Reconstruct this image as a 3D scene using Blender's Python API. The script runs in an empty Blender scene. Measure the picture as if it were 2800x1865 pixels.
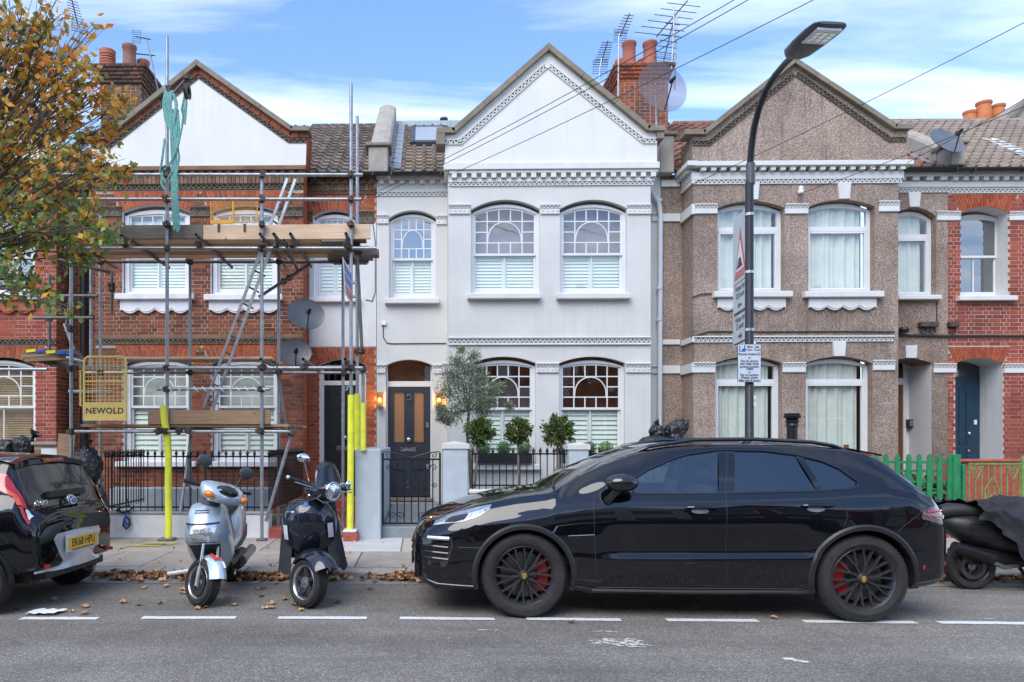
import bpy, bmesh, math, random
from math import radians, sin, cos, pi, sqrt, atan2
from mathutils import Vector, Matrix, noise as mnoise
from mathutils.geometry import tessellate_polygon
R = random.Random(7)
scene = bpy.context.scene
col = scene.collection
# ------------------------------------------------------------------ camera, world, sun, exposure
FPX, CX, CY, TH, H = 2050.0, 1115.0, 1205.0, radians(1.1), 1.477
cam_d = bpy.data.cameras.new('camera'); cam = bpy.data.objects.new('camera', cam_d); col.objects.link(cam)
cam.location = (0, 0, H); cam.rotation_euler = (radians(90), 0, TH)
cam_d.sensor_width = 36; cam_d.lens = FPX/2800*36
cam_d.shift_x = (1400-CX)/2800; cam_d.shift_y = (CY-932.5)/2800
cam_d.clip_end = 2000; cam_d.clip_start = 0.05
scene.camera = cam
w = bpy.data.worlds.new('World'); scene.world = w; w.use_nodes = True
nt = w.node_tree; N = nt.nodes; L = nt.links; N.clear()
SUN_EL, SUN_AZ = radians(47), radians(208)   # azimuth measured clockwise from +Y
def wn(t, **k):
    n = N.new(t)
    for a, b in k.items(): setattr(n, a, b)
    return n
sky = wn('ShaderNodeTexSky', sky_type='NISHITA', sun_disc=False)
sky.sun_elevation = SUN_EL; sky.sun_rotation = SUN_AZ; sky.air_density = 1.0; sky.dust_density = 0.6; sky.ozone_density = 1.5
tc = wn('ShaderNodeTexCoord')
# wispy high cloud laid on a sky plane: direction / height
sep = wn('ShaderNodeSeparateXYZ'); L.new(tc.outputs['Generated'], sep.inputs[0])
mx = wn('ShaderNodeMath', operation='MAXIMUM'); L.new(sep.outputs[2], mx.inputs[0]); mx.inputs[1].default_value = 0.06
dx = wn('ShaderNodeMath', operation='DIVIDE'); L.new(sep.outputs[0], dx.inputs[0]); L.new(mx.outputs[0], dx.inputs[1])
dy = wn('ShaderNodeMath', operation='DIVIDE'); L.new(sep.outputs[1], dy.inputs[0]); L.new(mx.outputs[0], dy.inputs[1])
cmb = wn('ShaderNodeCombineXYZ'); L.new(dx.outputs[0], cmb.inputs[0]); L.new(dy.outputs[0], cmb.inputs[1])
mp = wn('ShaderNodeMapping'); L.new(cmb.outputs[0], mp.inputs[0]); mp.inputs['Rotation'].default_value = (0, 0, radians(-28)); mp.inputs['Scale'].default_value = (0.42, 1.5, 1)
mp.inputs['Location'].default_value = (1.35, 2.2, 0)
nz = wn('ShaderNodeTexNoise'); L.new(mp.outputs[0], nz.inputs['Vector']); nz.inputs['Scale'].default_value = 1.15; nz.inputs['Detail'].default_value = 7; nz.inputs['Roughness'].default_value = 0.55; nz.inputs['Distortion'].default_value = 0.35
cr = wn('ShaderNodeValToRGB'); L.new(nz.outputs['Fac'], cr.inputs[0])
cr.color_ramp.elements[0].position = 0.45; cr.color_ramp.elements[0].color = (0, 0, 0, 1)
cr.color_ramp.elements[1].position = 0.86; cr.color_ramp.elements[1].color = (1, 1, 1, 1)
# haze towards the horizon, as everywhere
hz = wn('ShaderNodeMapRange'); L.new(sep.outputs[2], hz.inputs[0]); hz.inputs[1].default_value = 0.0; hz.inputs[2].default_value = 0.36; hz.inputs[3].default_value = 0.42; hz.inputs[4].default_value = 0.02
ad = wn('ShaderNodeMath', operation='ADD', use_clamp=True); L.new(cr.outputs[0], ad.inputs[0]); L.new(hz.outputs[0], ad.inputs[1])
CLOUD = wn('ShaderNodeMix', data_type='RGBA'); L.new(ad.outputs[0], CLOUD.inputs[0])
gs = wn('ShaderNodeMix', data_type='RGBA', blend_type='MULTIPLY'); gs.inputs[0].default_value = 1; L.new(sky.outputs[0], gs.inputs[6]); gs.inputs[7].default_value = (0.84, 1.03, 1.24, 1)
L.new(gs.outputs[2], CLOUD.inputs[6]); CLOUD.inputs[7].default_value = (7.7, 7.95, 8.4, 1)
bg = wn('ShaderNodeBackground'); L.new(CLOUD.outputs[2], bg.inputs[0]); bg.inputs[1].default_value = 0.135
wo = wn('ShaderNodeOutputWorld'); L.new(bg.outputs[0], wo.inputs[0])
sd = bpy.data.lights.new('sun', 'SUN'); sd.energy = 1.5; sd.angle = radians(44); sd.color = (1, 0.945, 0.86)
so = bpy.data.objects.new('sun', sd); col.objects.link(so)
so.rotation_euler = (radians(90)-SUN_EL, 0, -SUN_AZ+pi)   # lamp looks down -Z
_d = Vector((sin(SUN_AZ)*cos(SUN_EL), cos(SUN_AZ)*cos(SUN_EL), sin(SUN_EL)))
so.rotation_euler = (-_d).to_track_quat('-Z', 'Y').to_euler(); so.location = _d*60
vs = scene.view_settings; vs.view_transform = 'Standard'; vs.look = 'None'; vs.exposure = 0.98; vs.gamma = 1; vs.use_curve_mapping = False
scene.cycles.max_bounces = 8; scene.cycles.transparent_max_bounces = 16; scene.cycles.use_denoising = True
scene.cycles.sample_clamp_indirect = 6
# ------------------------------------------------------------------ photo pixel -> world on a vertical plane Y = const
def ray(px, py):
    a = (px-CX)/FPX; b = (CY-py)/FPX
    return Vector((a*cos(TH)-sin(TH), a*sin(TH)+cos(TH), b))
def X(px, Y): d = ray(px, CY); return d.x/d.y*Y
def Z(px, py, Y): d = ray(px, py); return H + d.z/d.y*Y
def P(px, py, Y): return Vector((X(px, Y), Y, Z(px, py, Y)))
def G(px, py, z=0.0):
    d = ray(px, py); t = (z-H)/d.z
    return Vector((d.x*t, d.y*t, z))
# ------------------------------------------------------------------ mesh building
ORG = {}
class MB:
    def __init__(s): s.v = []; s.f = []; s.mi = []
    def add(s, vs, fs, mi=0):
        b = len(s.v); s.v += [tuple(v) for v in vs]
        for f in fs: s.f.append([b+i for i in f]); s.mi.append(mi)
        return s
    def box(s, x0, x1, y0, y1, z0, z1, mi=0):
        if x0 > x1: x0, x1 = x1, x0
        if y0 > y1: y0, y1 = y1, y0
        if z0 > z1: z0, z1 = z1, z0
        vs = [(x0,y0,z0),(x1,y0,z0),(x1,y1,z0),(x0,y1,z0),(x0,y0,z1),(x1,y0,z1),(x1,y1,z1),(x0,y1,z1)]
        return s.add(vs, [(0,1,5,4),(1,2,6,5),(2,3,7,6),(3,0,4,7),(4,5,6,7),(3,2,1,0)], mi)
    def bbox(s, x0, x1, y0, y1, z0, z1, b=0.006, mi=0):
        "box with chamfered edges"
        if x0 > x1: x0, x1 = x1, x0
        if y0 > y1: y0, y1 = y1, y0
        if z0 > z1: z0, z1 = z1, z0
        b = min(b, (x1-x0)*.45, (y1-y0)*.45, (z1-z0)*.45)
        vs = []
        for z, i in ((z0, b), (z0+b, 0), (z1-b, 0), (z1, b)):
            for (cx, cy, sx, sy) in ((x0,y0,1,1),(x1,y0,-1,1),(x1,y1,-1,-1),(x0,y1,1,-1)):
                p = [(cx+sx*(b+i*0), cy+sy*i), (cx+sx*i, cy+sy*b)]
                if i: p = [(cx+sx*b, cy+sy*b)]*1
                if i: vs.append((p[0][0], p[0][1], z))
                else:
                    q = [(cx+sx*b, cy), (cx, cy+sy*b)]
                    if sx*sy > 0: q.reverse()
                    vs += [(a, c, z) for a, c in q]
        # rings: 4, 8, 8, 4
        r0 = [0,1,2,3]; r1 = list(range(4,12)); r2 = list(range(12,20)); r3 = [20,21,22,23]
        fs = [tuple(reversed(r0)), tuple(r3)]
        for i in range(8): fs.append((r1[i], r1[(i+1)%8], r2[(i+1)%8], r2[i]))
        for k in range(4):
            fs.append((r0[k], r1[2*k+1], r1[2*k])); fs.append((r3[k], r2[2*k], r2[2*k+1]))
            fs.append((r0[k], r0[(k+1)%4], r1[(2*k+2)%8], r1[2*k+1])); fs.append((r3[k], r2[2*k+1], r2[(2*k+2)%8], r3[(k+1)%4]))
        return s.add(vs, fs, mi)
    def obox(s, c, size, rot=None, mi=0):
        m = Matrix.Translation(Vector(c)) @ (rot.to_4x4() if rot else Matrix())
        a, b, d = (k/2 for k in size)
        vs = [m @ Vector(p) for p in ((-a,-b,-d),(a,-b,-d),(a,b,-d),(-a,b,-d),(-a,-b,d),(a,-b,d),(a,b,d),(-a,b,d))]
        return s.add(vs, [(0,1,5,4),(1,2,6,5),(2,3,7,6),(3,0,4,7),(4,5,6,7),(3,2,1,0)], mi)
    def prism(s, poly, y0, y1, mi=0, back=True):
        "poly of (x,z) counter-clockwise seen from -Y"
        n = len(poly)
        vs = [(x, y0, z) for x, z in poly]+[(x, y1, z) for x, z in poly]
        fs = [tuple(range(n))] + ([tuple(range(2*n-1, n-1, -1))] if back else [])
        fs += [(i, i+n, (i+1) % n+n, (i+1) % n) for i in range(n)]
        return s.add(vs, fs, mi)
    def tube(s, p, q, r, n=8, r2=None, mi=0, caps=True):
        p = Vector(p); q = Vector(q); d = (q-p)
        if d.length < 1e-7: return s
        d.normalize(); u = d.orthogonal().normalized(); w_ = d.cross(u)
        r2 = r if r2 is None else r2; vs = []
        for k, (o, rr) in enumerate(((p, r), (q, r2))):
            for i in range(n):
                a = 2*pi*i/n; vs.append(o+(u*cos(a)+w_*sin(a))*rr)
        fs = [(i, (i+1) % n, n+(i+1) % n, n+i) for i in range(n)]
        if caps: fs += [tuple(range(n-1, -1, -1)), tuple(range(n, 2*n))]
        return s.add(vs, fs, mi)
    def hollow(s, p, q, r, n=12, mi=0):
        "open tube with wall thickness"
        p = Vector(p); q = Vector(q); d = (q-p).normalized(); u = d.orthogonal().normalized(); w_ = d.cross(u)
        ri = r*0.82; dep = d*min(0.12, (q-p).length*.4); vs = []
        rings = [(p+dep, ri), (p, ri), (p, r), (q, r), (q, ri), (q-dep, ri)]
        for o, rr in rings:
            for i in range(n):
                a = 2*pi*i/n; vs.append(o+(u*cos(a)+w_*sin(a))*rr)
        fs = []
        for k in range(5):
            for i in range(n): fs.append((k*n+i, k*n+(i+1) % n, (k+1)*n+(i+1) % n, (k+1)*n+i))
        fs += [tuple(range(n)), tuple(range(6*n-1, 5*n-1, -1))]
        return s.add(vs, fs, mi)
    def sweep(s, pts, r, n=8, mi=0, closed=False):
        pts = [Vector(p) for p in pts]; m = len(pts)
        rs = r if isinstance(r, (list, tuple)) else [r]*m
        vs = []; u = None
        for i, p in enumerate(pts):
            a = pts[i-1] if (i > 0 or closed) else p; b = pts[(i+1) % m] if (i < m-1 or closed) else p
            d = (b-a)
            if d.length < 1e-9: d = Vector((0, 0, 1))
            d.normalize()
            if u is None: u = d.orthogonal().normalized()
            else:
                u = u - d*u.dot(d)
                u = d.orthogonal().normalized() if u.length < 1e-6 else u.normalized()
            w_ = d.cross(u)
            for k in range(n):
                t = 2*pi*k/n; vs.append(p+(u*cos(t)+w_*sin(t))*rs[i])
        fs = []
        for i in range(m if closed else m-1):
            j = (i+1) % m
            for k in range(n): fs.append((i*n+k, i*n+(k+1) % n, j*n+(k+1) % n, j*n+k))
        if not closed: fs += [tuple(range(n-1, -1, -1)), tuple(range((m-1)*n, m*n))]
        return s.add(vs, fs, mi)
    def lathe(s, prof, c=(0,0,0), axis='Z', n=24, mi=0, M_=None, a0=0, a1=2*pi):
        "prof of (r, h) along the axis"
        full = abs(a1-a0-2*pi) < 1e-6; k = n if full else n+1
        Mx = Matrix.Translation(Vector(c)) @ {'Z': Matrix(), 'Y': Matrix.Rotation(-pi/2, 4, 'X'), 'X': Matrix.Rotation(pi/2, 4, 'Y')}[axis]
        if M_ is not None: Mx = M_ @ Mx
        vs = []
        for r, h in prof:
            for i in range(k):
                a = a0+(a1-a0)*i/n; vs.append(Mx @ Vector((r*cos(a), r*sin(a), h)))
        fs = []
        for j in range(len(prof)-1):
            for i in range(n): fs.append((j*k+i, j*k+(i+1) % k, (j+1)*k+(i+1) % k, (j+1)*k+i))
        return s.add(vs, fs, mi)
    def ball(s, c, r, nu=14, nv=9, f=None, mi=0, rot=None):
        c = Vector(c); r = (r, r, r) if not isinstance(r, (list, tuple)) else r; vs = []
        for j in range(nv+1):
            t = pi*j/nv
            for i in range(nu):
                a = 2*pi*i/nu; d = Vector((sin(t)*cos(a), sin(t)*sin(a), cos(t)))
                k = 1+(f(d) if f else 0); p = Vector((d.x*r[0]*k, d.y*r[1]*k, d.z*r[2]*k))
                if rot: p = rot @ p
                vs.append(c+p)
        fs = [(j*nu+i, (j+1)*nu+i, (j+1)*nu+(i+1) % nu, j*nu+(i+1) % nu) for j in range(nv) for i in range(nu)]
        return s.add(vs, fs, mi)
    def loft(s, secs, closed=True, caps=True, mi=0):
        "secs: list of equal-length point loops"
        n = len(secs[0]); vs = [p for sc in secs for p in sc]; fs = []
        for j in range(len(secs)-1):
            for i in range(n if closed else n-1):
                fs.append((j*n+i, j*n+(i+1) % n, (j+1)*n+(i+1) % n, (j+1)*n+i))
        if caps and closed: fs += [tuple(range(n-1, -1, -1)), tuple(range((len(secs)-1)*n, len(secs)*n))]
        return s.add(vs, fs, mi)
    def build(s, name, mat, parent=None, smooth=False, sharp=40, local=False, kind=None):
        me = bpy.data.meshes.new(name)
        o0 = ORG.get(parent.name, Vector((0,0,0))) if (parent is not None and not local) else Vector((0,0,0))
        vs = [(v[0]-o0[0], v[1]-o0[1], v[2]-o0[2]) for v in s.v] if o0.length_squared else s.v
        me.from_pydata(vs, [], s.f)
        mats = mat if isinstance(mat, (list, tuple)) else [mat]
        for m in mats: me.materials.append(MAT(m))
        if len(mats) > 1: me.polygons.foreach_set('material_index', s.mi)
        if smooth:
            me.polygons.foreach_set('use_smooth', [True]*len(me.polygons))
            if sharp: me.set_sharp_from_angle(angle=radians(sharp))
        me.update()
        return link(name, me, parent, kind=kind)
def link(name, me, parent=None, loc=None, kind=None):
    o = bpy.data.objects.new(name, me); col.objects.link(o)
    if parent is not None:
        o.parent = parent; ORG[o.name] = ORG.get(parent.name, Vector((0,0,0)))
        if loc is not None: o.location = Vector(loc)-ORG[o.name]
    elif loc is not None: o.location = loc
    if kind: o['kind'] = kind
    return o
def fixn(o):
    bm = bmesh.new(); bm.from_mesh(o.data); bmesh.ops.recalc_face_normals(bm, faces=bm.faces); bm.to_mesh(o.data); bm.free(); return o
def tag(o, label, cat, group=None):
    o['label'] = label; o['category'] = cat
    if group: o['group'] = group
    return o
def thing(name, label, cat, loc=(0,0,0), rot=None, group=None):
    o = bpy.data.objects.new(name, None); col.objects.link(o); o.location = loc; o.empty_display_size = .1
    if rot: o.rotation_euler = rot
    ORG[o.name] = Vector(loc) if rot is None else Vector((0,0,0))
    return tag(o, label, cat, group)
def struct(o): o['kind'] = 'structure'; return o
def copy_tree(o, parent=None, loc=None, label=None):
    c = o.copy(); col.objects.link(c); c.parent = parent
    if loc is not None: c.location = loc
    if label: c['label'] = label
    for ch in o.children: copy_tree(ch, c)
    return c
def text(s, size, mat, name, parent, M_, ext=0.001, align='CENTER', sx=1.0, bold=0.0, spacing=1.0):
    cu = bpy.data.curves.new(name, 'FONT'); cu.body = s; cu.size = size; cu.extrude = ext; cu.align_x = align; cu.align_y = 'CENTER'; cu.offset = bold; cu.space_character = spacing; cu.resolution_u = 3
    t = bpy.data.objects.new(name+'_t', cu); col.objects.link(t)
    dg = bpy.context.evaluated_depsgraph_get(); me = bpy.data.meshes.new_from_object(t.evaluated_get(dg))
    bpy.data.objects.remove(t); bpy.data.curves.remove(cu)
    me.transform(M_ @ Matrix.Diagonal((sx, 1, 1, 1)))
    me.materials.clear(); me.materials.append(MAT(mat)); me.name = name
    if parent is not None and ORG.get(parent.name, Vector()).length_squared: me.transform(Matrix.Translation(-ORG[parent.name]))
    return link(name, me, parent)
FACE = Matrix.Rotation(pi/2, 4, 'X')     # text lying in XY -> standing, read from -Y
# ------------------------------------------------------------------ materials
MATS = {}
def MAT(m): return MATS[m] if isinstance(m, str) else m
def mk(name):
    m = bpy.data.materials.new(name); m.use_nodes = True; t = m.node_tree; t.nodes.clear(); MATS[name] = m
    out = t.nodes.new('ShaderNodeOutputMaterial'); return m, t, out
def nn(t, ty, **k):
    n = t.nodes.new(ty)
    for a, b in k.items(): setattr(n, a, b)
    return n
def pos(t):
    return nn(t, 'ShaderNodeNewGeometry').outputs['Position']
def noise_(t, vec, scale, detail=4, rough=.55, dist=0):
    n = nn(t, 'ShaderNodeTexNoise'); n.inputs['Scale'].default_value = scale; n.inputs['Detail'].default_value = detail; n.inputs['Roughness'].default_value = rough; n.inputs['Distortion'].default_value = dist
    if vec is not None: t.links.new(vec, n.inputs['Vector'])
    return n.outputs['Fac']
def ramp(t, fac, stops):
    r = nn(t, 'ShaderNodeValToRGB'); e = r.color_ramp.elements
    while len(e) < len(stops): e.new(0.5)
    for i, (p, c) in enumerate(stops): e[i].position = p; e[i].color = (*c, 1) if len(c) == 3 else c
    t.links.new(fac, r.inputs[0]); return r.outputs[0]
def mixc(t, fac, a, b, mode='MIX'):
    n = nn(t, 'ShaderNodeMix', data_type='RGBA', blend_type=mode)
    for i, v in ((0, fac), (6, a), (7, b)):
        if isinstance(v, (int, float)): n.inputs[i].default_value = v
        elif isinstance(v, tuple): n.inputs[i].default_value = (*v, 1) if len(v) == 3 else v
        else: t.links.new(v, n.inputs[i])
    return n.outputs[2]
def math_(t, op, a, b=None, clamp=False):
    n = nn(t, 'ShaderNodeMath', operation=op, use_clamp=clamp)
    for i, v in ((0, a), (1, b)):
        if v is None: continue
        if isinstance(v, (int, float)): n.inputs[i].default_value = v
        else: t.links.new(v, n.inputs[i])
    return n.outputs[0]
def bump_(t, fac, strength, dist=0.01):
    b = nn(t, 'ShaderNodeBump'); b.inputs['Strength'].default_value = strength; b.inputs['Distance'].default_value = dist
    t.links.new(fac, b.inputs['Height']); return b.outputs[0]
def rnd(t):
    "a random number per piece: own object or loose island"
    a = nn(t, 'ShaderNodeObjectInfo').outputs['Random']; b = nn(t, 'ShaderNodeNewGeometry').outputs['Random Per Island']
    return math_(t, 'FRACT', math_(t, 'ADD', a, b))
def scl(c, k): return tuple(min(1, x*k) for x in c)
def mat(name, c, rough=.6, metal=0, var=.12, vs=6, bump=0, bs=80, c2=None, coat=0, spec=.5, dirt=0, dirtc=(.08,.065,.05), ds=1.3, piece=0, rv=.08, bd=.004, streak=0, streakc=(.3,.28,.25)):
    m, t, out = mk(name); p = nn(t, 'ShaderNodeBsdfPrincipled'); t.links.new(p.outputs[0], out.inputs[0])
    ps = pos(t); n1 = noise_(t, ps, vs, 5)
    cc = ramp(t, n1, [(.3, scl(c, 1-var)), (.7, c2 if c2 else scl(c, 1+var))])
    if piece: cc = mixc(t, 1.0, cc, ramp(t, rnd(t), [(0, (1-piece,)*3), (1, (1+piece,)*3)]), 'MULTIPLY')
    if dirt:
        d = noise_(t, ps, ds, 6, .65); cc = mixc(t, math_(t, 'MULTIPLY', ramp(t, d, [(.48, (0,0,0)), (.72, (1,1,1))]), dirt), cc, dirtc)
    if streak: cc = streaks(t, ps, cc, streak, streakc)
    t.links.new(cc, p.inputs['Base Color'])
    t.links.new(ramp(t, noise_(t, ps, vs*2.3, 3), [(.3, (max(0, rough-rv),)*3), (.7, (min(1, rough+rv),)*3)]), p.inputs['Roughness'])
    p.inputs['Metallic'].default_value = metal; p.inputs['Coat Weight'].default_value = coat; p.inputs['Coat Roughness'].default_value = .04
    p.inputs['Specular IOR Level'].default_value = spec
    if bump: t.links.new(bump_(t, noise_(t, ps, bs, 4, .6), bump, bd), p.inputs['Normal'])
    return m
def streaks(t, ps, cc, k, c):
    "rain streaks running down a wall"
    mpn = nn(t, 'ShaderNodeMapping'); mpn.inputs['Scale'].default_value = (7, 7, .35); t.links.new(ps, mpn.inputs[0])
    f = math_(t, 'MULTIPLY', ramp(t, noise_(t, mpn.outputs[0], 1.5, 5, .65), [(.50, (0,)*3), (.75, (1,)*3)]), ramp(t, noise_(t, ps, .7, 3), [(.40, (0,)*3), (.62, (1,)*3)]))
    return mixc(t, math_(t, 'MULTIPLY', f, k), cc, c)
def emis(name, c, s, base=(0.02,)*3):
    m, t, out = mk(name); p = nn(t, 'ShaderNodeBsdfPrincipled'); t.links.new(p.outputs[0], out.inputs[0])
    p.inputs['Base Color'].default_value = (*base, 1); p.inputs['Emission Color'].default_value = (*c, 1); p.inputs['Emission Strength'].default_value = s; p.inputs['Roughness'].default_value = .3
def glass(name, tint=(1,1,1), refl=1.0, rough=0.0, ior=1.52, wob=.02):
    m, t, out = mk(name)
    tr = nn(t, 'ShaderNodeBsdfTransparent'); tr.inputs[0].default_value = (*tint, 1)
    gl = nn(t, 'ShaderNodeBsdfGlossy'); gl.inputs['Roughness'].default_value = rough; gl.inputs[0].default_value = (.95,.97,1,1)
    fr = nn(t, 'ShaderNodeLayerWeight'); fr.inputs[0].default_value = .5; sch = math_(t, 'MULTIPLY', math_(t, 'POWER', fr.outputs['Facing'], 5), .957)
    mxs = nn(t, 'ShaderNodeMixShader')
    t.links.new(math_(t, 'ADD', sch, refl*.043, True), mxs.inputs[0]); t.links.new(tr.outputs[0], mxs.inputs[1]); t.links.new(gl.outputs[0], mxs.inputs[2])
    if wob:
        b = bump_(t, noise_(t, pos(t), 2.2, 2), wob, .05); t.links.new(b, gl.inputs['Normal'])
    t.links.new(mxs.outputs[0], out.inputs[0])
def brickm(name, cols, soot=.0, sootc=(.05,.04,.035), rough=.85, ss=.9):
    m, t, out = mk(name); p = nn(t, 'ShaderNodeBsdfPrincipled'); t.links.new(p.outputs[0], out.inputs[0]); ps = pos(t)
    k = len(cols); cc = ramp(t, rnd(t), [(i/(k-1), c) for i, c in enumerate(cols)])
    cc = mixc(t, .55, cc, ramp(t, noise_(t, ps, 26, 5, .65), [(.25, (.45,.42,.4)), (.75, (1.35,1.3,1.25))]), 'MULTIPLY')
    if soot: cc = mixc(t, math_(t, 'MULTIPLY', ramp(t, noise_(t, ps, ss, 5, .6), [(.42, (0,)*3), (.68, (1,)*3)]), soot), cc, sootc)
    t.links.new(cc, p.inputs['Base Color']); p.inputs['Roughness'].default_value = rough; p.inputs['Specular IOR Level'].default_value = .25
    t.links.new(bump_(t, noise_(t, ps, 120, 4, .7), .35, .004), p.inputs['Normal'])
def leafm(name, stops, rough=.5, trans=.35):
    m, t, out = mk(name); p = nn(t, 'ShaderNodeBsdfPrincipled'); cc = ramp(t, rnd(t), stops)
    cc = mixc(t, .5, cc, ramp(t, noise_(t, pos(t), 30, 3), [(.3, (.7,)*3), (.7, (1.25,)*3)]), 'MULTIPLY')
    t.links.new(cc, p.inputs['Base Color']); p.inputs['Roughness'].default_value = rough; p.inputs['Specular IOR Level'].default_value = .35
    tl = nn(t, 'ShaderNodeBsdfTranslucent'); t.links.new(cc, tl.inputs[0]); ms = nn(t, 'ShaderNodeMixShader'); ms.inputs[0].default_value = trans
    t.links.new(p.outputs[0], ms.inputs[1]); t.links.new(tl.outputs[0], ms.inputs[2]); t.links.new(ms.outputs[0], out.inputs[0])
# walls and masonry
mat('white_render', (.615,.60,.56), .75, var=.06, vs=1.5, bump=.35, bs=38, dirt=.14, dirtc=(.42,.43,.43), ds=.8, streak=.32, streakc=(.43,.42,.39))
mat('white_gable', (.69,.675,.63), .7, var=.04, vs=1.2, bump=.2, bs=38, dirt=.10, dirtc=(.5,.5,.5), streak=.35, streakc=(.46,.45,.43))
mat('white_trim', (.655,.64,.605), .55, var=.05, vs=4, bump=.12, bs=60, dirt=.12, dirtc=(.5,.49,.47), ds=2.2, streak=.4, streakc=(.42,.40,.37))
mat('white_old', (.72,.70,.70), .6, var=.07, vs=7, bump=.2, bs=50, dirt=.4, dirtc=(.30,.26,.23), ds=3.5)
mat('sash_white', (.70,.695,.68), .4, var=.03, vs=5)
mat('reveal_white', (.70,.69,.68), .7, var=.05, vs=3, dirt=.15, dirtc=(.4,.38,.36))
mat('shutter', (.74,.77,.71), .5, var=.04, vs=5)
mat('grey_render', (.42,.475,.51), .75, var=.08, vs=5, bump=.2, bs=60, dirt=.3, dirtc=(.60,.62,.63), ds=2.5)
mat('grey_step', (.23,.26,.265), .8, var=.12, vs=7, bump=.15, dirt=.25)
mat('mortar', (.43,.35,.26), .9, var=.15, vs=9, bump=.3, bs=120, dirt=.4, dirtc=(.22,.17,.13), ds=1.1)
mat('mortar_red', (.46,.385,.31), .9, var=.12, vs=9, bump=.3, bs=120)
brickm('brick', [(.12,.04,.026), (.21,.065,.038), (.28,.085,.045), (.34,.105,.052), (.16,.055,.035)], .5, (.06,.038,.03))
brickm('brick_bright', [(.32,.075,.03), (.40,.10,.04), (.48,.14,.055), (.38,.085,.035)], .12)
brickm('brick_red', [(.22,.052,.042), (.34,.075,.052), (.42,.105,.06), (.28,.06,.045)], .35, (.14,.05,.04))
brickm('brick_chim', [(.16,.06,.04), (.30,.085,.045), (.40,.11,.05), (.24,.08,.05)], .75, (.07,.05,.05), ss=1.6)
brickm('brick_arch', [(.28,.065,.033), (.38,.09,.04), (.47,.115,.048), (.36,.075,.035)], .2)
brickm('brick_soot', [(.06,.05,.045), (.16,.07,.05), (.09,.065,.05), (.22,.10,.06), (.12,.085,.06)], .6, (.035,.032,.03), ss=2)
brickm('brick_stock', [(.22,.15,.095), (.30,.16,.10), (.15,.10,.07), (.33,.22,.13)], .5, (.06,.05,.04), ss=2)
mat('red_paint', (.38,.075,.05), .6, var=.15, vs=8, bump=.25, bs=70, dirt=.25, dirtc=(.45,.22,.17), ds=4)
mat('terracotta_trim', (.40,.09,.05), .7, var=.15, vs=9)
mat('stone', (.235,.195,.145), .9, var=.25, vs=6, bump=.5, bs=45, dirt=.6, dirtc=(.075,.062,.05), ds=3)
mat('blind_grey', (.36,.33,.335), .9, var=.05, vs=3)
mat('stone_dark', (.11,.095,.075), .95, var=.3, vs=9, bump=.5, bs=60, dirt=.4, dirtc=(.05,.045,.04), ds=4)
mat('frieze_dark', (.13,.105,.075), .95, var=.4, vs=14, bump=.4)
mat('cement', (.36,.32,.27), .9, var=.12, vs=5, bump=.4, bs=50, dirt=.35, dirtc=(.16,.14,.12), ds=2)
# pebble dash: voronoi stones of mixed colour
def pebble():
    m, t, out = mk('pebbledash'); p = nn(t, 'ShaderNodeBsdfPrincipled'); t.links.new(p.outputs[0], out.inputs[0]); ps = pos(t)
    v = nn(t, 'ShaderNodeTexVoronoi'); v.inputs['Scale'].default_value = 105; t.links.new(ps, v.inputs['Vector'])
    s_ = nn(t, 'ShaderNodeSeparateColor'); t.links.new(v.outputs['Color'], s_.inputs[0])
    cc = ramp(t, s_.outputs[0], [(0, (.15,.105,.080)), (.35, (.27,.20,.155)), (.62, (.36,.270,.222)), (.85, (.47,.375,.32)), (1, (.62,.55,.48))])
    cc = mixc(t, 1, cc, ramp(t, noise_(t, ps, 1.1, 5, .6), [(.3, (.72,.70,.68)), (.65, (1.08,1.06,1.04))]), 'MULTIPLY')
    cc = mixc(t, .8, cc, ramp(t, noise_(t, ps, .45, 6, .7), [(.35, (.70,.67,.64)), (.5, (1,1,1)), (.68, (1.15,1.12,1.1))]), 'MULTIPLY'); cc = streaks(t, ps, cc, .7, (.085,.07,.06))
    t.links.new(cc, p.inputs['Base Color']); p.inputs['Roughness'].default_value = .9; p.inputs['Specular IOR Level'].default_value = .2
    t.links.new(bump_(t, math_(t, 'SUBTRACT', 1, v.outputs['Distance']), .55, .008), p.inputs['Normal'])
pebble()
# roofs
mat('tile', (.235,.18,.13), .85, var=.2, vs=7, bump=.3, bs=70, dirt=.35, dirtc=(.09,.08,.07), ds=5, piece=.25)
mat('tile_old', (.20,.155,.125), .85, var=.2, vs=7, bump=.3, bs=70, dirt=.5, dirtc=(.075,.065,.06), ds=5, piece=.3)
mat('tile_pink', (.27,.215,.17), .85, var=.15, vs=7, bump=.3, bs=70, dirt=.2, dirtc=(.16,.13,.11), ds=5, piece=.15)
mat('tile_red', (.25,.12,.085), .85, var=.2, vs=7, bump=.3, bs=70, dirt=.45, dirtc=(.08,.06,.055), ds=5, piece=.25)
mat('lead', (.30,.33,.36), .45, .3, var=.15, vs=8, bump=.2, bs=25, dirt=.2, dirtc=(.45,.48,.51), ds=5)
mat('pot', (.42,.13,.085), .75, var=.15, vs=9, bump=.15, dirt=.2, dirtc=(.2,.09,.07), ds=5)
mat('pot_orange', (.55,.17,.065), .75, var=.15, vs=9, bump=.15, dirt=.15, dirtc=(.3,.11,.06), ds=5)
mat('pot_dark', (.25,.12,.09), .8, var=.25, vs=9, bump=.2, dirt=.45, dirtc=(.09,.07,.065), ds=5)
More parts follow.
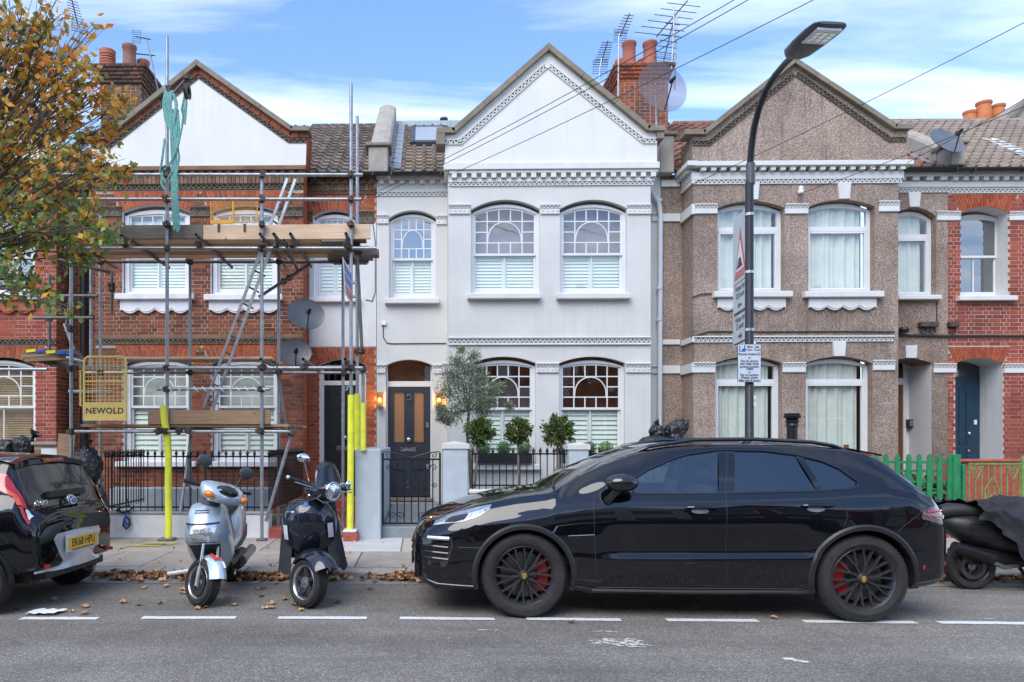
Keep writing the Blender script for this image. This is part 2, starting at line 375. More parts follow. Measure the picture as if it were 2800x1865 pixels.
# ground
def asphalt():
    m, t, out = mk('asphalt'); p = nn(t, 'ShaderNodeBsdfPrincipled'); t.links.new(p.outputs[0], out.inputs[0]); ps = pos(t)
    v = nn(t, 'ShaderNodeTexVoronoi'); v.inputs['Scale'].default_value = 120; t.links.new(ps, v.inputs['Vector'])
    s_ = nn(t, 'ShaderNodeSeparateColor'); t.links.new(v.outputs['Color'], s_.inputs[0])
    cc = ramp(t, s_.outputs[0], [(0, (.13,.119,.104)), (.45, (.212,.194,.171)), (.8, (.275,.253,.226)), (.96, (.36,.335,.30)), (1, (.55,.52,.47))])
    cc = mixc(t, 1, cc, ramp(t, noise_(t, ps, .8, 6, .6), [(.3, (.68,.67,.66)), (.7, (1.14,1.13,1.12))]), 'MULTIPLY')
    st = nn(t, 'ShaderNodeMapping'); st.inputs['Scale'].default_value = (.35, 2.6, 1); t.links.new(ps, st.inputs[0])
    cc = mixc(t, math_(t, 'MULTIPLY', ramp(t, noise_(t, st.outputs[0], 1.6, 6, .7), [(.52, (0,)*3), (.66, (1,)*3)]), .45), cc, (.135,.127,.118))
    by = nn(t, 'ShaderNodeMapping'); by.inputs['Scale'].default_value = (.03, 1, 1); t.links.new(ps, by.inputs[0])
    cc = mixc(t, .8, cc, ramp(t, noise_(t, by.outputs[0], 1.5, 4, .6), [(.32, (.78,.77,.76)), (.68, (1.14,1.14,1.13))]), 'MULTIPLY')
    cc = mixc(t, math_(t, 'MULTIPLY', ramp(t, noise_(t, ps, 2.3, 3, .5), [(.66, (0,)*3), (.74, (1,)*3)]), .45), cc, (.07,.066,.062))
    t.links.new(cc, p.inputs['Base Color']); p.inputs['Roughness'].default_value = .82; p.inputs['Specular IOR Level'].default_value = .3
    t.links.new(bump_(t, math_(t, 'ADD', math_(t, 'MULTIPLY', v.outputs['Distance'], -1), noise_(t, ps, 220, 2)), .5, .006), p.inputs['Normal'])
asphalt()
mat('gutter', (.24,.225,.21), .85, var=.15, vs=8, bump=.35, bs=150, dirt=.5, dirtc=(.055,.05,.045), ds=2)
mat('kerb', (.34,.32,.29), .85, var=.18, vs=10, bump=.35, bs=120, dirt=.5, dirtc=(.08,.075,.06), ds=3, piece=.15)
mat('slab', (.39,.335,.275), .85, var=.14, vs=6, bump=.3, bs=110, dirt=.4, dirtc=(.24,.21,.175), ds=2.5, piece=.16)
mat('slab_pale', (.52,.51,.48), .85, var=.08, vs=6, bump=.25, bs=110, dirt=.2, dirtc=(.25,.24,.22), ds=2.5)
mat('slab_joint', (.075,.075,.055), .95, var=.3, vs=14, dirt=.4, dirtc=(.07,.10,.03), ds=3)
def paint(name, c, wear, ws=38):
    m, t, out = mk(name); p = nn(t, 'ShaderNodeBsdfPrincipled'); p.inputs['Base Color'].default_value = (*c, 1); p.inputs['Roughness'].default_value = .7
    tr = nn(t, 'ShaderNodeBsdfTransparent'); ms = nn(t, 'ShaderNodeMixShader')
    f = ramp(t, noise_(t, pos(t), ws, 5, .7), [(wear, (1,)*3), (wear+.08, (0,)*3)])
    t.links.new(f, ms.inputs[0]); t.links.new(p.outputs[0], ms.inputs[1]); t.links.new(tr.outputs[0], ms.inputs[2]); t.links.new(ms.outputs[0], out.inputs[0])
paint('road_paint', (.72,.72,.69), .33); paint('road_splash', (.58,.56,.51), .45, 21); paint('yellow_paint', (.60,.50,.12), .42)
mat('soil', (.05,.04,.03), .95, var=.3, vs=12, bump=.6, bs=60)
mat('concrete', (.34,.33,.31), .9, var=.12, vs=5, bump=.3, bs=80, dirt=.35, dirtc=(.17,.16,.15))
mat('white_wall', (.66,.66,.65), .8, var=.07, vs=5, bump=.35, bs=60, dirt=.35, dirtc=(.36,.33,.29), ds=2.2)
# metal, plastic, wood
mat('galv', (.33,.345,.36), .42, .65, var=.2, vs=14, bump=.1, bs=60, dirt=.35, dirtc=(.16,.14,.125), ds=6)
mat('galv_dark', (.16,.155,.15), .55, .5, var=.25, vs=14, bump=.15, bs=60, dirt=.4, dirtc=(.12,.075,.045), ds=7)
mat('coupler', (.10,.08,.065), .7, .5, var=.4, vs=25, bump=.3, bs=70, dirt=.5, dirtc=(.17,.085,.04), ds=12)
def wood(name, c, cdark, k=1.0, rough=.75):
    m, t, out = mk(name); p = nn(t, 'ShaderNodeBsdfPrincipled'); t.links.new(p.outputs[0], out.inputs[0]); ps = pos(t)
    mpn = nn(t, 'ShaderNodeMapping'); mpn.inputs['Scale'].default_value = (1.2, 14, 26); t.links.new(ps, mpn.inputs[0])
    cc = ramp(t, noise_(t, mpn.outputs[0], 2.2, 6, .6, .6), [(.28, cdark), (.62, c)])
    v = nn(t, 'ShaderNodeTexVoronoi'); v.inputs['Scale'].default_value = 3.1; t.links.new(ps, v.inputs['Vector'])
    cc = mixc(t, ramp(t, v.outputs['Distance'], [(.035, (.85,)*3), (.075, (0,)*3)]), cc, scl(cdark, .45))
    cc = mixc(t, .5, cc, ramp(t, noise_(t, ps, 2.2, 4), [(.3, (.75,)*3), (.7, (1.2,)*3)]), 'MULTIPLY')
    t.links.new(cc, p.inputs['Base Color']); p.inputs['Roughness'].default_value = rough
    t.links.new(bump_(t, noise_(t, mpn.outputs[0], 5, 4), .25, .004), p.inputs['Normal'])
wood('wood_new', (.74,.53,.36), (.58,.38,.23)); wood('wood_mid', (.42,.26,.15), (.26,.15,.085)); wood('wood_old', (.21,.175,.145), (.11,.09,.075)); wood('wood_ply', (.50,.32,.17), (.36,.21,.10)); wood('door_brown', (.17,.065,.02), (.08,.03,.012), rough=.4)
mat('yellow_frame', (.86,.60,.17), .5, var=.08, vs=9, dirt=.15, dirtc=(.45,.28,.07), ds=5)
mat('orange_frame', (.75,.36,.02), .5, var=.1, vs=9)
mat('foam', (.78,.79,.05), .8, var=.10, vs=6, bump=.3, bs=60, dirt=.45, dirtc=(.42,.40,.10), ds=5)
mat('rope', (.16,.38,.34), .85, var=.35, vs=40, bump=.6, bs=150)
mat('black_iron', (.012,.012,.013), .4, .2, var=.2, vs=20, bump=.1)
mat('black_plastic', (.017,.017,.019), .45, var=.2, vs=20, bump=.12, bs=160)
mat('grey_plastic', (.055,.06,.066), .5, var=.12, vs=18, bump=.1, bs=160)
mat('dish', (.16,.175,.19), .45, .3, var=.12, vs=7)
mat('dish_dark', (.095,.10,.108), .45, .3, var=.12, vs=7)
mat('alu', (.55,.57,.58), .38, .8, var=.1, vs=12, dirt=.2, dirtc=(.35,.36,.36), ds=5)
mat('chrome', (.78,.79,.80), .12, 1, var=.04, vs=9)
mat('lamp_post', (.028,.029,.033), .45, .2, var=.15, vs=9, bump=.1, bs=60)
mat('lamp_grey', (.10,.105,.115), .4, .3, var=.1, vs=9)
mat('wire', (.03,.03,.032), .6)
mat('white_plastic', (.75,.75,.74), .4, var=.04)
mat('sign_grey', (.50,.54,.55), .45, var=.05, vs=4)
mat('sign_white', (.74,.75,.76), .35, var=.03, vs=4)
mat('sign_pale', (.58,.64,.72), .35, var=.04, vs=4)
mat('sign_red', (.52,.05,.045), .35, var=.05); mat('sign_blue', (.03,.10,.42), .35, var=.05); mat('ink', (.02,.02,.022), .5)
mat('binbag', (.013,.0135,.016), .22, var=.3, vs=9, bump=.75, bs=17, spec=.6, bd=.03)
mat('navy', (.028,.035,.048), .38, var=.1, vs=5, coat=.2); mat('black_door', (.018,.018,.022), .35, var=.15, vs=12, bump=.1, bs=130)
mat('blue_door', (.012,.042,.075), .4, var=.12, vs=5); mat('pipe_white', (.62,.67,.70), .5, var=.06, vs=4, dirt=.15, dirtc=(.4,.42,.42))
mat('green_paint', (.012,.21,.075), .6, var=.22, vs=12, bump=.25, bs=40, dirt=.4, dirtc=(.07,.20,.10), ds=9); mat('green_gate', (.16,.26,.06), .6, var=.3, vs=14, dirt=.3, dirtc=(.28,.24,.10), ds=8)
mat('curtain', (.63,.635,.585), .9, var=.06, vs=5); mat('blind_tan', (.42,.27,.14), .7, var=.1, vs=9, piece=.1)
mat('interior', (.16,.13,.11), .9, var=.2, vs=2); mat('interior_brown', (.42,.17,.075), .8, var=.4, vs=2.5)
mat('soffit', (.50,.48,.45), .8, var=.1, vs=4)
glass('glass', (.92,.96,.93), 2.3, 0); glass('glass_sky', (.45,.47,.48), 6.0, 0); glass('glass_fan', (.88,.87,.84), 2.8, .0, wob=.04); glass('glass_car', (.78,.90,.88), 2.6, 0, wob=0); glass('glass_lamp', (.9,.8,.6), 1, .05); glass('glass_tint', (.035,.04,.05), 2.8, 0, wob=0); glass('smoke', (.16,.17,.19), 1.6, 0, wob=0); glass('glass_clear', (.95,.97,.97), 1.3, 0, wob=0)
def meshdish():
    m, t, out = mk('mesh_dish'); tr = nn(t, 'ShaderNodeBsdfTransparent'); tr.inputs[0].default_value = (.86,.85,.88,1); d = nn(t, 'ShaderNodeBsdfDiffuse'); d.inputs[0].default_value = (.30,.29,.31,1); ms = nn(t, 'ShaderNodeMixShader'); ms.inputs[0].default_value = .22
    t.links.new(tr.outputs[0], ms.inputs[1]); t.links.new(d.outputs[0], ms.inputs[2]); t.links.new(ms.outputs[0], out.inputs[0])
meshdish()
emis('door_pane', (1.0,.45,.16), .035, (.22,.125,.07)); emis('lamp_glow', (1.0,.55,.15), 14, (.5,.3,.1))
# vehicles
def carpaint(name, c, flake=.0, rough=.35, dust=.0):
    m, t, out = mk(name); p = nn(t, 'ShaderNodeBsdfPrincipled'); t.links.new(p.outputs[0], out.inputs[0]); ps = pos(t)
    cc = ramp(t, noise_(t, ps, 3, 3), [(.3, scl(c, .93)), (.7, scl(c, 1.07))])
    sx = nn(t, 'ShaderNodeSeparateXYZ'); t.links.new(ps, sx.inputs[0])
    low = nn(t, 'ShaderNodeMapRange'); t.links.new(sx.outputs[2], low.inputs[0]); low.inputs[1].default_value = .62; low.inputs[2].default_value = .2; low.inputs[3].default_value = 0; low.inputs[4].default_value = 1
    f = math_(t, 'MULTIPLY', math_(t, 'MULTIPLY', low.outputs[0], ramp(t, noise_(t, ps, 55, 5, .8), [(.52, (.03,)*3), (.74, (1,)*3)])), dust)
    cc = mixc(t, f, cc, (.20,.18,.155)); t.links.new(cc, p.inputs['Base Color'])
    p.inputs['Metallic'].default_value = flake; p.inputs['Roughness'].default_value = rough; p.inputs['Coat Weight'].default_value = 1; p.inputs['Coat IOR'].default_value = 1.62; p.inputs['Specular IOR Level'].default_value = .5 if flake > .3 else 0
    t.links.new(math_(t, 'ADD', .015, math_(t, 'MULTIPLY', f, .6)), p.inputs['Coat Roughness'])
    t.links.new(bump_(t, noise_(t, ps, 1.6, 2), .012, .05), p.inputs['Coat Normal'])
carpaint('paint_black', (.0035,.0038,.006), 0, .3, .28); carpaint('paint_navy', (.012,.016,.028), .1, .3, .2); carpaint('paint_silver', (.50,.61,.70), .4, .3, .06); carpaint('paint_bumper', (.62,.64,.66), .45, .35, .05)
mat('gloss_black', (.009,.009,.010), .12, var=.1, coat=.6); mat('rubber', (.022,.021,.021), .8, var=.25, vs=18, bump=.2, bs=90, dirt=.35, dirtc=(.07,.06,.05), ds=6)
mat('rim_black', (.075,.075,.082), .33, .6, var=.2, vs=12); mat('rim_silver', (.55,.56,.57), .28, .9, var=.05); mat('disc', (.13,.13,.13), .35, .9, var=.15, vs=20); mat('caliper', (.38,.012,.012), .35, var=.1)
mat('gold', (.60,.36,.10), .35, .6, var=.3, vs=60); mat('tail_red', (.42,.008,.012), .12, var=.1, vs=20, coat=1); mat('tail_orange', (.72,.09,.03), .15, var=.08, vs=20, coat=1); mat('tail_dark', (.09,.008,.014), .1, coat=1); mat('amber', (.75,.22,.01), .15, var=.25, vs=60, coat=1)
mat('lamp_refl', (.72,.74,.76), .15, .85, var=.35, vs=40, bump=.5, bs=50); mat('plate_yellow', (.85,.48,.015), .35, var=.03); mat('seat_black', (.018,.018,.02), .6, var=.15, bump=.2, bs=120); mat('dark_fabric', (.02,.021,.026), .75, var=.2, vs=8, bump=.3, bs=7, bd=.03); mat('lamp_white', (.70,.72,.74), .2, var=.1, vs=50, coat=1)
mat('metal_grey', (.30,.31,.32), .35, .8, var=.1); mat('white_sticker', (.80,.80,.78), .4); mat('car_inside', (.035,.037,.04), .7)
# foliage
leafm('leaf_tree', [(0, (.15,.18,.05)), (.14, (.24,.26,.07)), (.30, (.46,.34,.07)), (.46, (.68,.38,.06)), (.72, (.78,.34,.05)), (.86, (.70,.22,.045)), (1, (.85,.56,.10))], trans=.45)
leafm('leaf_green', [(0, (.13,.22,.06)), (.45, (.23,.34,.10)), (.72, (.40,.45,.14)), (.88, (.74,.48,.06)), (1, (.80,.34,.05))], trans=.45)
leafm('leaf_olive', [(0, (.10,.13,.075)), (.5, (.20,.24,.15)), (1, (.36,.40,.30))], .55, .2)
leafm('leaf_bay', [(0, (.035,.065,.018)), (.5, (.075,.125,.03)), (.85, (.15,.20,.05)), (1, (.26,.20,.07))], .35, .15)
leafm('leaf_box', [(0, (.05,.12,.035)), (.6, (.10,.20,.06)), (1, (.17,.27,.10))], .5, .2)
leafm('leaf_dry', [(0, (.20,.09,.045)), (.3, (.38,.18,.085)), (.6, (.54,.30,.16)), (.85, (.66,.47,.31)), (1, (.70,.45,.10))], .7, .15)
leafm('petal_pink', [(0, (.70,.06,.30)), (1, (.80,.15,.45))]); leafm('petal_white', [(0, (.75,.72,.62)), (1, (.85,.82,.75))])
mat('bark', (.09,.075,.06), .9, var=.3, vs=14, bump=.6, bs=40); mat('bark_pale', (.20,.16,.115), .9, var=.25, vs=20, bump=.4, bs=70)
# ------------------------------------------------------------------ ground
YK, YW, PV = 8.02, 10.75, 0.08           # kerb line, garden wall line, pavement level
YB, YR = 14.15, 14.75                    # bay fronts, recessed fronts
struct(MB().add([(-400,-400,-.03),(400,-400,-.03),(400,400,-.03),(-400,400,-.03)], [(0,1,2,3)]).build('ground', 'concrete'))
road = struct(MB().add([(-150,-1.3,0),(150,-1.3,0),(150,7.72,0),(-150,7.72,0)], [(0,1,2,3)]).build('road', 'asphalt'))
struct(MB().add([(-60,7.70,.004),(60,7.70,.004),(60,YK+.03,.012),(-60,YK+.03,.012)], [(0,1,2,3)]).build('gutter_channel', 'gutter', road))
def road_mark(pts, m='road_paint', z=.005): return MB().add([(p.x, p.y, z) for p in pts], [tuple(range(len(pts)))]).build('road_marking', m, road)
for (a, b, ya, yb) in ((58,268,1692,1692),(388,645,1690,1690),(761,1003,1690,1691),(1093,1352,1691,1694),(1440,1698,1693,1696),(1822,2072,1696,1698),(2196,2504,1700,1703),(2565,2830,1703,1706)):
    p0, p1 = G(a, ya), G(b, yb); hw = .045; rr = random.Random(a); n = 9; top = []; bot = []
    for i in range(n+1):
        q = p0.lerp(p1, i/n); top.append(Vector((q.x, q.y+hw+rr.uniform(-.006, .006), 0))); bot.append(Vector((q.x, q.y-hw+rr.uniform(-.006, .006), 0)))
    road_mark(bot+top[::-1])
def blob(px, py, rx, ry, m, seed, n=22, z=.005):
    rr = random.Random(seed); c = G(px, py); pts = []
    for i in range(n):
        a = 2*pi*i/n; k = rr.uniform(.55, 1.1); pts.append(Vector((c.x+cos(a)*rx*k, c.y+sin(a)*ry*k, 0)))
    return road_mark(pts, m, z)
blob(1695, 1757, .23, .14, 'road_splash', 3); blob(1735, 1766, .16, .06, 'road_splash', 4, z=.006); blob(1330, 1724, .11, .02, 'road_splash', 5); blob(1660, 1728, .16, .02, 'road_splash', 9); blob(2180, 1808, .10, .035, 'road_splash', 12); blob(2155, 1803, .05, .03, 'road_paint', 13, z=.006); blob(2200, 1812, .04, .02, 'road_paint', 14, z=.006); blob(2705, 1693, .05, .012, 'road_paint', 15)
pave = struct(MB().box(-60, 60, YK+.02, YW+6, -.02, PV-.012).build('pavement', 'slab_joint'))
x = -14.0; rk = random.Random(5)
while x < 17:                                           # kerb stones
    l = rk.uniform(.86, .98); MB().bbox(x+.005, x+l-.005, YK, YK+.275, -.01, PV-.004+rk.uniform(-.004, .004), .012).build('kerb_stone', 'kerb', pave); x += l
for r, (ya, yb) in enumerate(((YK+.285, 9.45), (9.46, YW+.05))):   # paving slabs
    x = -13.5+r*.33
    while x < 16:
        l = rk.choice((.6, .9, .9, .75)); pale = r == 1 and abs(x+l/2-X(1010, 10)) < .45
        dz = rk.uniform(-.005, .005)
        MB().bbox(x+.006, x+l-.006, ya+.006, yb-.006, .03, PV+dz, .006).build('paving_slab', 'slab_pale' if pale else 'slab', pave); x += l
for px, py in ((395, 1492), (430, 1488)):
    c = G(px, py, PV); MB().add([(c.x-.22,c.y-.1,PV+.009),(c.x+.2,c.y-.12,PV+.009),(c.x+.3,c.y+.12,PV+.009),(c.x-.1,c.y+.13,PV+.009)], [(0,1,2,3)]).build('paint_patch', 'yellow_paint', pave)
# ------------------------------------------------------------------ house kit
def arch(x0, x1, zs, zt, n=14):
    "points left to right over a segmental arch"
    w_ = x1-x0; r = max(zt-zs, 1e-4); Rr = (w_*w_/4+r*r)/(2*r); cx = (x0+x1)/2; cz = zt-Rr; a = math.asin(min(1, w_/2/Rr))
    if r > w_/2: a = pi-a
    return [(cx+Rr*sin(-a+2*a*i/n), cz+Rr*cos(-a+2*a*i/n)) for i in range(n+1)]
def opening(x0, x1, zb, zs, zt, n=14): return [(x0, zb), (x1, zb)]+arch(x0, x1, zs, zt, n)[::-1]   # ccw from -Y
def wall(parent, name, m, outer, holes, Y, dep=.14, rm=None, thick=.3, sides=True):
    loops = [outer]+[h for h in holes]; flat = [p for l in loops for p in l]
    tris = tessellate_polygon([[Vector((x, z, 0)) for x, z in l] for l in loops])
    mb = MB(); vs = [(x, Y, z) for x, z in flat]; fs = []
    for a, b, c in tris:
        A, B, C_ = flat[a], flat[b], flat[c]; cr_ = (B[0]-A[0])*(C_[1]-A[1])-(B[1]-A[1])*(C_[0]-A[0])
        fs.append((a, b, c) if cr_ > 0 else (a, c, b))
    mb.add(vs, fs, 0)
    if sides:
        n = len(outer); mb.add([(x, Y, z) for x, z in outer]+[(x, Y+thick, z) for x, z in outer], [(i, i+n, (i+1) % n+n, (i+1) % n) for i in range(n)], 0)
    for h in holes:
        n = len(h); mb.add([(x, Y, z) for x, z in h]+[(x, Y+dep, z) for x, z in h], [(i, (i+1) % n, (i+1) % n+n, i+n) for i in range(n)], 1)
    return mb.build(name, [m, rm or m], parent)
def inpoly(x, z, poly):
    c = False; j = len(poly)-1
    for i in range(len(poly)):
        xi, zi = poly[i]; xj, zj = poly[j]
        if (zi > z) != (zj > z) and x < (xj-xi)*(z-zi)/(zj-zi)+xi: c = not c
        j = i
    return c
_brick_mesh = {}
def brick_me(l, m, hgt=.065, dep=.02):
    k = (round(l, 3), m, hgt)
    if k not in _brick_mesh:
        mb = MB().bbox(-l/2, l/2, 0, dep, 0, hgt, .004); me = bpy.data.meshes.new('brick'); me.from_pydata(mb.v, [], mb.f); me.materials.append(MAT(m)); _brick_mesh[k] = me
    return _brick_mesh[k]
def bricks(parent, rect, Y, ok, m, cap=300, seed=1, side=None, prefer=None, course=.075, proud=.007):
    "Flemish bond over rect=(x0,x1,z0,z1) where ok(x,z); the most visible ones single, the rest joined. side: 'R'/'L' builds on a return at X=Y value"
    x0, x1, z0, z1 = rect; rr = random.Random(seed); out = []; r = 0; z = z0
    while z+.06 < z1:
        x = x0-(.0 if r % 2 else .1625); k = 0
        while x < x1:
            l = .215 if (k+r) % 2 == 0 else .1025
            a, b = max(x, x0), min(x+l, x1); S = 8
            if b-a > .03:
                ins = [ok(a+(b-a)*(i+.5)/S, z+.033) for i in range(S)]
                best = (0, 0); i = 0
                while i < S:
                    if ins[i]:
                        j = i
                        while j < S and ins[j]: j += 1
                        if j-i > best[1]-best[0]: best = (i, j)
                        i = j
                    else: i += 1
                aa, bb = a+(b-a)*best[0]/S, a+(b-a)*best[1]/S
                if bb-aa > .03: out.append((aa, bb, z, rr.uniform(-.0025, .0025)))
            x += l+.010; k += 1
        z += course; r += 1
    out.sort(key=prefer or (lambda b: -b[2])); mb = MB()
    for i, (a, b, z, j) in enumerate(out):
        if i < cap and side is None:
            l = round((b-a)/.0125)*.0125; link('brick', brick_me(l, m), parent, ((a+b)/2, Y-proud+j, z))
        elif side is None: mb.box(a, b, Y-proud+j, Y+.013, z, z+.065)
        elif side == 'R': mb.box(Y-.013, Y+proud+j, a, b, z, z+.065)
        else: mb.box(Y-proud+j, Y+.013, a, b, z, z+.065)
    if mb.v: mb.build('brickwork', m, parent, kind='stuff')
def voussoirs(parent, x0, x1, zs, zt, ztop, Y, m, n=17, flare=.38, proud=.012):
    base = arch(x0, x1, zs, zt, n); xc = (x0+x1)/2
    zc = zs-(x1-x0)/2/flare*.8                             # radiating point
    def up(p):
        t = (ztop-zc)/(p[1]-zc); return (xc+(p[0]-xc)*t, ztop)
    for i in range(n):
        a, b = base[i], base[i+1]; c, d = up(b), up(a); g = .06/ n
        L_ = lambda p, q, t: (p[0]+(q[0]-p[0])*t, p[1]+(q[1]-p[1])*t)
        a2, b2 = L_(a, b, .08), L_(a, b, .92); d2, c2 = L_(d, c, .08), L_(d, c, .92)
        cut = .36 if i % 2 else .64
        for t0, t1 in ((0.02, cut-.02), (cut+.02, .98)):
            q = [L_(a2, d2, t0), L_(b2, c2, t0), L_(b2, c2, t1), L_(a2, d2, t1)]
            MB().prism(q, Y-proud, Y+.01).build('arch_brick', m, parent)
    return [base[0], base[-1], up(base[-1]), up(base[0])]
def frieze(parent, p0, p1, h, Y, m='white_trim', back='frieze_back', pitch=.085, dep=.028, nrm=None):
    "zigzag moulding from p0 to p1 (x,z), height h upwards"
    d = Vector((p1[0]-p0[0], p1[1]-p0[1])); l = d.length; d.normalize(); u = Vector((-d.y, d.x))
    if u.y < 0: u = -u
    o = Vector(p0); mb = MB()
    def bar(a, b, t, y0=None):
        e = (b-a); e.normalize(); q = Vector((-e.y, e.x))*t
        pts = [a-q, b-q, b+q, a+q]; mb.prism([(p.x, p.y) for p in pts], Y-(dep if y0 is None else y0), Y+.002)
    k = max(1, round(l/pitch)); pt = l/k
    bar(o+u*h*.06, o+d*l+u*h*.06, h*.07); bar(o+u*h*.94, o+d*l+u*h*.94, h*.07)
    for i in range(k):
        a = o+d*(i*pt)+u*h*.12; b = o+d*((i+.5)*pt)+u*h*.88; c = o+d*((i+1)*pt)+u*h*.12
        bar(a, b, h*.10, dep*.8); bar(b, c, h*.10, dep*.8)
    f = mb.build('frieze', m, parent, kind='stuff')
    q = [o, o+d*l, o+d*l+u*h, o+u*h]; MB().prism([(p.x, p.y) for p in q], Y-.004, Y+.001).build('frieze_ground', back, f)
    return f
mat('frieze_back', (.22,.22,.215), .9, var=.3, vs=12); mat('frieze_back_dark', (.045,.038,.03), .95, var=.3, vs=12)  # grey ground: recess shade and grime between the zigzags, put into the colour
def dentils(parent, x0, x1, z0, z1, Y, n, m='white_trim', dep=.11, fill=.5):
    for i in range(n):
        w_ = (x1-x0)/n; a = x0+w_*(i+.5-fill/2); MB().box(a, a+w_*fill, Y-dep, Y+.002, z0, z1).build('dentil', m, parent)
def band(parent, name, x0, x1, z0, z1, Y, out, m, b=.008): return MB().bbox(x0, x1, Y-out, Y+.02, z0, z1, b).build(name, m, parent)
def ring(outer, inner, y0, y1, mb=None):
    mb = mb or MB(); n = len(outer)
    vs = [(x, y0, z) for x, z in outer]+[(x, y0, z) for x, z in inner]+[(x, y1, z) for x, z in outer]+[(x, y1, z) for x, z in inner]
    fs = []
    for i in range(n):
        j = (i+1) % n; fs += [(i, j, n+j, n+i), (n+i, n+j, 3*n+j, 3*n+i), (j, i, 2*n+i, 2*n+j)]
    return mb.add(vs, fs)
def arch_z(x, x0, x1, zs, zt):
    w_ = x1-x0; r = max(zt-zs, 1e-4); Rr = (w_*w_/4+r*r)/(2*r); cx = (x0+x1)/2; return zt-Rr+sqrt(max(0, Rr*Rr-(x-cx)**2))
def pane(win, poly, Y, m, rr, tilt=.006):
    a, b = rr.uniform(-tilt, tilt), rr.uniform(-tilt, tilt); cx = sum(p[0] for p in poly)/len(poly); cz = sum(p[1] for p in poly)/len(poly)
    return MB().add([(x, Y+(x-cx)*a+(z-cz)*b, z) for x, z in poly], [tuple(range(len(poly)))]).build('pane', m, win)
_slat = {}
def slats(win, x0, x1, z0, z1, Y, n, m='shutter', tilt=30, name='shutter_slat', th=.008, open_=.92):
    h = (z1-z0)/n; k = (round(x1-x0, 3), round(h, 4), m, tilt)
    if k not in _slat:
        mb = MB().obox((0,0,0), (x1-x0, h*open_/max(.35, abs(sin(radians(tilt)))) if tilt > 40 else h*1.25, th), Matrix.Rotation(radians(tilt), 3, 'X'))
        me = bpy.data.meshes.new(name); me.from_pydata(mb.v, [], mb.f); me.materials.append(MAT(m)); _slat[k] = me
    for i in range(n): link(name, _slat[k], win, ((x0+x1)/2, Y, z0+h*(i+.5)))
def shutters(win, x0, x1, z0, z1, Y, n, leaves=2, m='shutter', tilt=70):
    w_ = (x1-x0)/leaves; st = .045
    for k in range(leaves):
        a, b = x0+w_*k, x0+w_*(k+1); fr = MB()
        for (p, q, r_, s_) in ((a, a+st, z0, z1), (b-st, b-.004, z0, z1), (a+st, b-st, z0, z0+.06), (a+st, b-st, z1-.06, z1)): fr.box(p, q, Y-.014, Y+.014, r_, s_)
        fr.build('shutter_frame', m, win); slats(win, a+st, b-st, z0+.06, z1-.06, Y, n, m, tilt)
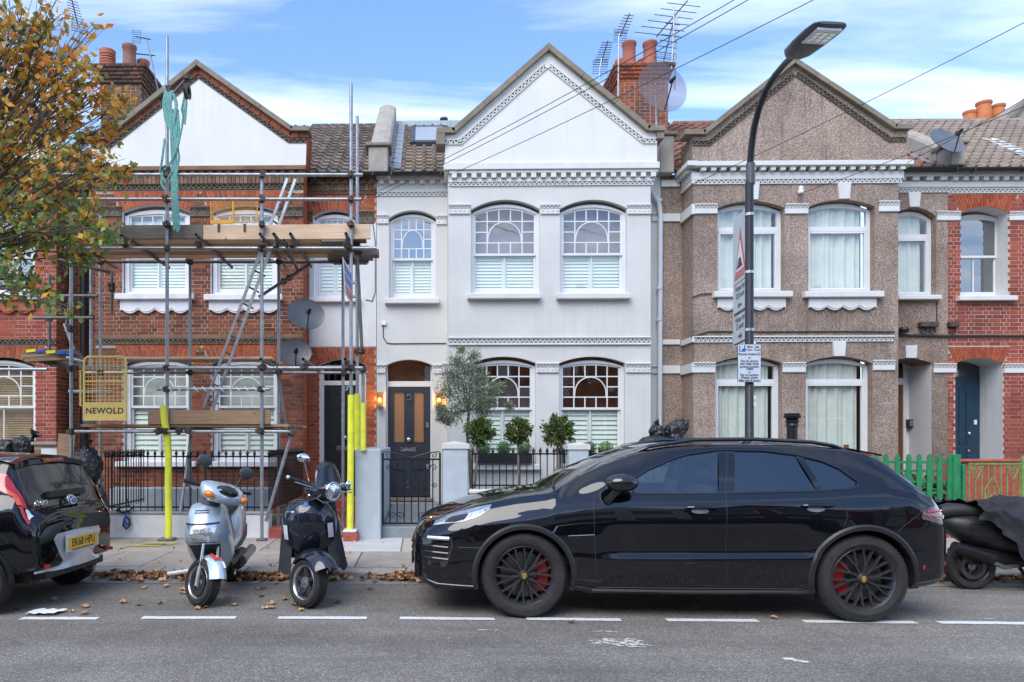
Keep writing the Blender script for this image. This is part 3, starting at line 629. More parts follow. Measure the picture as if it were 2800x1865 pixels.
def sash_window(hs, x0, x1, zb, zs, zt, zm, Y, fan=True, gl=('glass_fan', 'glass'), m='sash_white', fw=.055, seed=1, back=('shutter', 11), lowbar=1, label=None):
    rr = random.Random(seed)
    o_ = opening(x0, x1, zb, zs, zt); i_ = opening(x0+fw, x1-fw, zb+.075, zs-.01, zt-fw)
    win = ring(o_, i_, Y, Y+.10).build('window', m, hs)
    # upper sash
    a, b = x0+fw, x1-fw; s = .038; zt2, zs2 = zt-fw, zs-.01
    up = ring([(a, zm-.02), (b, zm-.02)]+arch(a, b, zs2, zt2)[::-1], [(a+s, zm+.025), (b-s, zm+.025)]+arch(a+s, b-s, zs2-.01, zt2-s)[::-1], Y+.025, Y+.06)
    ax, bx, zlo, zarc = a+s, b-s, zm+.025, (zs2-.01, zt2-s); yb0, yb1 = Y+.03, Y+.052; bw = .011
    up_o = up.build('upper_sash', m, win)
    hgt = zarc[1]-zlo
    if fan:
        c = [ax+(bx-ax)*k/5 for k in range(6)]; z1, z2, z3 = zlo+hgt*.245, zlo+hgt*.49, zlo+hgt*.735
        mb = MB()
        for k in (1, 4): mb.box(c[k]-bw, c[k]+bw, yb0, yb1, zlo-.005, arch_z(c[k], ax, bx, *zarc)+.004)
        for k in (2, 3):
            mb.box(c[k]-bw, c[k]+bw, yb0, yb1, zlo-.005, z1-bw); mb.box(c[k]-bw, c[k]+bw, yb0, yb1, z3+bw, arch_z(c[k], ax, bx, *zarc)+.004)
        for z in (z1, z3):
            for k0, k1 in ((0, 1), (1, 4), (4, 5)): mb.box(c[k0]+(bw if k0 else 0), c[k1]-(bw if k1 < 5 else 0), yb0+.001, yb1-.001, z-bw, z+bw)
        for k0, k1 in ((0, 1), (4, 5)): mb.box(c[k0]+(bw if k0 else 0), c[k1]-(bw if k1 < 5 else 0), yb0+.001, yb1-.001, z2-bw, z2+bw)
        rx, rz = (c[4]-c[1])/2-.012, (z3-z1)-.012; cx = (c[1]+c[4])/2
        mb.sweep([(cx-rx*cos(t*pi/18), (yb0+yb1)/2, z1+rz*sin(t*pi/18)**.8) for t in range(19)], .013, 6)
        mb.build('glazing_bar', m, win)
        def cell(k0, k1, za, zc):
            if zc is None: return [(c[k0], za), (c[k1], za)]+[(x, arch_z(x, ax, bx, *zarc)) for x in (c[k1], (c[k0]+c[k1])/2, c[k0])]
            return [(c[k0], za), (c[k1], za), (c[k1], zc), (c[k0], zc)]
        for k in range(5): pane(win, cell(k, k+1, zlo, z1), Y+.041, gl[0], rr); pane(win, cell(k, k+1, z3, None), Y+.041, gl[0], rr)
        for k in (0, 4): pane(win, cell(k, k+1, z1, z2), Y+.041, gl[0], rr); pane(win, cell(k, k+1, z2, z3), Y+.041, gl[0], rr)
        pane(win, cell(1, 4, z1, z3), Y+.041, gl[0], rr)
    else:
        pane(win, [(ax, zlo), (bx, zlo)]+arch(ax, bx, *zarc)[::-1], Y+.041, gl[0], rr)
    # lower sash, set behind
    s2 = .042; zl0, zl1 = zb+.075, zm+.02
    lo = ring([(a, zl0), (b, zl0), (b, zl1), (a, zl1)], [(a+s2, zl0+.085), (b-s2, zl0+.085), (b-s2, zl1-.045), (a+s2, zl1-.045)], Y+.062, Y+.096).build('lower_sash', m, win)
    xs = [a+s2+(b-a-2*s2)*k/(lowbar+1) for k in range(lowbar+2)]
    for k in range(lowbar+1): pane(win, [(xs[k], zl0+.085), (xs[k+1], zl0+.085), (xs[k+1], zl1-.045), (xs[k], zl1-.045)], Y+.079, gl[1], rr)
    for k in range(lowbar): MB().box(xs[k+1]-.01, xs[k+1]+.01, Y+.064, Y+.092, zl0+.08, zl1-.04).build('glazing_bar', m, win)
    if back:
        kind, n = back
        if kind == 'shutter': shutters(win, x0+.02, x1-.02, zb+.06, zm+.02, Y+.125, n)
        elif kind == 'full':
            shutters(win, x0+.02, x1-.02, zb+.06, zm, Y+.125, n); shutters(win, x0+.02, x1-.02, zm, zt+.02, Y+.125, n-2)
        elif kind == 'blind': slats(win, x0+.02, x1-.02, zb+.06, zt, Y+.2, n, 'blind_tan', 62, 'blind_slat')
    return win
def sill(hs, x0, x1, z0, z1, Y, out=.13, m='white_trim'): return MB().bbox(x0, x1, Y-out, Y+.12, z0, z1, .012).build('window_sill', m, hs)
def capital(hs, x0, x1, z0, z1, Y, m='white_trim', back='frieze_back', relief=True):
    zc = z1-(z1-z0)*.42; c = MB().bbox(x0, x1, Y-.035, Y+.02, z0, zc, .01).build('capital', m, hs)
    MB().bbox(x0, x1, Y-.05, Y+.02, z1-.02, z1, .006).build('capital_top', m, c)
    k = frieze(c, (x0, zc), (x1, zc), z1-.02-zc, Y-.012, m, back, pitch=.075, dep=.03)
    if relief:
        mb = MB(); n = max(2, round((x1-x0)/.09))
        for i in range(n):
            xx = x0+(x1-x0)*(i+.5)/n; mb.ball((xx, Y-.035, zc-(zc-z0)*.35), (.018, .012, .03), 6, 4)
        mb.build('leaf_relief', m, c, smooth=True, kind='stuff')
    return c
def apron(hs, x0, x1, z0, z1, Y, m):
    "scalloped panel under a sill"
    n = 40; pts = []
    for i in range(n+1):
        t = i/n; u = abs(2*t-1); w_ = 0.5+.5*cos(u*pi*3.0) if u < .67 else .75
        pts.append((x0+(x1-x0)*t, z0+(z1-z0)*.30*(1-abs(sin(u*pi*2.1)))))
    poly = pts+[(x1, z1), (x0, z1)]
    a = MB().prism(poly, Y-.055, Y+.01).build('sill_apron', m, hs)
    MB().sweep([(x, Y-.06, z+.035) for x, z in pts[3:-3]], .007, 5).build('scroll_relief', m, a, smooth=True)
    return a
def coping_path(hs, pts, Y, w_=.16, th=.075, out=.10, m='stone', name='coping_stone', seg=.85):
    "stones along (x,z) polyline, th thick upward"
    for (a, b) in zip(pts[:-1], pts[1:]):
        a = Vector(a); b = Vector(b); d = b-a; l = d.length; d.normalize(); u = Vector((-d.y, d.x)); u = u if u.y > 0 else -u
        k = max(1, round(l/seg))
        for i in range(k):
            p = a+d*(l*i/k+.004); q = a+d*(l*(i+1)/k-.004)
            MB().prism([(p.x, p.y), (q.x, q.y), (q.x+u.x*th, q.y+u.y*th), (p.x+u.x*th, p.y+u.y*th)], Y-out, Y+w_+.12).build(name, m, hs)
    for a, b, c in zip(pts[:-2], pts[1:-1], pts[2:]):          # mitre stone where the path turns over
        a, b, c = Vector(a), Vector(b), Vector(c); d1 = (b-a).normalized(); d2 = (c-b).normalized()
        if d1.x*d2.y-d1.y*d2.x < -.05:
            u1 = Vector((-d1.y, d1.x)); u2 = Vector((-d2.y, d2.x)); k = (u1+u2); k = k*(th/(k.dot(u1)))
            MB().prism([(b.x, b.y), (b.x+u2.x*th, b.y+u2.y*th), (b.x+k.x, b.y+k.y), (b.x+u1.x*th, b.y+u1.y*th)], Y-out-.003, Y+w_+.123).build(name, m, hs)
_tile = {}
def roof(hs, x0, x1, y0, z0, slope, ly, m, skip=None, tw=.21, th=.285, cap=300):
    "pitched slope rising away from the street, rolled tiles laid in courses"
    s, c_ = sin(slope), cos(slope); o = MB().add([(x0, y0, z0-.05), (x1, y0, z0-.05), (x1, y0+ly*c_, z0+ly*s-.05), (x0, y0+ly*c_, z0+ly*s-.05)], [(0,1,2,3)]).build('roof', 'stone_dark', hs)
    k = (m, tw, th, round(slope, 3))
    if k not in _tile:
        prof = [(-.5, .0), (-.42, .034), (-.30, .056), (-.18, .034), (-.08, .006), (.20, .0), (.50, .004)]; vs = []
        for yy, lift in ((0, .036), (th+.05, -.008)):
            for px_, h_ in prof: vs.append(Vector((px_*tw*1.02, yy*c_-(h_+lift)*s, yy*s+(h_+lift)*c_)))
        for px_, h_ in prof: vs.append(Vector((px_*tw*1.02, -(h_-.008)*s, (h_-.008)*c_)))
        n = len(prof); fs = [(i, i+1, n+i+1, n+i) for i in range(n-1)]+[(2*n+i, 2*n+i+1, i+1, i) for i in range(n-1)]
        me = bpy.data.meshes.new('roof_tile'); me.from_pydata([tuple(v) for v in vs], [], fs); me.materials.append(MAT(m)); _tile[k] = me
    nr = int(ly/th); nc = int((x1-x0)/tw); cnt = 0; rest = MB(); rr = random.Random(3)
    for r in range(nr):
        for j in range(nc):
            xx = x0+tw*(j+.5); l = r*th
            if skip and skip(xx, l): continue
            p = Vector((xx, y0+l*c_, z0+l*s+rr.uniform(-.003, .003))); cnt += 1
            if cnt <= cap: link('roof_tile', _tile[k], o, p)
            else: rest.add([Vector(v.co)+p for v in _tile[k].vertices], [tuple(f.vertices) for f in _tile[k].polygons])
    if rest.v: rest.build('roof_tiles', m, o, kind='stuff')
    return o
def chimney(name, label, x0, x1, y0, y1, z0, z1, m, pots, corbel=4, cap=300):
    t = thing(name, label, 'chimney', ((x0+x1)/2, y0, z0))
    MB().box(x0, x1, y0, y1, z0, z1).build('stack', 'mortar', t)
    zc = z1-corbel*.075
    def off(z): return max(0, (z-zc)/.075+1)*.03 if z > zc-.01 else 0
    rr = random.Random(len(label)); z = z0; r = 0; core = MB()
    while z < z1-.03:
        o_ = off(z); a0, a1 = x0-o_, x1+o_; x = a0; k = 0
        while x < a1-.02:
            l = .215 if (k+r) % 2 else .1025; b = min(x+l, a1); link('brick', brick_me(round(max(.04, b-x)/.0125)*.0125, m), t, ((x+b)/2, y0-.008-o_+rr.uniform(-.003, .003), z)); x += l+.01; k += 1
        y = y0-o_+.02
        while y < y1+o_:
            for xx, s in ((a0, -1), (a1, 1)): core.box(xx-.012, xx+.012+rr.uniform(-.002, .003), y+(r % 2)*.05, min(y+.205, y1+o_), z, z+.065)
            y += .225
        if o_ > 0: core.box(a0, a1, y0-o_+.006, y1+o_, z-.01, z+.07)
        z += .075; r += 1
    core.build('side_brickwork', m, t, kind='stuff')
    MB().box(x0-.05, x1+.05, y0-.07, y1+.05, z1, z1+.05).build('flaunching', 'cement', t)
    for (px_, py_, rad, hgt, pm, style) in pots:
        pr = [(rad*.95, 0), (rad*.92, .05), (rad, .10), (rad*.93, hgt*.5), (rad*.90, hgt-.09), (rad*1.04, hgt-.07), (rad*1.06, hgt-.01), (rad*.98, hgt), (rad*.8, hgt), (rad*.78, hgt-.15)]
        if style == 'louvre': pr = [(rad, 0), (rad*1.02, .12), (rad*1.1, .14), (rad*1.1, .18), (rad*.95, .2)]+[q for i in range(4) for q in ((rad*.78, .21+.06*i), (rad*1.0, .215+.06*i), (rad*1.0, .25+.06*i))]+[(rad*1.05, hgt-.02), (rad*.9, hgt), (.02, hgt)]
        MB().lathe(pr, (px_, py_, z1+.03), n=20).build('chimney_pot', pm, t, smooth=True, sharp=50)
    return t
def backing(hs, x0, x1, z0, z1, Y, m='interior'): return MB().box(x0, x1, Y, Y+.05, z0, z1).build('room_wall', m, hs)
# ------------------------------------------------------------------ the terrace
XB = lambda p: X(p, YB); XR = lambda p: X(p, YR); ZB = lambda p, q: Z(p, q, YB); ZR = lambda p, q: Z(p, q, YR)
BT = YR-YB+.02
Y0R = YR-.15; SL = radians(33.4)
ZE = Z(950, 474, Y0R); LY = 4.75; ZRID = ZE+LY*sin(SL); YRID = Y0R+LY*cos(SL)
def poly(pts, Y): return [(X(p, Y), Z(p, q, Y)) for p, q in pts]
def ridge(hs, x0, x1, m):
    x = x0
    while x < x1: MB().lathe([(.085, 0), (.095, .02), (.095, .40), (.08, .42)], (x, YRID, ZRID-.06), 'X', 10).build('ridge_tile', m, hs, smooth=True); x += .43
def parapet(hs, px0, px1, yt, yb, m='cement'):
    x0, x1 = X(px0, Y0R-.05), X(px1, Y0R-.05); zt = Z(px0, yt, Y0R-.05); zb = Z(px0, yb, Y0R-.05)
    MB().bbox(x0+.02, x1-.02, Y0R-.08, Y0R+.35, zb, zt, .02).build('parapet_pier', 'cement', hs)
    MB().bbox(x0-.04, x1+.04, Y0R-.13, Y0R+.42, zt, zt+.07, .015).build('pier_cap', 'stone', hs)
    mb = MB(); ys = [Y0R+.3, YRID+.05]; a = zt+.05; b = ZRID+.42; n = 5
    vs = []
    for y, z in ((ys[0], a), (ys[1], b)):
        for k in range(n+1): t = pi*k/n; vs.append((( x0+x1)/2-cos(t)*(x1-x0)/2, y, z+.10*sin(t)))
        vs += [(x1, y, z-.75), (x0, y, z-.75)]
    k = n+3; fs = [(i, (i+1) % k, k+(i+1) % k, k+i) for i in range(k)]+[tuple(range(k))[::-1], tuple(range(k, 2*k))]
    mb.add(vs, fs).build('parapet', m, hs)
    return x0, x1
def flash(hs, x0, x1, n=11):
    for i in range(n):
        l0, l1 = LY*(i/n)*.95+.15, LY*((i+1)/n)*.95+.19
        q = [(x0, Y0R+l0*cos(SL), ZE+l0*sin(SL)+.09), (x1, Y0R+l0*cos(SL), ZE+l0*sin(SL)+.06), (x1, Y0R+l1*cos(SL), ZE+l1*sin(SL)+.05), (x0, Y0R+l1*cos(SL), ZE+l1*sin(SL)+.08)]
        MB().add(q+[(a, b+.01, c-.02) for a, b, c in q], [(0,1,2,3),(4,5,1,0),(1,5,6,2),(3,7,4,0)]).build('lead_flashing', 'lead', hs)
def gutter(hs, x0, x1, z, Y, r=.062, m='black_plastic'):
    mb = MB(); n = 8
    for i, xx in enumerate((x0, x1)):
        mb.v += [(xx, Y-r+r*cos(pi+pi*k/n)*1.0+0, z+r*sin(pi+pi*k/n)) for k in range(n+1)]+[(xx, Y-r+(r-.008)*cos(2*pi-pi*k/n), z+(r-.008)*sin(2*pi-pi*k/n)) for k in range(n+1)]
    k = 2*n+2
    for i in range(k): mb.f.append([i, (i+1) % k, k+(i+1) % k, k+i]); mb.mi.append(0)
    g = mb.build('gutter', m, hs, smooth=True)
    x = x0+.3
    while x < x1: MB().box(x, x+.03, Y-2*r-.006, Y, z-r-.006, z+.008).build('gutter_bracket', m, g); x += .95
    return g
# ============ number 29, the white house
h29 = thing('terraced_house', 'white painted house with a gable, navy door and two lit wall lamps', 'house', (XB(1400), YB, PV))
xl, xr = XB(1226), XB(1779); z0 = 0.0; zc = ZB(1500, 474); rx0 = XR(1030); rx1 = XR(1806)
W29 = {k: (XB(a), XB(b), ZB(a, bot), ZB(a, sp), ZB((a+b)/2, cr_)) for k, (a, b, bot, sp, cr_) in {'u1': (1288,1476,806,573,546), 'u2': (1531,1714,806,571,546), 'g1': (1289,1465,1270,993,975), 'g2': (1529,1709,1270,993,975)}.items()}
wall(h29, 'bay_wall', 'white_render', [(xl, z0), (xr, z0), (xr, zc), (xl, zc)], [opening(*v) for v in W29.values()], YB, .13, thick=BT)
WR = (XR(1064), XR(1192), ZR(1064,819), ZR(1064,596), ZR(1128,575)); DR = (XR(1055), XR(1182), PV+.25, ZR(1055,999), ZR(1120,983))
wall(h29, 'recessed_wall', 'white_render', [(rx0, z0), (xl+.01, z0), (xl+.01, ZE-.02), (rx0, ZE-.02)], [opening(*WR), opening(*DR)], YR, .16)
wall(h29, 'recessed_wall', 'white_render', [(xr-.01, z0), (rx1, z0), (rx1, ZE-.02), (xr-.01, ZE-.02)], [], YR)
gz = ZB(1500, 474)
wall(h29, 'gable', 'white_gable', [(XB(1217), gz+.002), (XB(1795), gz+.002)]+poly([(1795,362),(1770,360),(1499,140),(1243,368),(1217,368)], YB), [], YB-.035, thick=.5)
coping_path(h29, poly([(1193,368),(1243,368),(1499,142),(1768,362),(1815,362)], YB-.035), YB-.035, th=.095)
MB().bbox(XB(1193), XB(1217), YB-.13, YB+.3, ZB(1200,402), ZB(1200,369), .01).build('kneeler', 'stone', h29)
MB().bbox(XB(1792), XB(1812), YB-.10, YB+.3, ZB(1800,385), ZB(1800,363), .01).build('kneeler', 'stone', h29)
fp = poly([(1218,396),(1262,396),(1497,186),(1757,393),(1794,393)], YB-.035)
for a, b in zip(fp[:-1], fp[1:]): frieze(h29, a, b, .095, YB-.035, 'white_gable', pitch=.09)
band(h29, 'string_course', XB(1213), XB(1799), ZB(1500,468), ZB(1500,450), YB, .12, 'white_trim')
band(h29, 'corbel_table', XB(1228), XB(1797), ZB(1500,476), ZB(1500,468.5), YB, .085, 'white_trim')
dentils(h29, XB(1228), XB(1797), ZB(1500,488), ZB(1500,476.3), YB, 21, 'white_trim', .085)
band(h29, 'string_course', XB(1226), XB(1790), ZB(1500,497), ZB(1500,488.5), YB, .02, 'white_trim')
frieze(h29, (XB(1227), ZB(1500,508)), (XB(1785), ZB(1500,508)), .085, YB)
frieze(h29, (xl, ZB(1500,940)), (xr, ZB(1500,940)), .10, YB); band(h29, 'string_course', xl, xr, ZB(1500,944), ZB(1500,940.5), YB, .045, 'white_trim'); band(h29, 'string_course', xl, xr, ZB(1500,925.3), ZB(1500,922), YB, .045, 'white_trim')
dentils(h29, rx0, xl, ZR(1120,504), ZR(1120,493), YR, 7, 'white_trim', .08); band(h29, 'string_course', rx0, xl-.005, ZR(1120,492.6), ZR(1120,484), YR, .09, 'white_trim')
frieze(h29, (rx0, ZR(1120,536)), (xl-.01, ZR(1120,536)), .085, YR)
for a, b, p, q, Y in ((1227,1287,560,587,YB),(1477,1530,560,587,YB),(1715,1780,560,587,YB),(1209,1288,993,1020,YB),(1467,1528,993,1020,YB),(1711,1779,993,1020,YB),(1027,1063,588,613,YR),(1193,1222,590,615,YR),(1001,1054,997,1021,YR),(1184,1216,997,1022,YR),(1781,1805,583,606,YR),(1781,1805,1000,1022,YR)): capital(h29, max(X(a, Y), rx0) if Y == YR else X(a, Y), X(b, Y), Z(a, q, Y), Z(a, p, Y), Y)
for i, (k, (a, b)) in enumerate({'u1': (1277,1477), 'u2': (1520,1721), 'g1': (1281,1476), 'g2': (1516,1722)}.items()):
    v = W29[k]; up = k[0] == 'u'; wd = sash_window(h29, v[0], v[1], v[2], v[3]-.06, v[4]-.06, ZB(1400, 692 if up else 1117), YB+.10, gl=('glass_fan', 'glass'), seed=i+3, back=('shutter', 10))
    wd['label'] = ('upper' if up else 'ground floor')+' sash window with arched fan glazing'
    sill(h29, XB(a), XB(b), v[2]-.10, v[2]+.004, YB)
    if up: MB().add([(v[0]-.02, YB+.33, ZB(1400,700)), (v[1]+.02, YB+.33, ZB(1400,700)), (v[1]+.02, YB+.33, v[4]+.05), (v[0]-.02, YB+.33, v[4]+.05)], [(0,1,2,3)]).build('roller_blind', 'blind_grey', wd)
wd = sash_window(h29, WR[0], WR[1], WR[2], WR[3]-.05, WR[4]-.05, ZR(1120,705), YR+.11, gl=('glass_sky', 'glass'), seed=9, back=('shutter', 11)); sill(h29, XR(1052), XR(1201), WR[2]-.10, WR[2]+.004, YR)
backing(h29, XR(1035), xl+.1, PV, 6.6, YR+.75); backing(h29, xl+.05, xr, PV, 3.6, YB+1.2, 'interior_brown'); backing(h29, xl+.05, xr, 3.65, 6.6, YB+1.2)
# front door of 29
dx0, dx1 = XR(1058), XR(1181); zf = PV+.27; zt_ = ZR(1120,1056)
dr = thing_d = MB(); fr = MB()
for a, b in ((DR[0], DR[0]+.035), (DR[1]-.035, DR[1])): fr.box(a, b, YR+.13, YR+.2, zf, DR[3]+.05)
fr.box(DR[0]+.035, DR[1]-.035, YR+.13, YR+.2, zt_, ZR(1120,1041)); fr.build('door_frame', 'white_trim', h29)
fl = arch(DR[0]+.035, DR[1]-.035, DR[3]-.03, DR[4]-.03); MB().prism([(DR[0]+.035, ZR(1120,1041)), (DR[1]-.035, ZR(1120,1041))]+fl[::-1], YR+.16, YR+.166).build('fanlight', 'glass', h29)
MB().box(DR[0], DR[1], YR+.45, YR+.5, zt_-.1, DR[4]+.1).build('hall_wall', 'interior_brown', h29)
dl, drr = DR[0]+.038, DR[1]-.038; door = MB()
zg0, zg1 = ZR(1120,1211), ZR(1120,1070); wdt = drr-dl; gx = (dl+wdt*.125, dl+wdt*.40, dl+wdt*.60, dl+wdt*.86)
for a, b in ((dl, gx[0]), (gx[1], gx[2]), (gx[3], drr)): door.box(a, b, YR+.14, YR+.185, zf+.02, zt_-.006)
for a, b in ((gx[0], gx[1]), (gx[2], gx[3])): door.box(a, b, YR+.14, YR+.185, zg1, zt_-.006); door.box(a, b, YR+.14, YR+.185, zf+.55, zg0); door.box(a, b, YR+.14, YR+.185, zf+.02, zf+.12); door.box(a, b, YR+.155, YR+.18, zf+.12, zf+.55)
door = door.build('front_door', 'navy', h29); door['label'] = 'navy panelled front door with two amber glass panes'
for a, b in ((gx[0], gx[1]), (gx[2], gx[3])):
    MB().box(a, b, YR+.16, YR+.17, zg0, zg1).build('door_pane', 'door_pane', door); mo = MB()
    for (p, q, r, s_) in ((a, b, zf+.55, zf+.575), (a, b, zf+.12, zf+.145), (a, a+.02, zf+.12, zf+.575), (b-.02, b, zf+.12, zf+.575)): mo.box(p, q, YR+.134, YR+.15, r, s_)
    mo.build('panel_moulding', 'navy', door); mo = MB()
    for (p, q, r, s_) in ((a, a+.014, zg0, zg1), (b-.014, b, zg0, zg1), (a, b, zg0, zg0+.014), (a, b, zg1-.014, zg1)): mo.box(p, q, YR+.134, YR+.15, r, s_)
    mo.build('glazing_bead', 'navy', door)
cxd = (gx[1]+gx[2])/2
MB().sweep([(cxd+.05*cos(t*pi/8), YR+.125, ZR(1120,1086)+.05*sin(t*pi/8)) for t in range(16)], .011, 6, closed=True).build('knocker', 'chrome', door, smooth=True)
MB().ball((cxd-.01, YR+.10, ZR(1120,1202)), .047, 14, 9).build('door_knob', 'chrome', door, smooth=True)
MB().bbox(dl+wdt*.30, dl+wdt*.66, YR+.128, YR+.14, ZR(1120,1236), ZR(1120,1224), .004).build('letter_plate', 'chrome', door)
MB().box(dl+wdt*.35, dl+wdt*.61, YR+.124, YR+.128, ZR(1120,1233), ZR(1120,1227)).build('letter_flap', 'metal_grey', door)
for q in (1161, 1276): MB().bbox(drr-.09, drr-.035, YR+.115, YR+.14, ZR(1120,q+8), ZR(1120,q-6), .008).build('door_lock', 'chrome', door)
MB().bbox(DR[0]-.02, DR[1]+.02, YR-.12, YR+.25, zf-.06, zf, .01).build('threshold', 'stone', h29)
# roof of 29
px0, px1 = XR(1090), XR(1232)
sky_x0, sky_x1 = X(1128, 16.6), X(1222, 16.6)
rf = roof(h29, X(1066, Y0R), XB(1260), Y0R, ZE, SL, LY, 'tile', skip=lambda x, l: (sky_x0-.03 < x < sky_x1+.1 and 2.25 < l < 4.2), cap=300)
def onroof(x, l, h=0): return Vector((x, Y0R+l*cos(SL)-h*sin(SL), ZE+l*sin(SL)+h*cos(SL)))
sk = MB()
for (a, b, l0, l1) in ((sky_x0-.06, sky_x0+.06, 2.3, 4.1), (sky_x1-.06, sky_x1+.06, 2.3, 4.1), (sky_x0, sky_x1, 2.3, 2.5), (sky_x0, sky_x1, 3.95, 4.1)):
    q = [onroof(a, l0, .10), onroof(b, l0, .10), onroof(b, l1, .10), onroof(a, l1, .10)]; q2 = [onroof(a, l0, -.02), onroof(b, l0, -.02), onroof(b, l1, -.02), onroof(a, l1, -.02)]
    sk.add(q+q2, [(0,1,2,3),(4,5,1,0),(5,6,2,1),(6,7,3,2),(7,4,0,3)])
sk = sk.build('skylight', 'grey_plastic', h29); MB().add([onroof(sky_x0+.06, 2.5, .105), onroof(sky_x1-.06, 2.5, .105), onroof(sky_x1-.06, 3.95, .105), onroof(sky_x0+.06, 3.95, .105)], [(0,1,2,3)]).build('pane', 'glass_fan', sk)
MB().add([onroof(sky_x0+.05, 2.48, .095), onroof(sky_x1-.05, 2.48, .095), onroof(sky_x1-.05, 3.97, .095), onroof(sky_x0+.05, 3.97, .095)], [(0,1,2,3)]).build('skylight_sheet', 'sash_white', sk)  # plain white sheet just under the skylight pane
MB().box(X(1085, YRID), X(1300, YRID), YRID-.06, YRID+.1, ZRID-.12, ZRID+.07).build('ridge_flashing', 'lead', h29)
MB().lathe([(.05, 0), (.05, .12), (.10, .13), (.10, .17), (.02, .2)], (X(1214, YRID), YRID+.1, ZRID+.02), n=14).build('roof_vent', 'grey_plastic', h29, smooth=True)
gutter(h29, XR(1028), XB(1222), ZE-.02, Y0R-.02)
pa = parapet(h29, 1005, 1064, 402, 472); flash(h29, pa[1], pa[1]+.22)
pb = parapet(h29, 1800, 1846, 372, 474)
# downpipe between 29 and 31
dp = MB(); Yp = YR-.09; X0 = X(1803, Yp); zz = [ZR(1803, q) for q in (492, 535, 560, 700, 1240)]
dp.sweep([(X(1799, Yp)-.13, Yp-.02, ZR(1799, 488)), (X(1799, Yp)-.13, Yp-.02, ZR(1799, 528)), (X(1801, Yp), Yp, ZR(1799, 556)), (X(1803, Yp)+.02, Yp, ZR(1799, 590)), (X(1803, Yp), Yp, PV+.1)], .047, 12)
dp = dp.build('downpipe', 'pipe_white', h29, smooth=True)
for q in (556, 795, 880): MB().lathe([(.05, 0), (.058, .005), (.058, .05), (.05, .055)], (X(1803, Yp), Yp, ZR(1803, q)), n=14).build('pipe_collar', 'pipe_white', dp, smooth=True)
cb = MB(); cb.sweep([(X(1048, YR), YR-.012, ZR(1048, 890)), (X(1048, YR), YR-.012, ZR(1048, 922)), (X(1058, YR), YR-.012, ZR(1048, 938)), (X(1072, YR), YR-.012, ZR(1072, 940)), (xl-.02, YR-.012, ZR(1200, 939))], .009, 6); cb.build('wall_cable', 'wire', h29)
MB().bbox(X(1043, YR), X(1056, YR), YR-.05, YR, ZR(1050, 890), ZR(1050, 880), .006).build('junction_box', 'white_plastic', h29)
for px_, nm in ((1038, 'brass wall lamp lit amber, left of the navy door'), (1200, 'brass wall lamp lit amber, between navy door and olive tree')):
    x = X(px_, YR-.08); zc_ = ZR(px_, 1094); Yl = YR-.13
    l = thing('wall_lamp', nm, 'wall lamp', (x, YR, zc_), group='lit lamps beside the navy door')
    MB().box(x-.05, x+.05, YR-.03, YR-.001, zc_-.12, zc_+.12).build('back_plate', 'metal_grey', l)
    fr = MB()
    for z in (zc_-.14, zc_+.11): fr.box(x-.065, x+.065, Yl-.055, YR-.02, z, z+.03)
    for a in (-.06, .05): fr.box(x+a, x+a+.01, Yl-.05, Yl-.04, zc_-.11, zc_+.11)
    fr.build('frame', 'gold', l); MB().box(x-.052, x+.052, Yl-.046, Yl-.044, zc_-.11, zc_+.11).build('lamp_glass', 'glass_lamp', l)
    MB().ball((x, Yl, zc_), (.022, .022, .034), 10, 8).build('bulb', 'lamp_glow', l, smooth=True)
    ld = bpy.data.lights.new('lamp_light', 'POINT'); ld.energy = 2.5; ld.color = (1, .55, .22); ld.shadow_soft_size = .03; lo = bpy.data.objects.new('lamp_light', ld); col.objects.link(lo); lo.parent = l; lo.location = (0, -.17, 0)
# ============ number 27, red brick behind the scaffold
h27 = thing('terraced_house', 'dark red brick house with white gable behind the scaffold, black door 27', 'house', (XB(550), YB, PV))
xl, xr = XB(262), XB(829); zc = ZB(550, 458); rx0 = XR(841)-.02; rx1 = XR(1029)
W27 = {k: (XB(a), XB(b), ZB(a, bot), ZB(a, sp), ZB((a+b)/2, cr_)) for k, (a, b, bot, sp, cr_) in {'u1': (334,519,806,580,560), 'u2': (576,760,808,580,560), 'g1': (338,522,1262,995,974), 'g2': (578,764,1262,995,974)}.items()}
holes = [opening(*v) for v in W27.values()]
wall(h27, 'bay_wall', 'mortar', [(xl, z0), (xr, z0), (xr, zc), (xl, zc)], holes, YB, .13, 'white_old', thick=BT)
WR = (XR(856), XR(972), ZR(856,816), ZR(856,592), ZR(910,574)); DR = (XR(872), XR(1000), PV+.3, ZR(872,1000), ZR(935,982))
hr = [opening(*WR), opening(*DR)]
wall(h27, 'recessed_wall', 'mortar', [(rx0-.3, z0), (rx1, z0), (rx1, ZE-.02), (rx0-.3, ZE-.02)], hr, YR, .16, 'white_old')
wall(h27, 'recessed_wall', 'mortar', [(XR(190), z0), (xl+.05, z0), (xl+.05, ZE), (XR(190), ZE)], [], YR)
vz = []
for k, (ty) in {'u1': 522, 'u2': 522, 'g1': 936, 'g2': 936}.items():
    v = W27[k]; vz.append(voussoirs(h27, v[0]-.005, v[1]+.005, v[3], v[4], ZB(500, ty), YB, 'brick_arch'))
vr = [voussoirs(h27, WR[0], WR[1], WR[3], WR[4], ZR(910,533), YR, 'brick_arch', 13), voussoirs(h27, DR[0], DR[1], DR[3], DR[4], ZR(935,950), YR, 'brick_arch', 15)]
zf0, zf1 = ZB(500,942), ZB(500,925); zfr = ZB(500, 520)
ok = lambda x, z: not any(inpoly(x, z, h) for h in holes) and not any(inpoly(x, z, [(a, b) for a, b in q]) for q in vz) and not (zf0-.05 < z < zf1+.02)
bricks(h27, (xl, xr, .1, zfr-.02), YB, ok, 'brick', 300, 2, prefer=lambda b: abs(b[2]-3.9))
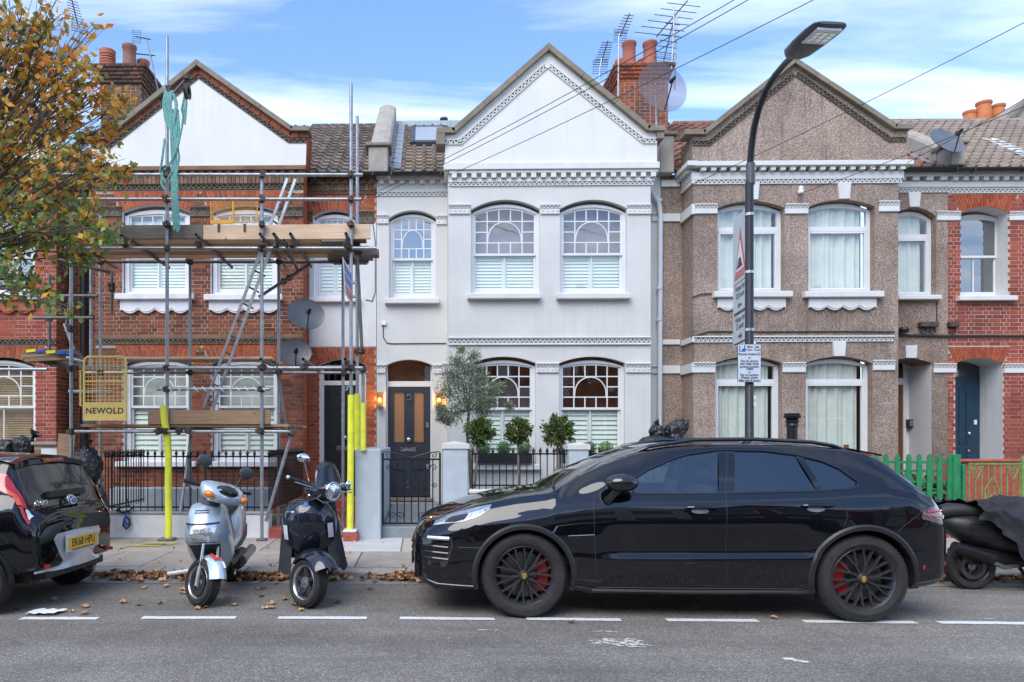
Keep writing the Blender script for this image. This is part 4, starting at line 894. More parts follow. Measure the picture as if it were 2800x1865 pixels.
wz0, wz1 = ZR(930,948), ZR(930,612)
okr = lambda x, z: not any(inpoly(x, z, h) for h in hr) and not any(inpoly(x, z, q) for q in vr) and not (wz0-.03 < z < wz1)
bricks(h27, (rx0, rx1-.005, .1, ZR(930,500)), YR, okr, 'brick_bright', 0, 4)
bricks(h27, (XR(192), xl, .1, ZE-.1), YR, lambda x, z: True, 'brick', 0, 5)
bricks(h27, (YB+.005, YR, .1, ZE-.1), xr, lambda x, z: True, 'brick_bright', 0, 6, side='R')
wp = [(XR(846), wz0), (rx1-.002, wz0), (rx1-.002, wz1), (XR(846), wz1)]
wall(h27, 'painted_render', 'white_trim', wp, [opening(WR[0], WR[1], WR[2], wz1-.05, wz1-.02)], YR-.010, .02, thick=.02)
band(h27, 'string_course', xl, xr-.002, zf1+.004, zf1+.072, YB, .012, 'brick_stock', .003)
# cornice and gable of 27
band(h27, 'string_course', XB(248), XB(838), ZB(550,470), ZB(550,458), YB, .10, 'brick_stock'); dentils(h27, XB(250), XB(836), ZB(550,483), ZB(550,470.3), YB, 24, 'brick_soot', .075)
xx = XB(266)
while xx < XB(826): MB().box(xx, xx+.066, YB-.045, YB+.01, ZB(550,504), ZB(550,484)).build('soldier_brick', 'brick_stock', h27); xx += .076
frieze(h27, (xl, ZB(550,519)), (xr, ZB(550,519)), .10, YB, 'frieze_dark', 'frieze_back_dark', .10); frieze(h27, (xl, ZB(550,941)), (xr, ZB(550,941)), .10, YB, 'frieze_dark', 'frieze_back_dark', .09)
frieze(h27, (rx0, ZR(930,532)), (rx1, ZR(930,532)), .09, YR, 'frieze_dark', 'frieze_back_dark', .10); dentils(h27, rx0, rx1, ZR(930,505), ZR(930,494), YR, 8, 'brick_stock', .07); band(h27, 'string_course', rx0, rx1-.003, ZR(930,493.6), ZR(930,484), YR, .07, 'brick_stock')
xx = rx0+.01
while xx < rx1-.08: MB().box(xx, xx+.066, YR-.03, YR+.01, ZR(930,522), ZR(930,506)).build('soldier_brick', 'brick_stock', h27); xx += .076
gout = poly([(250,384),(293,384),(541,184),(796,362),(843,362)], YB-.03)
wall(h27, 'gable', 'brick_arch', [(XB(250), zc), (XB(838), zc)]+gout[::-1], [], YB-.03, thick=.5)
coping_path(h27, poly([(244,384),(293,384),(541,184),(796,362),(848,362)], YB-.03), YB-.03, th=.085)
ins = poly([(250,398),(297,398),(543,202),(792,377),(843,377)], YB-.03)
for a, b in zip(ins[:-1], ins[1:]):
    A, B = Vector(a), Vector(b); n = max(1, round((B-A).length/.225)); d = (B-A)/n; u = Vector((-d.y, d.x)).normalized(); u = u if u.y > 0 else -u
    for i in range(n): p = A+d*(i+.03); q = A+d*(i+.97); MB().prism([(p.x, p.y), (q.x, q.y), (q.x+u.x*.095, q.y+u.y*.095), (p.x+u.x*.095, p.y+u.y*.095)], YB-.055, YB-.02).build('gable_brick', 'brick_chim', h27)
fd = poly([(252,408),(302,408),(544,216),(789,392),(838,392)], YB-.03)
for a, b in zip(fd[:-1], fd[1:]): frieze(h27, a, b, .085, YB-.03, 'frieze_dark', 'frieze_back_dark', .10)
wall(h27, 'gable_render', 'white_gable', [(XB(252), zc+.002), (XB(837), zc+.002)]+fd[::-1], [], YB-.042, thick=.04)
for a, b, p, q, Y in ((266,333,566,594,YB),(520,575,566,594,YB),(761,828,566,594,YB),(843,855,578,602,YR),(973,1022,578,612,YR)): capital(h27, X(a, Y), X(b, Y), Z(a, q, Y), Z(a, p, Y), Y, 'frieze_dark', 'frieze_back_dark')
for i, (k, v) in enumerate(W27.items()):
    up = k[0] == 'u'; sash_window(h27, v[0]+.02, v[1]-.02, v[2], v[3]-.05, v[4]-.07, ZB(430, 702 if up else 1112), YB+.09, gl=('glass', 'glass'), m='white_old', fw=.075, seed=20+i, back=('full' if up else 'shutter', 9))
    if up: sill(h27, v[0]-.10, v[1]+.10, v[2]-.11, v[2]+.004, YB, m='white_old'); apron(h27, v[0]-.02, v[1]+.02, ZB(430,858), v[2]-.11, YB, 'white_old')
    else: MB().box(v[0]-.02, v[1]+.02, YB+.30, YB+.31, ZB(430,1112), v[4]+.05).build('roller_blind', 'curtain', h27); sill(h27, v[0]-.12, v[1]+.12, v[2]-.10, v[2]+.004, YB, m='white_old')
wd = sash_window(h27, WR[0]+.02, WR[1]-.02, WR[2], WR[3]-.05, WR[4]-.06, ZR(910,703), YR+.10, gl=('glass', 'glass'), m='white_old', fw=.07, seed=31, back=('full', 9)); sill(h27, XR(846), XR(985), WR[2]-.09, WR[2]+.004, YR, m='white_old')
backing(h27, xl+.02, xr, PV, 6.5, YB+1.2); backing(h27, XR(845), rx1-.05, PV, 6.5, YR+.75)
fr = MB(); zt_ = ZR(930,1052); zf = PV+.30
for a, b in ((DR[0], XR(884)), (XR(976), DR[1])): fr.box(a, b, YR+.10, YR+.18, zf, ZR(930,1002))
fr.box(XR(884), XR(976), YR+.10, YR+.18, zt_, ZR(930,1040)); fr.box(XR(884), XR(976), YR+.11, YR+.17, ZR(930,1002), ZR(930,997)); fr.build('door_frame', 'white_trim', h27)
MB().box(XR(880), XR(985), YR+.15, YR+.155, ZR(930,1040), ZR(930,990)).build('fanlight', 'glass_tint', h27)
dl, drr = XR(885), XR(975.5); d = MB().box(dl, drr, YR+.13, YR+.17, zf, zt_-.005).build('front_door', 'black_door', h27); d['label'] = 'black panelled door with number 27'
for c0, c1 in ((.10, .46), (.54, .90)):
    for q0, q1 in ((1075,1120),(1137,1222),(1250,1322)):
        mo = MB(); a, b = dl+(drr-dl)*c0, dl+(drr-dl)*c1; r0, r1 = ZR(930,q1), ZR(930,q0)
        for (p, q, r, s_) in ((a, b, r0, r0+.02), (a, b, r1-.02, r1), (a, a+.02, r0, r1), (b-.02, b, r0, r1)): mo.box(p, q, YR+.122, YR+.132, r, s_)
        mo.build('panel_moulding', 'black_door', d)
text('27', .135, 'sign_white', 'door_number', d, Matrix.Translation((XR(943), YR+.126, ZR(943,1061))) @ FACE, bold=.002)
MB().ball((XR(941), YR+.10, ZR(941,1196)), .045, 12, 8).build('door_knob', 'chrome', d, smooth=True); MB().lathe([(.03, 0), (.03, .01), (.001, .012)], (XR(890), YR+.128, ZR(890,1185)), 'Y', 12, M_=None).build('door_lock', 'gold', d)
MB().bbox(XR(918), XR(953), YR+.118, YR+.13, ZR(930,1232), ZR(930,1219), .004).build('letter_plate', 'chrome', d); MB().bbox(XR(886), XR(893), YR+.118, YR+.13, ZR(930,1274), ZR(930,1265), .004).build('door_lock', 'chrome', d)
MB().bbox(XR(868), XR(1004), YR-.95, YR+.14, PV, zf, .01).build('door_step', 'red_paint', h27); MB().bbox(XR(868), XR(1004), YR-1.35, YR-.952, PV, PV+.15, .01).build('door_step', 'red_paint', h27)
rf = roof(h27, XB(640), X(1008, Y0R), Y0R, ZE, SL, LY, 'tile_old'); ridge(h27, XB(760), X(1050, YRID), 'stone_dark'); gutter(h27, XR(846), XR(1027), ZE-.02, Y0R-.02)
mb = MB(); Yp = YR-.10; xp = X(836, Yp)
mb.sweep([(XR(868), Y0R-.05, ZR(868,482)), (XR(866), Y0R-.05, ZR(868,498)), (xp+.02, Yp, ZR(836,512)), (xp, Yp, ZR(836,530)), (xp, Yp, PV)], .047, 12); dpp = mb.build('downpipe', 'black_plastic', h27, smooth=True)
for q in (530, 760, 985, 1120): MB().lathe([(.05, 0), (.06, .005), (.06, .06), (.05, .065)], (xp, Yp, ZR(836, q)), n=14).build('pipe_collar', 'black_plastic', dpp, smooth=True)
mb = MB(); xp2 = X(228, Yp); mb.tube((xp2, Yp, PV), (xp2, Yp, ZE-.2), .06, 12); mb.build('downpipe', 'black_plastic', h27, smooth=True)
MB().sweep([(XR(1020), YR-.02, ZR(1020,615)), (XR(1026), YR-.02, ZR(1026,660)), (XR(1026), YR-.02, ZR(1026,800)), (XR(1018), YR-.02, ZR(1018,824)), (XR(1000), YR-.02, ZR(1000,820))], .008, 5).build('wall_cable', 'wire', h27)
# ============ number 25, at the left edge
h25 = thing('terraced_house', 'bright red brick house at the left edge behind the autumn tree', 'house', (XB(0), YB, PV))
xl, xr = XB(-420), XB(154); ZC = ZB(60, 470)
W25 = {'u': (XB(-90), XB(95), ZB(0,808), ZB(0,585), ZB(0,560)), 'g': (XB(-100), XB(97), ZB(0,1262), ZB(0,1000), ZB(0,976))}
holes = [opening(*v) for v in W25.values()]
wall(h25, 'bay_wall', 'mortar_red', [(xl, z0), (xr, z0), (xr, ZC), (xl, ZC)], holes, YB, .13, 'white_old', thick=BT)
vz = [voussoirs(h25, v[0], v[1], v[3], v[4], ZB(0, ty), YB, 'brick_arch') for v, ty in ((W25['u'], 522), (W25['g'], 945))]
bricks(h25, (XB(-120), xr, .1, ZC-.1), YB, lambda x, z: not any(inpoly(x, z, h) for h in holes) and not any(inpoly(x, z, q) for q in vz) and not (ZB(60,944) < z < ZB(60,928)), 'brick_red', 300, 8, prefer=lambda b: -b[0])
bricks(h25, (YB+.005, YR, .1, ZC), xr, lambda x, z: True, 'brick', 0, 9, side='R')
frieze(h25, (XB(-120), ZB(60,942)), (xr, ZB(60,942)), .10, YB, 'frieze_dark', 'frieze_back_dark', .09); band(h25, 'string_course', XB(-120), xr, ZB(60,470), ZB(60,452), YB, .1, 'brick_stock')
sash_window(h25, W25['u'][0]+.02, W25['u'][1]-.02, W25['u'][2], W25['u'][3]-.05, W25['u'][4]-.06, ZB(60,700), YB+.09, gl=('glass_sky', 'glass_sky'), m='sash_white', seed=41, back=None)
sash_window(h25, W25['g'][0]+.02, W25['g'][1]-.02, W25['g'][2], W25['g'][3]-.05, W25['g'][4]-.06, ZB(60,1112), YB+.09, gl=('glass', 'glass'), m='sash_white', seed=42, back=('blind', 42))
sill(h25, XB(-105), XB(110), W25['u'][2]-.1, W25['u'][2]+.004, YB); apron(h25, XB(-90), XB(97), ZB(60,858), W25['u'][2]-.1, YB, 'terracotta_trim'); sill(h25, XB(-112), XB(112), W25['g'][2]-.1, W25['g'][2]+.004, YB)
backing(h25, xl, xr-.05, PV, 6.4, YB+1.0)
g25 = poly([(-430,372),(-390,372),(-135,182),(110,372),(158,372)], YB-.03); wall(h25, 'gable', 'white_gable', [(xl, ZC), (xr, ZC)]+g25[::-1], [], YB-.03, thick=.5); coping_path(h25, g25, YB-.03, th=.1)
roof(h25, XB(100), XB(270), Y0R, ZE, SL, LY, 'tile_old')
# ============ number 31, pebbledash
h31 = thing('terraced_house', 'brown pebbledash house with white cornice and net curtained windows', 'house', (XB(2170), YB, PV))
xl, xr = XB(1896), XB(2456); zc = ZB(2170, 450); rx0 = XR(1807); rx1 = XR(2592)
W31 = {k: (XB(a), XB(b), ZB(a, bot), ZB(a, sp), ZB((a+b)/2, cr_)) for k, (a, b, bot, sp, cr_) in {'u1': (1962,2145,800,569,549), 'u2': (2210,2392,800,566,546), 'g1': (1956,2138,1300,993,975), 'g2': (2203,2385,1300,993,975)}.items()}
wall(h31, 'bay_wall', 'pebbledash', [(xl, z0), (xr, z0), (xr, zc), (xl, zc)], [opening(*v) for v in W31.values()], YB, .16, thick=BT)
WR = (XR(2440), XR(2560), ZR(2500,810), ZR(2500,592), ZR(2500,568)); DR = (XR(2420), XR(2549), PV+.2, ZR(2500,994), ZR(2500,980))
wall(h31, 'recessed_wall', 'pebbledash', [(xr-.01, z0), (rx1, z0), (rx1, ZE-.02), (xr-.01, ZE-.02)], [opening(*WR)], YR, .16)  if False else None
wall(h31, 'recessed_wall', 'pebbledash', [(xr-.02, z0), (rx1, z0), (rx1, ZE-.02), (xr-.02, ZE-.02)], [opening(max(WR[0], xr+.02), *WR[1:]), opening(max(DR[0], xr+.02), *DR[1:])], YR, .62, 'pebbledash')
wall(h31, 'recessed_wall', 'pebbledash', [(rx0, z0), (xl+.02, z0), (xl+.02, ZE-.02), (rx0, ZE-.02)], [], YR)
# plastered porch lining, door set deep
MB().box(DR[1]-.004, DR[1]+.02, YR+.02, YR+.75, PV, DR[3]).build('porch_lining', 'reveal_white', h31)
MB().box(XR(2440), DR[1]+.3, YR+.70, YR+.76, PV, DR[4]+.1).build('porch_wall', 'reveal_white', h31)
d = MB().box(XR(2420), X(2466, YR+.68), YR+.66, YR+.695, PV+.2, Z(2450,1052,YR+.68)).build('front_door', 'door_brown', h31); MB().box(XR(2420), X(2468, YR+.68), YR+.66, YR+.69, Z(2450,1033,YR+.68), Z(2450,992,YR+.68)).build('fanlight', 'glass_tint', h31)
MB().box(X(2466, YR+.68), X(2474, YR+.68), YR+.63, YR+.70, PV+.2, Z(2450,990,YR+.68)).build('door_frame', 'white_trim', h31); MB().box(XR(2420), X(2474, YR+.68), YR+.635, YR+.70, Z(2450,1052,YR+.68), Z(2450,1034,YR+.68)).build('door_frame', 'white_trim', h31)
mbx = MB().box(X(2474, YR+.66), X(2505, YR+.66), YR+.55, YR+.7, Z(2490,1168,YR+.6), Z(2490,1147,YR+.6)).build('letter_box', 'black_plastic', h31); MB().box(X(2483, YR+.6), X(2500, YR+.6), YR+.545, YR+.55, Z(2490,1165,YR+.6), Z(2490,1150,YR+.6)).build('letter_flap', 'metal_grey', mbx)
band(h31, 'string_course', XB(1893), XB(2485), ZB(2170,460), ZB(2170,447), YB, .16, 'white_trim'); dentils(h31, XB(1905), XB(2472), ZB(2170,470), ZB(2170,460.2), YB, 21, 'white_trim', .12); band(h31, 'string_course', XB(1890), XB(2470), ZB(2170,490), ZB(2170,470.3), YB, .03, 'white_trim')
frieze(h31, (xl, ZB(2170,503)), (XB(2464), ZB(2170,503)), .095, YB); frieze(h31, (xl, ZB(2170,936)), (XB(2440), ZB(2170,934)), .10, YB); band(h31, 'string_course', xl, XB(2443), ZB(2170,923), ZB(2170,919), YB, .05, 'white_trim')
# the same mouldings carried round the return on the left
def ret(z0_, z1_, out, name='string_course'): return MB().box(xl-out, xl+.01, YB-out+.003, YR, z0_, z1_).build(name, 'white_trim', h31)
for a, b, o_ in ((460,447,.16),(490,470,.03),(503,491,.03),(936,920,.035),(1019,993,.045),(587,559,.045)): ret(ZB(1896, a)+.003, ZB(1896, b)-.003, o_)
for i in range(4): MB().box(xl-.12, xl, YB+.06+i*.14, YB+.13+i*.14, ZB(1896,470), ZB(1896,460.5)).build('dentil', 'white_trim', h31)
for a, b in ((1000,1022),(585,607),(929,943),(493,512)): band(h31, 'string_course', rx0, xl-.05, ZR(1850,b), ZR(1850,a), YR, .04, 'white_trim')
for a, b, p, q, Y in ((1897,1961,558,586,YB),(2146,2209,558,586,YB),(2402,2458,550,580,YB),(1892,1955,991,1020,YB),(2139,2202,991,1019,YB),(2386,2446,985,1013,YB),(2561,2592,578,604,YR),(2551,2592,994,1020,YR)): capital(h31, X(a, Y), X(b, Y), Z(a, q, Y), Z(a, p, Y), Y, relief=False)
def keystone(hs, px_, q0, q1, wt, wb, Y): MB().prism([(X(px_-wb, Y), Z(px_, q1, Y)), (X(px_+wb, Y), Z(px_, q1, Y)), (X(px_+wt, Y), Z(px_, q0, Y)), (X(px_-wt, Y), Z(px_, q0, Y))], Y-.05, Y+.01).build('keystone', 'white_trim', hs)
for a in ((2056,500,547,18,14,YB),(2306,500,545,18,14,YB),(2046,936,975,18,15,YB),(2292,934,974,18,15,YB),(2497,527,567,17,13,YR),(2488,945,979,16,14,YR)): keystone(h31, *a)
def upvc(hs, x0, x1, zb, zs, zt, zm, Y, seed, cur=('curtain', 0)):
    rr = random.Random(seed); f = .075
    win = ring(opening(x0, x1, zb, zs, zt), opening(x0+f, x1-f, zb+f, zs-.02, zt-f), Y, Y+.07).build('window', 'sash_white', hs)
    MB().box(x0+f-.01, x1-f+.01, Y-.012, Y+.065, zm-.045, zm+.045).build('transom_bar', 'sash_white', win)
    a, b = x0+f, x1-f; r2 = ring([(a, zb+f), (b, zb+f), (b, zm-.045), (a, zm-.045)], [(a+.035, zb+f+.035), (b-.035, zb+f+.035), (b-.035, zm-.08), (a+.035, zm-.08)], Y-.008, Y+.05).build('opening_sash', 'sash_white', win)
    pane(win, [(a+.035, zb+f+.035), (b-.035, zb+f+.035), (b-.035, zm-.08), (a+.035, zm-.08)], Y+.02, 'glass', rr); pane(win, [(a, zm+.045), (b, zm+.045)]+arch(a, b, zs-.02, zt-f)[::-1], Y+.02, 'glass', rr)
    n = 60; mb = MB(); pts = []; ph = rr.uniform(0, 6); amp = rr.uniform(.018,.032)
    for i in range(n+1): t = i/n; pts.append((x0+.02+(x1-x0-.17)*t, Y+.10+amp*sin(t*(24+ph*2)+ph+3*sin(t*5+ph))+.012*sin(t*67)))
    vs = [(x, y, zb) for x, y in pts]+[(x, y, zt+.05) for x, y in pts]
    mb.add(vs, [(i, i+1, n+2+i, n+1+i) for i in range(n)]).build('net_curtain', 'curtain', win, smooth=True, sharp=0)
    return win
for i, (k, v) in enumerate(W31.items()):
    up = k[0] == 'u'; upvc(h31, v[0], v[1], v[2], v[3]-.03, v[4]-.03, ZB(2050, 622 if up else 1042), YB+.15, 50+i)
    if up: sill(h31, XB(1947 if k == 'u1' else 2193), XB(2160 if k == 'u1' else 2408), v[2]-.11, v[2]+.004, YB); apron(h31, v[0]-.01, v[1]+.0, ZB(2050,850), v[2]-.12, YB, 'white_trim')
    else: sill(h31, v[0]-.06, v[1]+.06, v[2]-.1, v[2]+.004, YB)
st = MB().box(XB(2320), XB(2335), YB+.165, YB+.168, ZB(2320,1235), ZB(2320,1216)).build('window_sticker', 'door_brown', h31)
upvc(h31, max(WR[0], XR(2440)), WR[1], WR[2], WR[3]-.03, WR[4]-.03, ZR(2500,642), YR+.15, 57); sill(h31, XR(2446), XR(2564), WR[2]-.085, WR[2]+.004, YR)
backing(h31, xl+.02, xr, PV, 6.5, YB+1.2); backing(h31, XR(2440), rx1, 3.2, 6.5, YR+.8)
g31 = poly([(1893,372),(1925,372),(2168,178),(2440,357),(2482,357)], YB-.02)
wall(h31, 'gable', 'pebbledash', [(XB(1893), zc), (XB(2480), zc)]+g31[::-1], [], YB-.02, thick=.62); coping_path(h31, poly([(1868,372),(1925,372),(2168,178),(2440,357),(2487,357)], YB-.02), YB-.02, th=.085)
fd = poly([(1893,398),(1940,398),(2174,208),(2430,388),(2478,388)], YB-.02)
for a, b in zip(fd[:-1], fd[1:]): frieze(h31, a, b, .085, YB-.02, 'frieze_dark', 'frieze_back_dark', .09)
roof(h31, XR(1830), XB(2280), Y0R, ZE, SL, LY, 'tile_red'); roof(h31, XB(2430), X(2610, Y0R), Y0R, ZE, SL, LY, 'tile_red')
ridge(h31, X(1840, YRID), X(2500, YRID), 'tile_red')
pc = parapet(h31, 2594, 2640, 395, 452); flash(h31, pc[0]-.25, pc[0])
gutter(h31, XB(2462), XR(2592), ZR(2520,470), Y0R-.02)
dentils(h31, xr, rx1, ZR(2520,496), ZR(2520,486), YR, 5, 'white_trim', .09); band(h31, 'string_course', xr, rx1, ZR(2520,485.5), ZR(2520,473), YR, .10, 'white_trim'); band(h31, 'string_course', xr, rx1, ZR(2520,513), ZR(2520,496.5), YR, .03, 'white_trim'); frieze(h31, (xr, ZR(2520,527)), (rx1, ZR(2520,527)), .085, YR)
# ============ number 33
h33 = thing('terraced_house', 'bright red brick house at the right edge with a blue door', 'house', (XR(2700), YR, PV))
rx0, rx1 = XR(2592), XR(3080)
WR = (XR(2626), XR(2757), ZR(2690,812), ZR(2690,583), ZR(2690,566)); DR = (XR(2612), XR(2742), PV+.2, ZR(2690,994), ZR(2690,979))
hr = [opening(*WR), opening(*DR)]
wall(h33, 'front_wall', 'mortar_red', [(rx0, z0), (rx1, z0), (rx1, ZE-.02), (rx0, ZE-.02)], hr, YR, .62, 'white_trim')
vr = [voussoirs(h33, WR[0], WR[1], WR[3], WR[4], ZR(2690,531), YR, 'brick_arch', 19), voussoirs(h33, DR[0], DR[1], DR[3], DR[4], ZR(2690,948), YR, 'brick_arch', 19)]
bricks(h33, (rx0, XR(2830), .1, ZR(2690,528)), YR, lambda x, z: not any(inpoly(x, z, h) for h in hr) and not any(inpoly(x, z, q) for q in vr), 'brick_red', 300, 12, prefer=lambda b: abs(b[2]-4))
for a, b, p, q in ((2592,2625,579,604),(2758,2830,579,604),(2592,2613,994,1020),(2744,2830,994,1021)): capital(h33, XR(a), XR(b), ZR(a, q), ZR(a, p), YR, relief=False)
dentils(h33, rx0, XR(2840), ZR(2690,496), ZR(2690,486), YR, 9, 'white_trim', .09); band(h33, 'string_course', rx0, XR(2840), ZR(2690,485.5), ZR(2690,473), YR, .10, 'white_trim'); band(h33, 'string_course', rx0, XR(2840), ZR(2690,513), ZR(2690,496.5), YR, .03, 'white_trim'); frieze(h33, (rx0, ZR(2690,529)), (XR(2840), ZR(2690,529)), .09, YR)
sash_window(h33, WR[0], X(2737, YR+.28), WR[2], WR[3]-.06, WR[4]-.06, ZR(2690,692), YR+.28, fan=False, gl=('glass_sky', 'glass_sky'), seed=61, back=None); sill(h33, XR(2612), XR(2770), WR[2]-.09, WR[2]+.004, YR)
MB().box(X(2737, YR+.28)-.01, WR[1]+.02, YR+.30, YR+.34, WR[2], WR[4]+.05).build('window_lining', 'white_trim', h33)
d = MB().box(DR[0], X(2683, YR+.62), YR+.60, YR+.64, PV+.2, Z(2650,1030,YR+.62)).build('front_door', 'blue_door', h33); d['label'] = 'dark blue panelled door in a white porch'
for q0, q1 in ((1065,1215),(1228,1250)):
    a, b = X(2622, YR+.6), X(2644, YR+.6)
    for (p, q, r, s_) in ((a, b, q1, q1-3), (a, b, q0, q0-3), (a, a+.02, q1, q0), (b-.02, b, q1, q0)): MB().box(p, q, YR+.588, YR+.602, Z(2640,r,YR+.6), Z(2640,s_,YR+.6)).build('panel_moulding', 'blue_door', d)
MB().ball((X(2650, YR+.58), YR+.58, Z(2650,1185,YR+.58)), .035, 10, 8).build('door_knob', 'chrome', d, smooth=True); MB().ball((X(2650, YR+.58), YR+.59, Z(2650,1233,YR+.58)), .025, 10, 8).build('door_lock', 'gold', d, smooth=True)
MB().box(DR[0], X(2683, YR+.62), YR+.605, YR+.64, Z(2650,1030,YR+.62), DR[4]).build('fanlight', 'glass_tint', h33)
MB().box(X(2683, YR+.62), DR[1]+.05, YR+.60, YR+.66, PV, DR[4]+.05).build('porch_wall', 'reveal_white', h33); MB().bbox(X(2672, YR+.5), X(2679, YR+.5), YR+.57, YR+.6, Z(2675,1161,YR+.55), Z(2675,1148,YR+.55), .004).build('door_bell', 'white_plastic', h33)
backing(h33, rx0+.05, rx1, 3.2, 6.5, YR+.8)
roof(h33, X(2600, Y0R), X(3420, Y0R), Y0R, ZE, SL, LY, 'tile_pink', cap=300); ridge(h33, X(2500, YRID), X(2860, YRID), 'tile_pink'); gutter(h33, rx0, XR(2860), ZR(2690,471), Y0R-.02)
for i in range(9):
    q = [onroof(X(2790, 15.6)-.30+i*.03, .4+i*.22, .07), onroof(X(2790, 15.6)+.0+i*.03, .45+i*.22, .07), onroof(X(2790, 15.6)+.0+i*.03, .72+i*.22, .05), onroof(X(2790, 15.6)-.30+i*.03, .66+i*.22, .05)]
    MB().add(q, [(0,1,2,3)]).build('lead_flashing', 'sash_white', h33)
# dormer beyond the ridge at the right edge
MB().prism(poly([(2765,330),(2800,285),(2840,250),(2840,330)], YRID+.4), YRID+.4, YRID+2).build('rear_gable', 'cement', h33)
coping_path(h33, poly([(2762,328),(2800,286),(2850,240)], YRID+.38), YRID+.38, th=.06)
# ------------------------------------------------------------------ chimneys, aerials, dishes
Yc = 16.6
ch1 = chimney('chimney_stack', 'red brick chimney with tall clay pots, between white and pebbledash gables', X(1694, Yc), X(1826, Yc), Yc, Yc+1.2, 6.6, Z(1760,180,Yc), 'brick_chim', [(X(1720, Yc+.35), Yc+.35, .155, .66, 'pot', 0), (X(1777, Yc+.35), Yc+.35, .155, .66, 'pot', 0), (X(1700, Yc+.9), Yc+.9, .15, .55, 'pot_orange', 0), (X(1760, Yc+.9), Yc+.9, .14, .55, 'pot_orange', 0)])
ch2 = chimney('chimney_stack', 'sooty brick chimney with a louvred pot, behind the autumn tree', X(276, Yc), X(384, Yc), Yc, Yc+1.2, 6.6, Z(320,186,Yc), 'brick_soot', [(X(294, Yc+.3), Yc+.3, .175, .52, 'pot', 'louvre'), (X(354, Yc+.3), Yc+.3, .155, .62, 'pot_dark', 0), (X(330, Yc+.85), Yc+.85, .14, .35, 'pot_dark', 'louvre'), (X(392, Yc+.6), Yc+.6, .14, .42, 'pot', 0)], 5)
Yd = 20.0
ch3 = chimney('chimney_stack', 'row of four orange clay pots behind the ridge at the right edge', X(2612, Yd), X(2745, Yd), Yd, Yd+.8, 7.0, Z(2680,338,Yd), 'brick_red', [(X(2620, Yd+.5), Yd+.5, .14, .22, 'pot_orange', 0), (X(2652, Yd+.3), Yd+.3, .16, .42, 'pot_orange', 0), (X(2690, Yd+.15), Yd+.15, .18, .60, 'pot_orange', 0), (X(2728, Yd+.3), Yd+.3, .17, .58, 'pot_orange', 0)])
def aerial(label, mast, boom, Y, n, el, tilt=0, refl=True, m='black_iron', dirv=None, r=.014):
    "mast: pixel polyline, boom: two pixel ends"
    t = thing('tv_aerial', label, 'aerial', P(*mast[0], Y), group='roof aerials')
    MB().sweep([P(*p, Y) for p in mast], .018, 8).build('mast', 'galv', t, smooth=True)
    a, b = P(*boom[0], Y), P(*boom[1], Y); MB().tube(a, b, r, 8).build('boom', m, t)
    d = Vector(dirv or (1, .25, tilt)).normalized(); mb = MB()
    for i in range(n):
        c = a.lerp(b, (i+.3)/n); l = el*(.8+.4*(1-i/n)); mb.tube(c-d*l/2, c+d*l/2, .008, 5)
    mb.build('aerial_elements', m, t, kind='stuff')
    if refl:
        c = a.lerp(b, .03); mb = MB()
        for s in (-1, 1):
            for k in range(3): q = c+Vector((0, 0, s*(.05+.045*k))); mb.tube(q-d*el*.55, q+d*el*.55, .006, 5)
            for e in (-1, 1): mb.tube(c+d*e*el*.55+Vector((0,0,s*.03)), c+d*e*el*.55+Vector((0,0,s*.15)), .006, 5)
        mb.build('reflector', 'galv_dark', t, kind='stuff')
    return t
Ya = 16.55
aerial('small grey tv aerial on the white gable slope left of the chimney', [(1638,232),(1640,190),(1645,160)], [(1640,185),(1662,112)], 16.2, 11, .30, .12)
aerial('tv aerial on a white mast against the chimney pots', [(1690,266),(1692,100),(1695,92)], [(1695,100),(1722,37)], Ya-.1, 8, .26, .06)
aerial('wide multi rod tv aerial highest above the chimney', [(1845,245),(1848,160),(1850,42)], [(1795,100),(1880,2)], Ya+.2, 6, .95, .02, False)
aerial('tv aerial with long level rods beside the chimney', [(1836,190),(1840,120),(1843,20)], [(1815,165),(1842,55)], Ya-.05, 7, .42, .0)
aerial('rod aerial half hidden by the autumn tree top', [(218,110),(215,70)], [(218,90),(194,-10)], 16.5, 13, .28, -.2, False)
aerial('square framed aerial on a leaning mast beside the sooty chimney', [(432,248),(418,185),(402,110)], [(372,100),(412,108)], 17.0, 3, .16, .0)
aerial('small lower aerial pointing left beside the sooty chimney', [(420,190),(412,152)], [(362,146),(424,152)], 17.02, 4, .10, .0, True)
def dish(label, px, py, Y, rad, face, m='dish', arm_to=(.5, -.4), wall_=None, lnb=True, squash=1.0, ax=None):
    c = P(px, py, Y); t = thing('satellite_dish', label, 'satellite dish', c)
    n = Vector(face).normalized(); q = n.to_track_quat('Z', 'Y').to_matrix().to_4x4(); M_ = Matrix.Translation(c) @ q @ Matrix.Diagonal((1, squash, 1, 1))
    pr = [(rad*k/8, .16*rad*(k/8)**2-.0) for k in range(9)]+[(rad*1.02, .16*rad+.004), (rad*1.02, .16*rad-.012)]+[(rad*k/8, .16*rad*(k/8)**2-.012) for k in range(8, -1, -1)]
    MB().lathe(pr, n=36, M_=M_).build('reflector', m, t, smooth=True, sharp=60)
    if lnb:
        f = M_ @ Vector((0, -rad*.15, rad*.85)); bse = M_ @ Vector((0, -rad*.98, .05)); MB().tube(bse, f, .013, 8).build('feed_arm', 'black_plastic', t); MB().lathe([(.02, -.05), (.03, -.04), (.03, .03), (.045, .05), (.045, .08), (.0, .085)], M_=Matrix.Translation(f) @ (-n).to_track_quat('Z', 'Y').to_matrix().to_4x4(), n=12).build('receiver', 'black_plastic', t, smooth=True)
    if wall_ is not None:
        b = c-n*.05; MB().sweep([b, b-n*.12, Vector(wall_)], .02, 8).build('bracket', 'galv', t, smooth=True)
    return t
